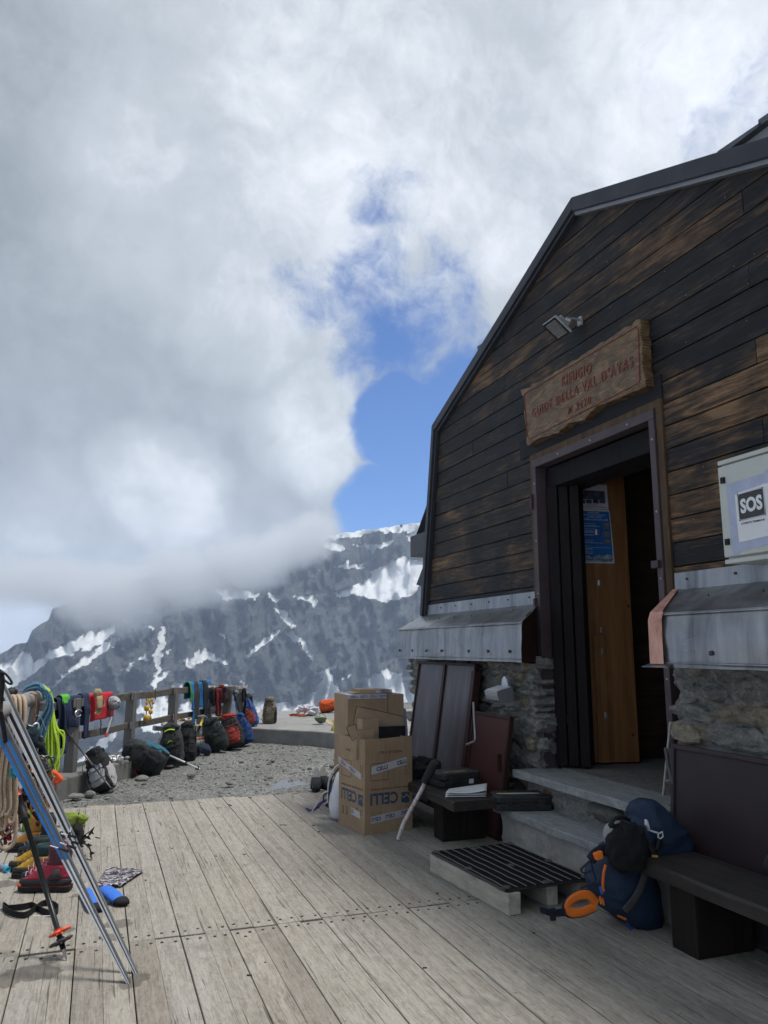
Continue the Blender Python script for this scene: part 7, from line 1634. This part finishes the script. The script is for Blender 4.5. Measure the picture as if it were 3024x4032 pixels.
boot('large black and orange double boot with a turquoise toe, toe to the left', bp_(108, 3350), ANG + .05, .29, (.42, .17, .03), (.012, .013, .015), (.012, .012, .013), .14, (.40, .17, .03), (.1, .5, .6), (.08, .45, .55))
boot('dark boot with black cuff standing behind the orange boot', bp_(150, 3362), ANG + .5, .27, (.02, .035, .045), (.012, .013, .015), (.012, .012, .013), .16, (.015, .015, .018), (.05, .3, .35))
boot('yellow and black boot behind the other yellow one', bp_(118, 3425), ANG + .15, .28, (.50, .28, .03), (.02, .022, .022), (.012, .04, .03), .08, (.02, .03, .03), (.1, .09, .05))
boot('yellow and black boot in front of the other yellow one', bp_(132, 3452), ANG + .05, .28, (.52, .30, .04), (.02, .022, .022), (.02, .03, .03), .07, (.02, .05, .05), (.1, .09, .05))
boot('red mountain boot standing farther from the camera', bp_(185, 3476), ANG + .12, .32, (.30, .025, .045), (.02, .02, .022), (.016, .015, .015), .09, (.03, .03, .032), (.5, .35, .4))
boot('red and grey mountain boot standing nearest the camera', bp_(178, 3506), ANG + .02, .33, (.32, .028, .05), (.016, .016, .018), (.15, .012, .015), .12, (.10, .03, .04), (.55, .4, .45), (.5, .06, .02))
boot('black and teal boot half hidden behind the skis', bp_(222, 3420), ANG - .3, .26, (.012, .02, .022), (.012, .013, .015), (.012, .012, .013), .13, (.012, .015, .018), (.1, .4, .42))
# lime gaiters / pouches
for px, py, c, L, lab, s_ in ((140, 3270, (.16, .24, .03), .10, 'lime green gaiter standing behind the black ski pole', 1), (285, 3252, (.20, .26, .045), .075, 'lime yellow pouch with black strap on the deck right of the skis', 2)):
    g = gz(px, py, 0); rt = root('lime_pouch', lab, 'pouch', g, (0, 0, -.3)); lump(MB(), (0, 0, L * .7), (L * (1.1 if s_ == 1 else 1.5), L * .7, L * (1.1 if s_ == 1 else .72)), amp=.35, sd=s_ * 3, fr=1.6).build('body', fabric(c, var=.12), rt, smooth=True)
    MB().tube(smooth_path([(L * .6, -L * .7, .01), (L * .75, -L * .72, L * .6), (L * .7, -L * .2, L * 1.45)], 4), .014, 6, flat=.4).build('strap', M_black, rt)
g = gz(152, 3268, 0); k = MB(); k.prism([wy(x, y, g.y - .05) for x, y in ((146, 3265), (153, 3228), (163, 3245), (160, 3266))], (0, .03, 0)); tag(k.build('orange_tag', fabric((.75, .28, .03)), bevel=.004), 'small orange cloth flap beside the lime gaiter', 'cloth')
# black crampons right of the skis
crampon('crampon', 'black crampon with claws leaning right of the skis', gz(322, 3305, .10), (R(30), R(-35), R(-40)), .20, (.014, .014, .015), (.02, .02, .022), -1)
crampon('crampon', 'second black crampon below the clawed one', gz(335, 3350, .05), (R(80), R(30), R(-60)), .17, (.014, .014, .015), (.02, .02, .022), -1)
k = MB(); lump(k, gz(300, 3300, .09), (.05, .06, .09), amp=.5, sd=9, n=24, k=14); tag(k.build('black_strap_bundle', fabric((.012, .012, .014)), smooth=True), 'bundle of black crampon straps right of the skis', 'strap')
# ---- lying on the deck
hbm = root('headband', 'black stretch belt with a thin white line lying on the deck', 'belt', gz(120, 3600, 0))
pts_ = [(30, 3590), (14, 3578), (12, 3586), (40, 3608), (80, 3618), (110, 3612), (140, 3590), (170, 3570), (205, 3572), (228, 3590), (215, 3610), (180, 3606), (150, 3592), (125, 3578), (90, 3584), (55, 3588)]
k = MB(); pp_ = smooth_path([gz(x, y, 0) for x, y in pts_ + [pts_[0]]], 5); n_ = len(pp_)
k.add([p + Vector((0, 0, z)) for p in pp_ for z in (.002, .036)], [(2 * i, 2 * i + 2, 2 * i + 3, 2 * i + 1) for i in range(n_ - 1)]); bw(k, 'band', fabric((.012, .012, .014), bump=.4), hbm, solid=.004)
k = MB(); k.tube([gz(x, y, .022) + TOW * .01 for x, y in ((135, 3602), (165, 3604))], .002, 4); k.tube([gz(x, y, .022) + TOW * .01 for x, y in ((170, 3604), (226, 3603))], .002, 4); bw(k, 'white_line', M_white, hbm)
m, nt, b = mk('patterned_cloth'); q = NT(nt); n1 = q.noise(q.co((13, 30, 13)), 1, 3, .6, 2.2); setc(nt, b, q.ramp(n1, [(.44, (.02, .015, .022)), (.5, (.06, .045, .06)), (.54, (.42, .40, .44))])); b.inputs['Roughness'].default_value = .85
cn = [gz(x, y, .006) for x, y in ((385, 3505), (372, 3455), (420, 3425), (568, 3432))]; e_ = [gz(470, 3500, .006)]
A_, B_, C_, D_ = gz(378, 3500, .006), gz(418, 3422, .006), gz(570, 3432, .006), gz(480, 3492, .006)
k = MB(); k.grid(lambda u, v: (A_.lerp(D_, u)).lerp(B_.lerp(C_, u), v) + Vector((.012 * noise.noise(Vector((u * 4, v * 4, 1))), .02 * noise.noise(Vector((u * 4, v * 4, 5))), .014 + .016 * noise.fractal(Vector((u * 5, v * 4, 3)), 1, 2, 3))), 30, 18); tag(k.build('bandana', m, smooth=True, solid=.002), 'crumpled dark and white patterned bandana on the deck', 'cloth')
def sock(label, pts_, r_, name='sock'):
    rt = root(name, label, 'sock', gz(*pts_[1], 0)); P_ = smooth_path([gz(x, y, .022) for x, y in pts_], 6); n_ = len(P_); cut = int(n_ * .60)
    rr = [r_ * (.95 + .1 * noise.noise(Vector((i * .5, 1, pts_[0][0])))) for i in range(n_)]; rr[0] *= .9; rr[-1] *= .55; rr[-2] *= .8; rr[-3] *= .95
    U = Vector((0, 0, 1)); bw(MB().tube(P_[:cut + 1], rr[:cut + 1], 14, up=U, flat=.5), 'leg', fabric((.045, .17, .62), var=.15), rt, smooth=True); bw(MB().tube(P_[cut:], [x * 1.02 for x in rr[cut:]], 14, up=U, flat=.5), 'foot', fabric((.014, .015, .02)), rt, smooth=True)
sock('blue sock with black foot lying right of the skis beside the bandana', [(412, 3500), (440, 3520), (462, 3540), (482, 3548), (500, 3545)], .048)
sock('blue sock with black foot partly hidden behind the ski tails', [(338, 3510), (352, 3530), (362, 3555), (372, 3570), (385, 3572), (412, 3550)], .045)
bt = root('water_flask', 'clear soft flask with a blue cap at the left edge of the deck', 'bottle', gz(5, 3420, 0)); a, c = gz(-40, 3385, .03), gz(22, 3420, .02)
m, nt, b = mk('clear_plastic'); setc(nt, b, (.5, .55, .65)); b.inputs['Roughness'].default_value = .2; b.inputs['Transmission Weight'].default_value = .5
bw(MB().tube([a, c], .018, 12), 'flask', m, bt, smooth=True); bw(MB().tube([c, c + (c - a).normalized() * .05], [.022, .02], 12), 'cap', plain((.03, .28, .45), .35), bt, smooth=True)
# ---- by the deck's far edge
for px, py, a, lab in ((1244, 3112, -.3, 'left black approach shoe with a white insole at the end of the deck'), (1280, 3106, .2, 'right black approach shoe with a white insole at the end of the deck')):
    b0 = gz(px, py, .0); rt = root('approach_shoe', lab, 'shoe', b0, (0, 0, R(-90) + a)); 
    MB().prism([Vector((x, y, .0)) for x, y in ((-.13, -.035), (.05, -.045), (.12, -.03), (.14, 0), (.12, .03), (.05, .045), (-.13, .035))], (0, 0, .025)).build('sole', M_black, rt, bevel=.004)
    MB().loft([[Vector((.0 + rx_ * cos(t * pi / 8) + ox, ry_ * sin(t * pi / 8), z)) for t in range(16)] for rx_, ry_, z, ox in ((.14, .062, .025, 0), (.135, .060, .065, 0), (.09, .055, .10, -.03), (.055, .05, .125, -.065), (.045, .042, .127, -.068))]).build('upper', fabric((.025, .027, .032)), rt, smooth=True)
    MB().box((.10, 0, .05), (.05, .07, .03)).build('toe_patch', plain((.03, .11, .12), .6), rt, bevel=.012)
    MB().prism([Vector((-.075, .042 * cos(t * pi / 9), .09 + .15 * sin(t * pi / 9))) for t in range(10)], (.02, 0, 0)).build('insole', plain((.75, .72, .66), .6), rt)
def loop(label, name, pts_, Y, r, c, cat, flat=1.0, w=None):
    k = MB(); k.tube(smooth_path([wy(x, y, Y) if not isinstance(Y, str) else gz(x, y, .01) for x, y in pts_], 6), r, 7, flat=flat); return tag(k.build(name, c if not isinstance(c, tuple) else plain(c, .45), smooth=True), label, cat)
loop('white and black hoop curving out behind the cardboard box', 'hoop', [(1338, 3010), (1320, 3022), (1303, 3050), (1294, 3085), (1292, 3120), (1290, 3160)], 6.95, .008, (.6, .6, .62), 'hoop')
loop('thin black hoop beside the white one', 'hoop', [(1340, 3020), (1325, 3035), (1308, 3062), (1298, 3095), (1295, 3130), (1296, 3160)], 6.93, .006, (.02, .02, .025), 'hoop')
loop('purple pole bending down behind the cardboard box', 'purple_pole', [(1338, 3050), (1325, 3070), (1310, 3100), (1305, 3120)], 6.9, .008, (.10, .04, .22), 'pole')
loop('dark looped strap standing on the deck by the box', 'dark_strap', [(1275, 3158), (1275, 3135), (1290, 3122), (1308, 3125), (1308, 3145), (1292, 3165), (1280, 3175)], 7.0, .013, fabric((.02, .013, .03)), 'strap', .5)
loop('second dark looped strap, lower and nearer the box', 'dark_strap', [(1290, 3120), (1298, 3150), (1300, 3170), (1290, 3178), (1285, 3165), (1300, 3180)], 6.95, .010, fabric((.015, .012, .02)), 'strap', .5)
loop('purple webbing strap trailing out over the deck', 'purple_strap', [(1208, 3182), (1225, 3190), (1245, 3178), (1262, 3160), (1285, 3148), (1300, 3140)], '', .016, fabric((.09, .03, .22)), 'strap', .3)
loop('thin cream rod slanting to the deck in front of the purple strap', 'cream_rod', [(1228, 3196), (1250, 3160), (1270, 3125), (1292, 3118)], 7.1, .005, (.6, .57, .48), 'rod')
gb = gz(1322, 3240, 0); k = MB(); k.loft([[Vector((gb.x + .06 + (.075 + .02 * noise.noise(Vector((cos(t * .4), z * 8, 1)))) * cos(t * pi / 10) * w_, gb.y + .12 + .09 * sin(t * pi / 10) * w_, z)) for t in range(20)] for z, w_ in ((.005, .8), (.05, 1.1), (.12, 1.15), (.2, 1.0), (.28, .8), (.34, .5), (.4, .2))])
tag(k.build('plastic_bag', plain((.62, .64, .68), .35, 0, .08), smooth=True), 'translucent white plastic bag tucked left of the cardboard box', 'bag')
loop('thin pink strap end under the white plastic bag', 'pink_strap', [(1300, 3220), (1320, 3224), (1340, 3222)], 6.7, .004, (.4, .2, .42), 'strap')
tag(lump(MB(), wy(1322, 3110, 6.95), (.055, .05, .09), amp=.3, sd=14, n=20, k=12).build('grey_pouch', fabric((.10, .10, .11)), smooth=True), 'grey mesh pouch between the dark straps and the box', 'pouch')
# ---- big navy rucksack at the bench
YP = 3.83
rp = root('rucksack', 'large navy rucksack with orange trim slumped against the bench end', 'rucksack', (2.78, 3.83, 0))
NV_ = (.015, .031, .066); f_n = fabric(NV_, .7, .15, 120, .3)
v_ = lambda x, y, Y=YP: wy(x, y, Y)
def ring_px(cx, cy, hw, dpt, ang, Y=YP, sd=0, n_=28, e=.8, amp=.05):
    c = v_(cx, cy, Y); s_ = (c - Vector((0, 0, CAMH))).length / FPX; X_ = Vector((cos(ang), 0, -sin(ang))); D_ = Vector((0, 1, 0)); r_ = []
    for j in range(n_):
        a = 2 * pi * j / n_; ca_, sa_ = cos(a), sin(a); nz_ = noise.noise(Vector((ca_ * 1.3 + cx * .004, sa_ * 1.3, cy * .012 + sd))); w_ = 1 + amp * (1 - 3.2 * abs(nz_)) + amp * .6 * noise.fractal(Vector((ca_ * 3, sa_ * 3, cy * .03 + sd)), 1, 2, 3)
        r_.append(c + X_ * math.copysign(abs(ca_) ** e, ca_) * hw * s_ * w_ + D_ * math.copysign(abs(sa_) ** e, sa_) * dpt * w_)
    return r_
def dens(L_, n=5):
    o = []
    for a, b_ in zip(L_, L_[1:]):
        for i in range(n): o.append(tuple(x + (y - x) * (i / n) for x, y in zip(a, b_)))
    return o + [L_[-1]]
bw(MB().loft([ring_px(*a, sd=1, n_=48) for a in dens(((2490, 3650, 60, .07, .5), (2475, 3625, 100, .12, .45), (2465, 3590, 122, .145, .4), (2455, 3540, 130, .155, .32), (2450, 3490, 128, .155, .25), (2448, 3440, 118, .15, .2), (2455, 3395, 108, .145, .1), (2475, 3340, 100, .14, .0), (2510, 3290, 95, .13, -.1), (2540, 3240, 85, .12, -.1), (2560, 3200, 60, .1, -.1)))]), 'body', f_n, rp, smooth=True)
lidm = MB(); c = v_(2590, 3285, 3.84); lidm.loft([ring_px(*a, Y=3.84, sd=6, amp=.075, n_=48) for a in dens(((2600, 3378, 55, .08, .1), (2590, 3365, 98, .13, .1), (2592, 3335, 112, .15, .12), (2592, 3295, 108, .155, .12), (2582, 3250, 92, .15, .15), (2562, 3205, 70, .13, .2), (2548, 3168, 46, .10, .1), (2545, 3148, 22, .06, 0)))]); bw(lidm, 'lid', f_n, rp, smooth=True)
bw(lump(MB(), v_(2470, 3338, 3.66), (.115, .085, .125), amp=.18, sd=3, fr=2.2, n=44, k=30, power=.92), 'helmet_net', fabric((.010, .011, .013), .9, .3, 220, .5), rp, smooth=True)
bw(MB().ell(v_(2432, 3290, 3.76), (.082, .08, .078), n=24, k=14), 'white_helmet', plain((.26, .28, .28), .35), rp, smooth=True)
# grey side panel, orange seam
def ribbon(name, pts_, Y, w_, mt, dy=0):
    k = MB(); P_ = smooth_path([v_(x, y, Y_ if Y_ else Y) for x, y, Y_ in pts_], 5); k.tube(P_, w_, 8, flat=.3, up=Vector((0, -1, 0))); bw(k, name, mt, rp, smooth=True)
GREYF = fabric((.055, .055, .06)); ORF = fabric((.85, .20, .025), .7, .08)
ribbon('grey_panel', [(2545, 3420, 3.66), (2530, 3480, 3.655), (2500, 3540, 3.655), (2460, 3590, 3.67)], 0, .026, GREYF); ribbon('orange_seam', [(2385, 3405, 3.66), (2377, 3440, 3.655), (2374, 3490, 3.66), (2378, 3510, 3.66)], 0, .009, ORF)
for (a, c_) in (((2432, 3605), (2465, 3620)),): ribbon('orange_cord', [(a[0], a[1], 3.66), (c_[0], c_[1], 3.68)], 0, .006, ORF)
ribbon('blue_tag', [(2362, 3490, 3.64), (2372, 3520, 3.63)], 0, .008, plain((.03, .1, .45), .5)); ribbon('blue_tag', [(2468, 3635, 3.66), (2488, 3660, 3.66)], 0, .010, plain((.02, .04, .22), .5)); ribbon('orange_cord', [(2362, 3530, 3.64), (2368, 3560, 3.64)], 0, .007, ORF); ribbon('orange_cord', [(2372, 3535, 3.64), (2378, 3565, 3.64)], 0, .005, ORF)
# hip belt: padded orange wing bent into a loop, black webbing and buckle
loopc = [(2350, 3558), (2320, 3526), (2285, 3525), (2252, 3543), (2236, 3565), (2240, 3585), (2260, 3594), (2300, 3588), (2343, 3570)]
k = MB(); P_ = smooth_path([wy(x, y, 3.72 + .0 * i) for i, (x, y) in enumerate(loopc)], 5); k.tube(P_, .024, 10, flat=.3, up=Vector((.25, -1, .0)).normalized()); bw(k, 'hip_belt', ORF, rp, smooth=True)
k = MB(); P_ = smooth_path([wy(x, y, 3.735) for x, y in [(2352, 3556), (2318, 3510), (2285, 3508), (2248, 3528), (2222, 3556), (2222, 3594), (2245, 3610), (2295, 3604), (2345, 3582)]], 5); k.tube(P_, .012, 8, flat=.6); bw(k, 'belt_edge', fabric((.015, .018, .03)), rp, smooth=True)
k = MB(); k.prism([wy(x, y, 3.70) for x, y in ((2225, 3575), (2180, 3585), (2130, 3570), (2130, 3596), (2180, 3612), (2232, 3608))], (0, .012, 0)); k.box(wy(2177, 3600, 3.70), (.03, .02, .06)); bw(k, 'belt_buckle', fabric((.012, .016, .028)), rp, bevel=.004)
k = MB(); P_ = smooth_path([wy(x, y, 3.74) for x, y in ((2402, 3345), (2370, 3350), (2340, 3368), (2326, 3388))], 5); k.tube(P_, .032, 10, flat=.35, up=Vector((0, -1, 0))); bw(k, 'shoulder_strap', fabric((.014, .02, .035)), rp, smooth=True)
k = MB(); k.prism([wy(x, y, 3.70) for x, y in ((2343, 3362), (2375, 3350), (2380, 3382), (2352, 3392))], (0, .03, 0)); bw(k, 'orange_pad', ORF, rp, bevel=.008)
for pts_ in ([(2326, 3388), (2300, 3410), (2288, 3425), (2300, 3438), (2325, 3430)], [(2328, 3390), (2335, 3430), (2345, 3460), (2330, 3480), (2290, 3495)]):
    k = MB(); k.tube(smooth_path([wy(x, y, 3.74) for x, y in pts_], 5), .009, 6, flat=.4); bw(k, 'webbing', fabric((.014, .02, .035)), rp, smooth=True)
k = MB(); k.tube(smooth_path([wy(x, y, 3.70) for x, y in ((2400, 3250), (2420, 3225), (2450, 3218), (2480, 3230))], 5), .011, 6); k.ell(wy(2408, 3248, 3.69), (.02, .015, .018), n=10, k=8); bw(k, 'top_strap', M_black, rp, smooth=True)
ribbon('side_strap', [(2560, 3325, 3.66), (2575, 3355, 3.65), (2580, 3370, 3.65)], 0, .02, M_black); 
ribbon('yellow_loop', [(2566, 3371, 3.64), (2590, 3373, 3.64)], 0, .007, plain((.55, .35, .06), .5)); ribbon('yellow_loop', [(2700, 3338, 3.75), (2704, 3362, 3.75)], 0, .006, plain((.55, .35, .06), .5))
# wing emblem on the lid
def emb(pts_, Y, nm='emblem'):
    k = MB(); k.prism([wy(x, y, Y) for x, y in pts_], (0, .02, 0)); bw(k, nm, M_white, rp)
c6_ = lambda x, y: (2050 + x * .587, 3000 + y * .587)
emb([c6_(*a) for a in ((848, 388), (856, 400), (870, 460), (846, 425))], 3.665); emb([c6_(*a) for a in ((866, 463), (876, 458), (926, 472), (912, 480))], 3.665)
k = MB(); k.tube([wy(*c6_(x, y), 3.655) for x, y in ((950, 468), (955, 500), (938, 516), (922, 505), (922, 484))], .004, 6, closed=True); bw(k, 'emblem', M_white, rp)
ribbon('axe_loop', [(2602, 3300, 3.66), (2590, 3350, 3.65)], 0, .018, M_black)
# litter on the deck
for i, (px, py, r_) in enumerate([(1290, 3240, .01), (1492, 3275, .006), (1850, 3345, .008), (2615, 3930, .012), (2440, 3960, .012), (1480, 3060, .01), (410, 3500, .01)][:5]): pass
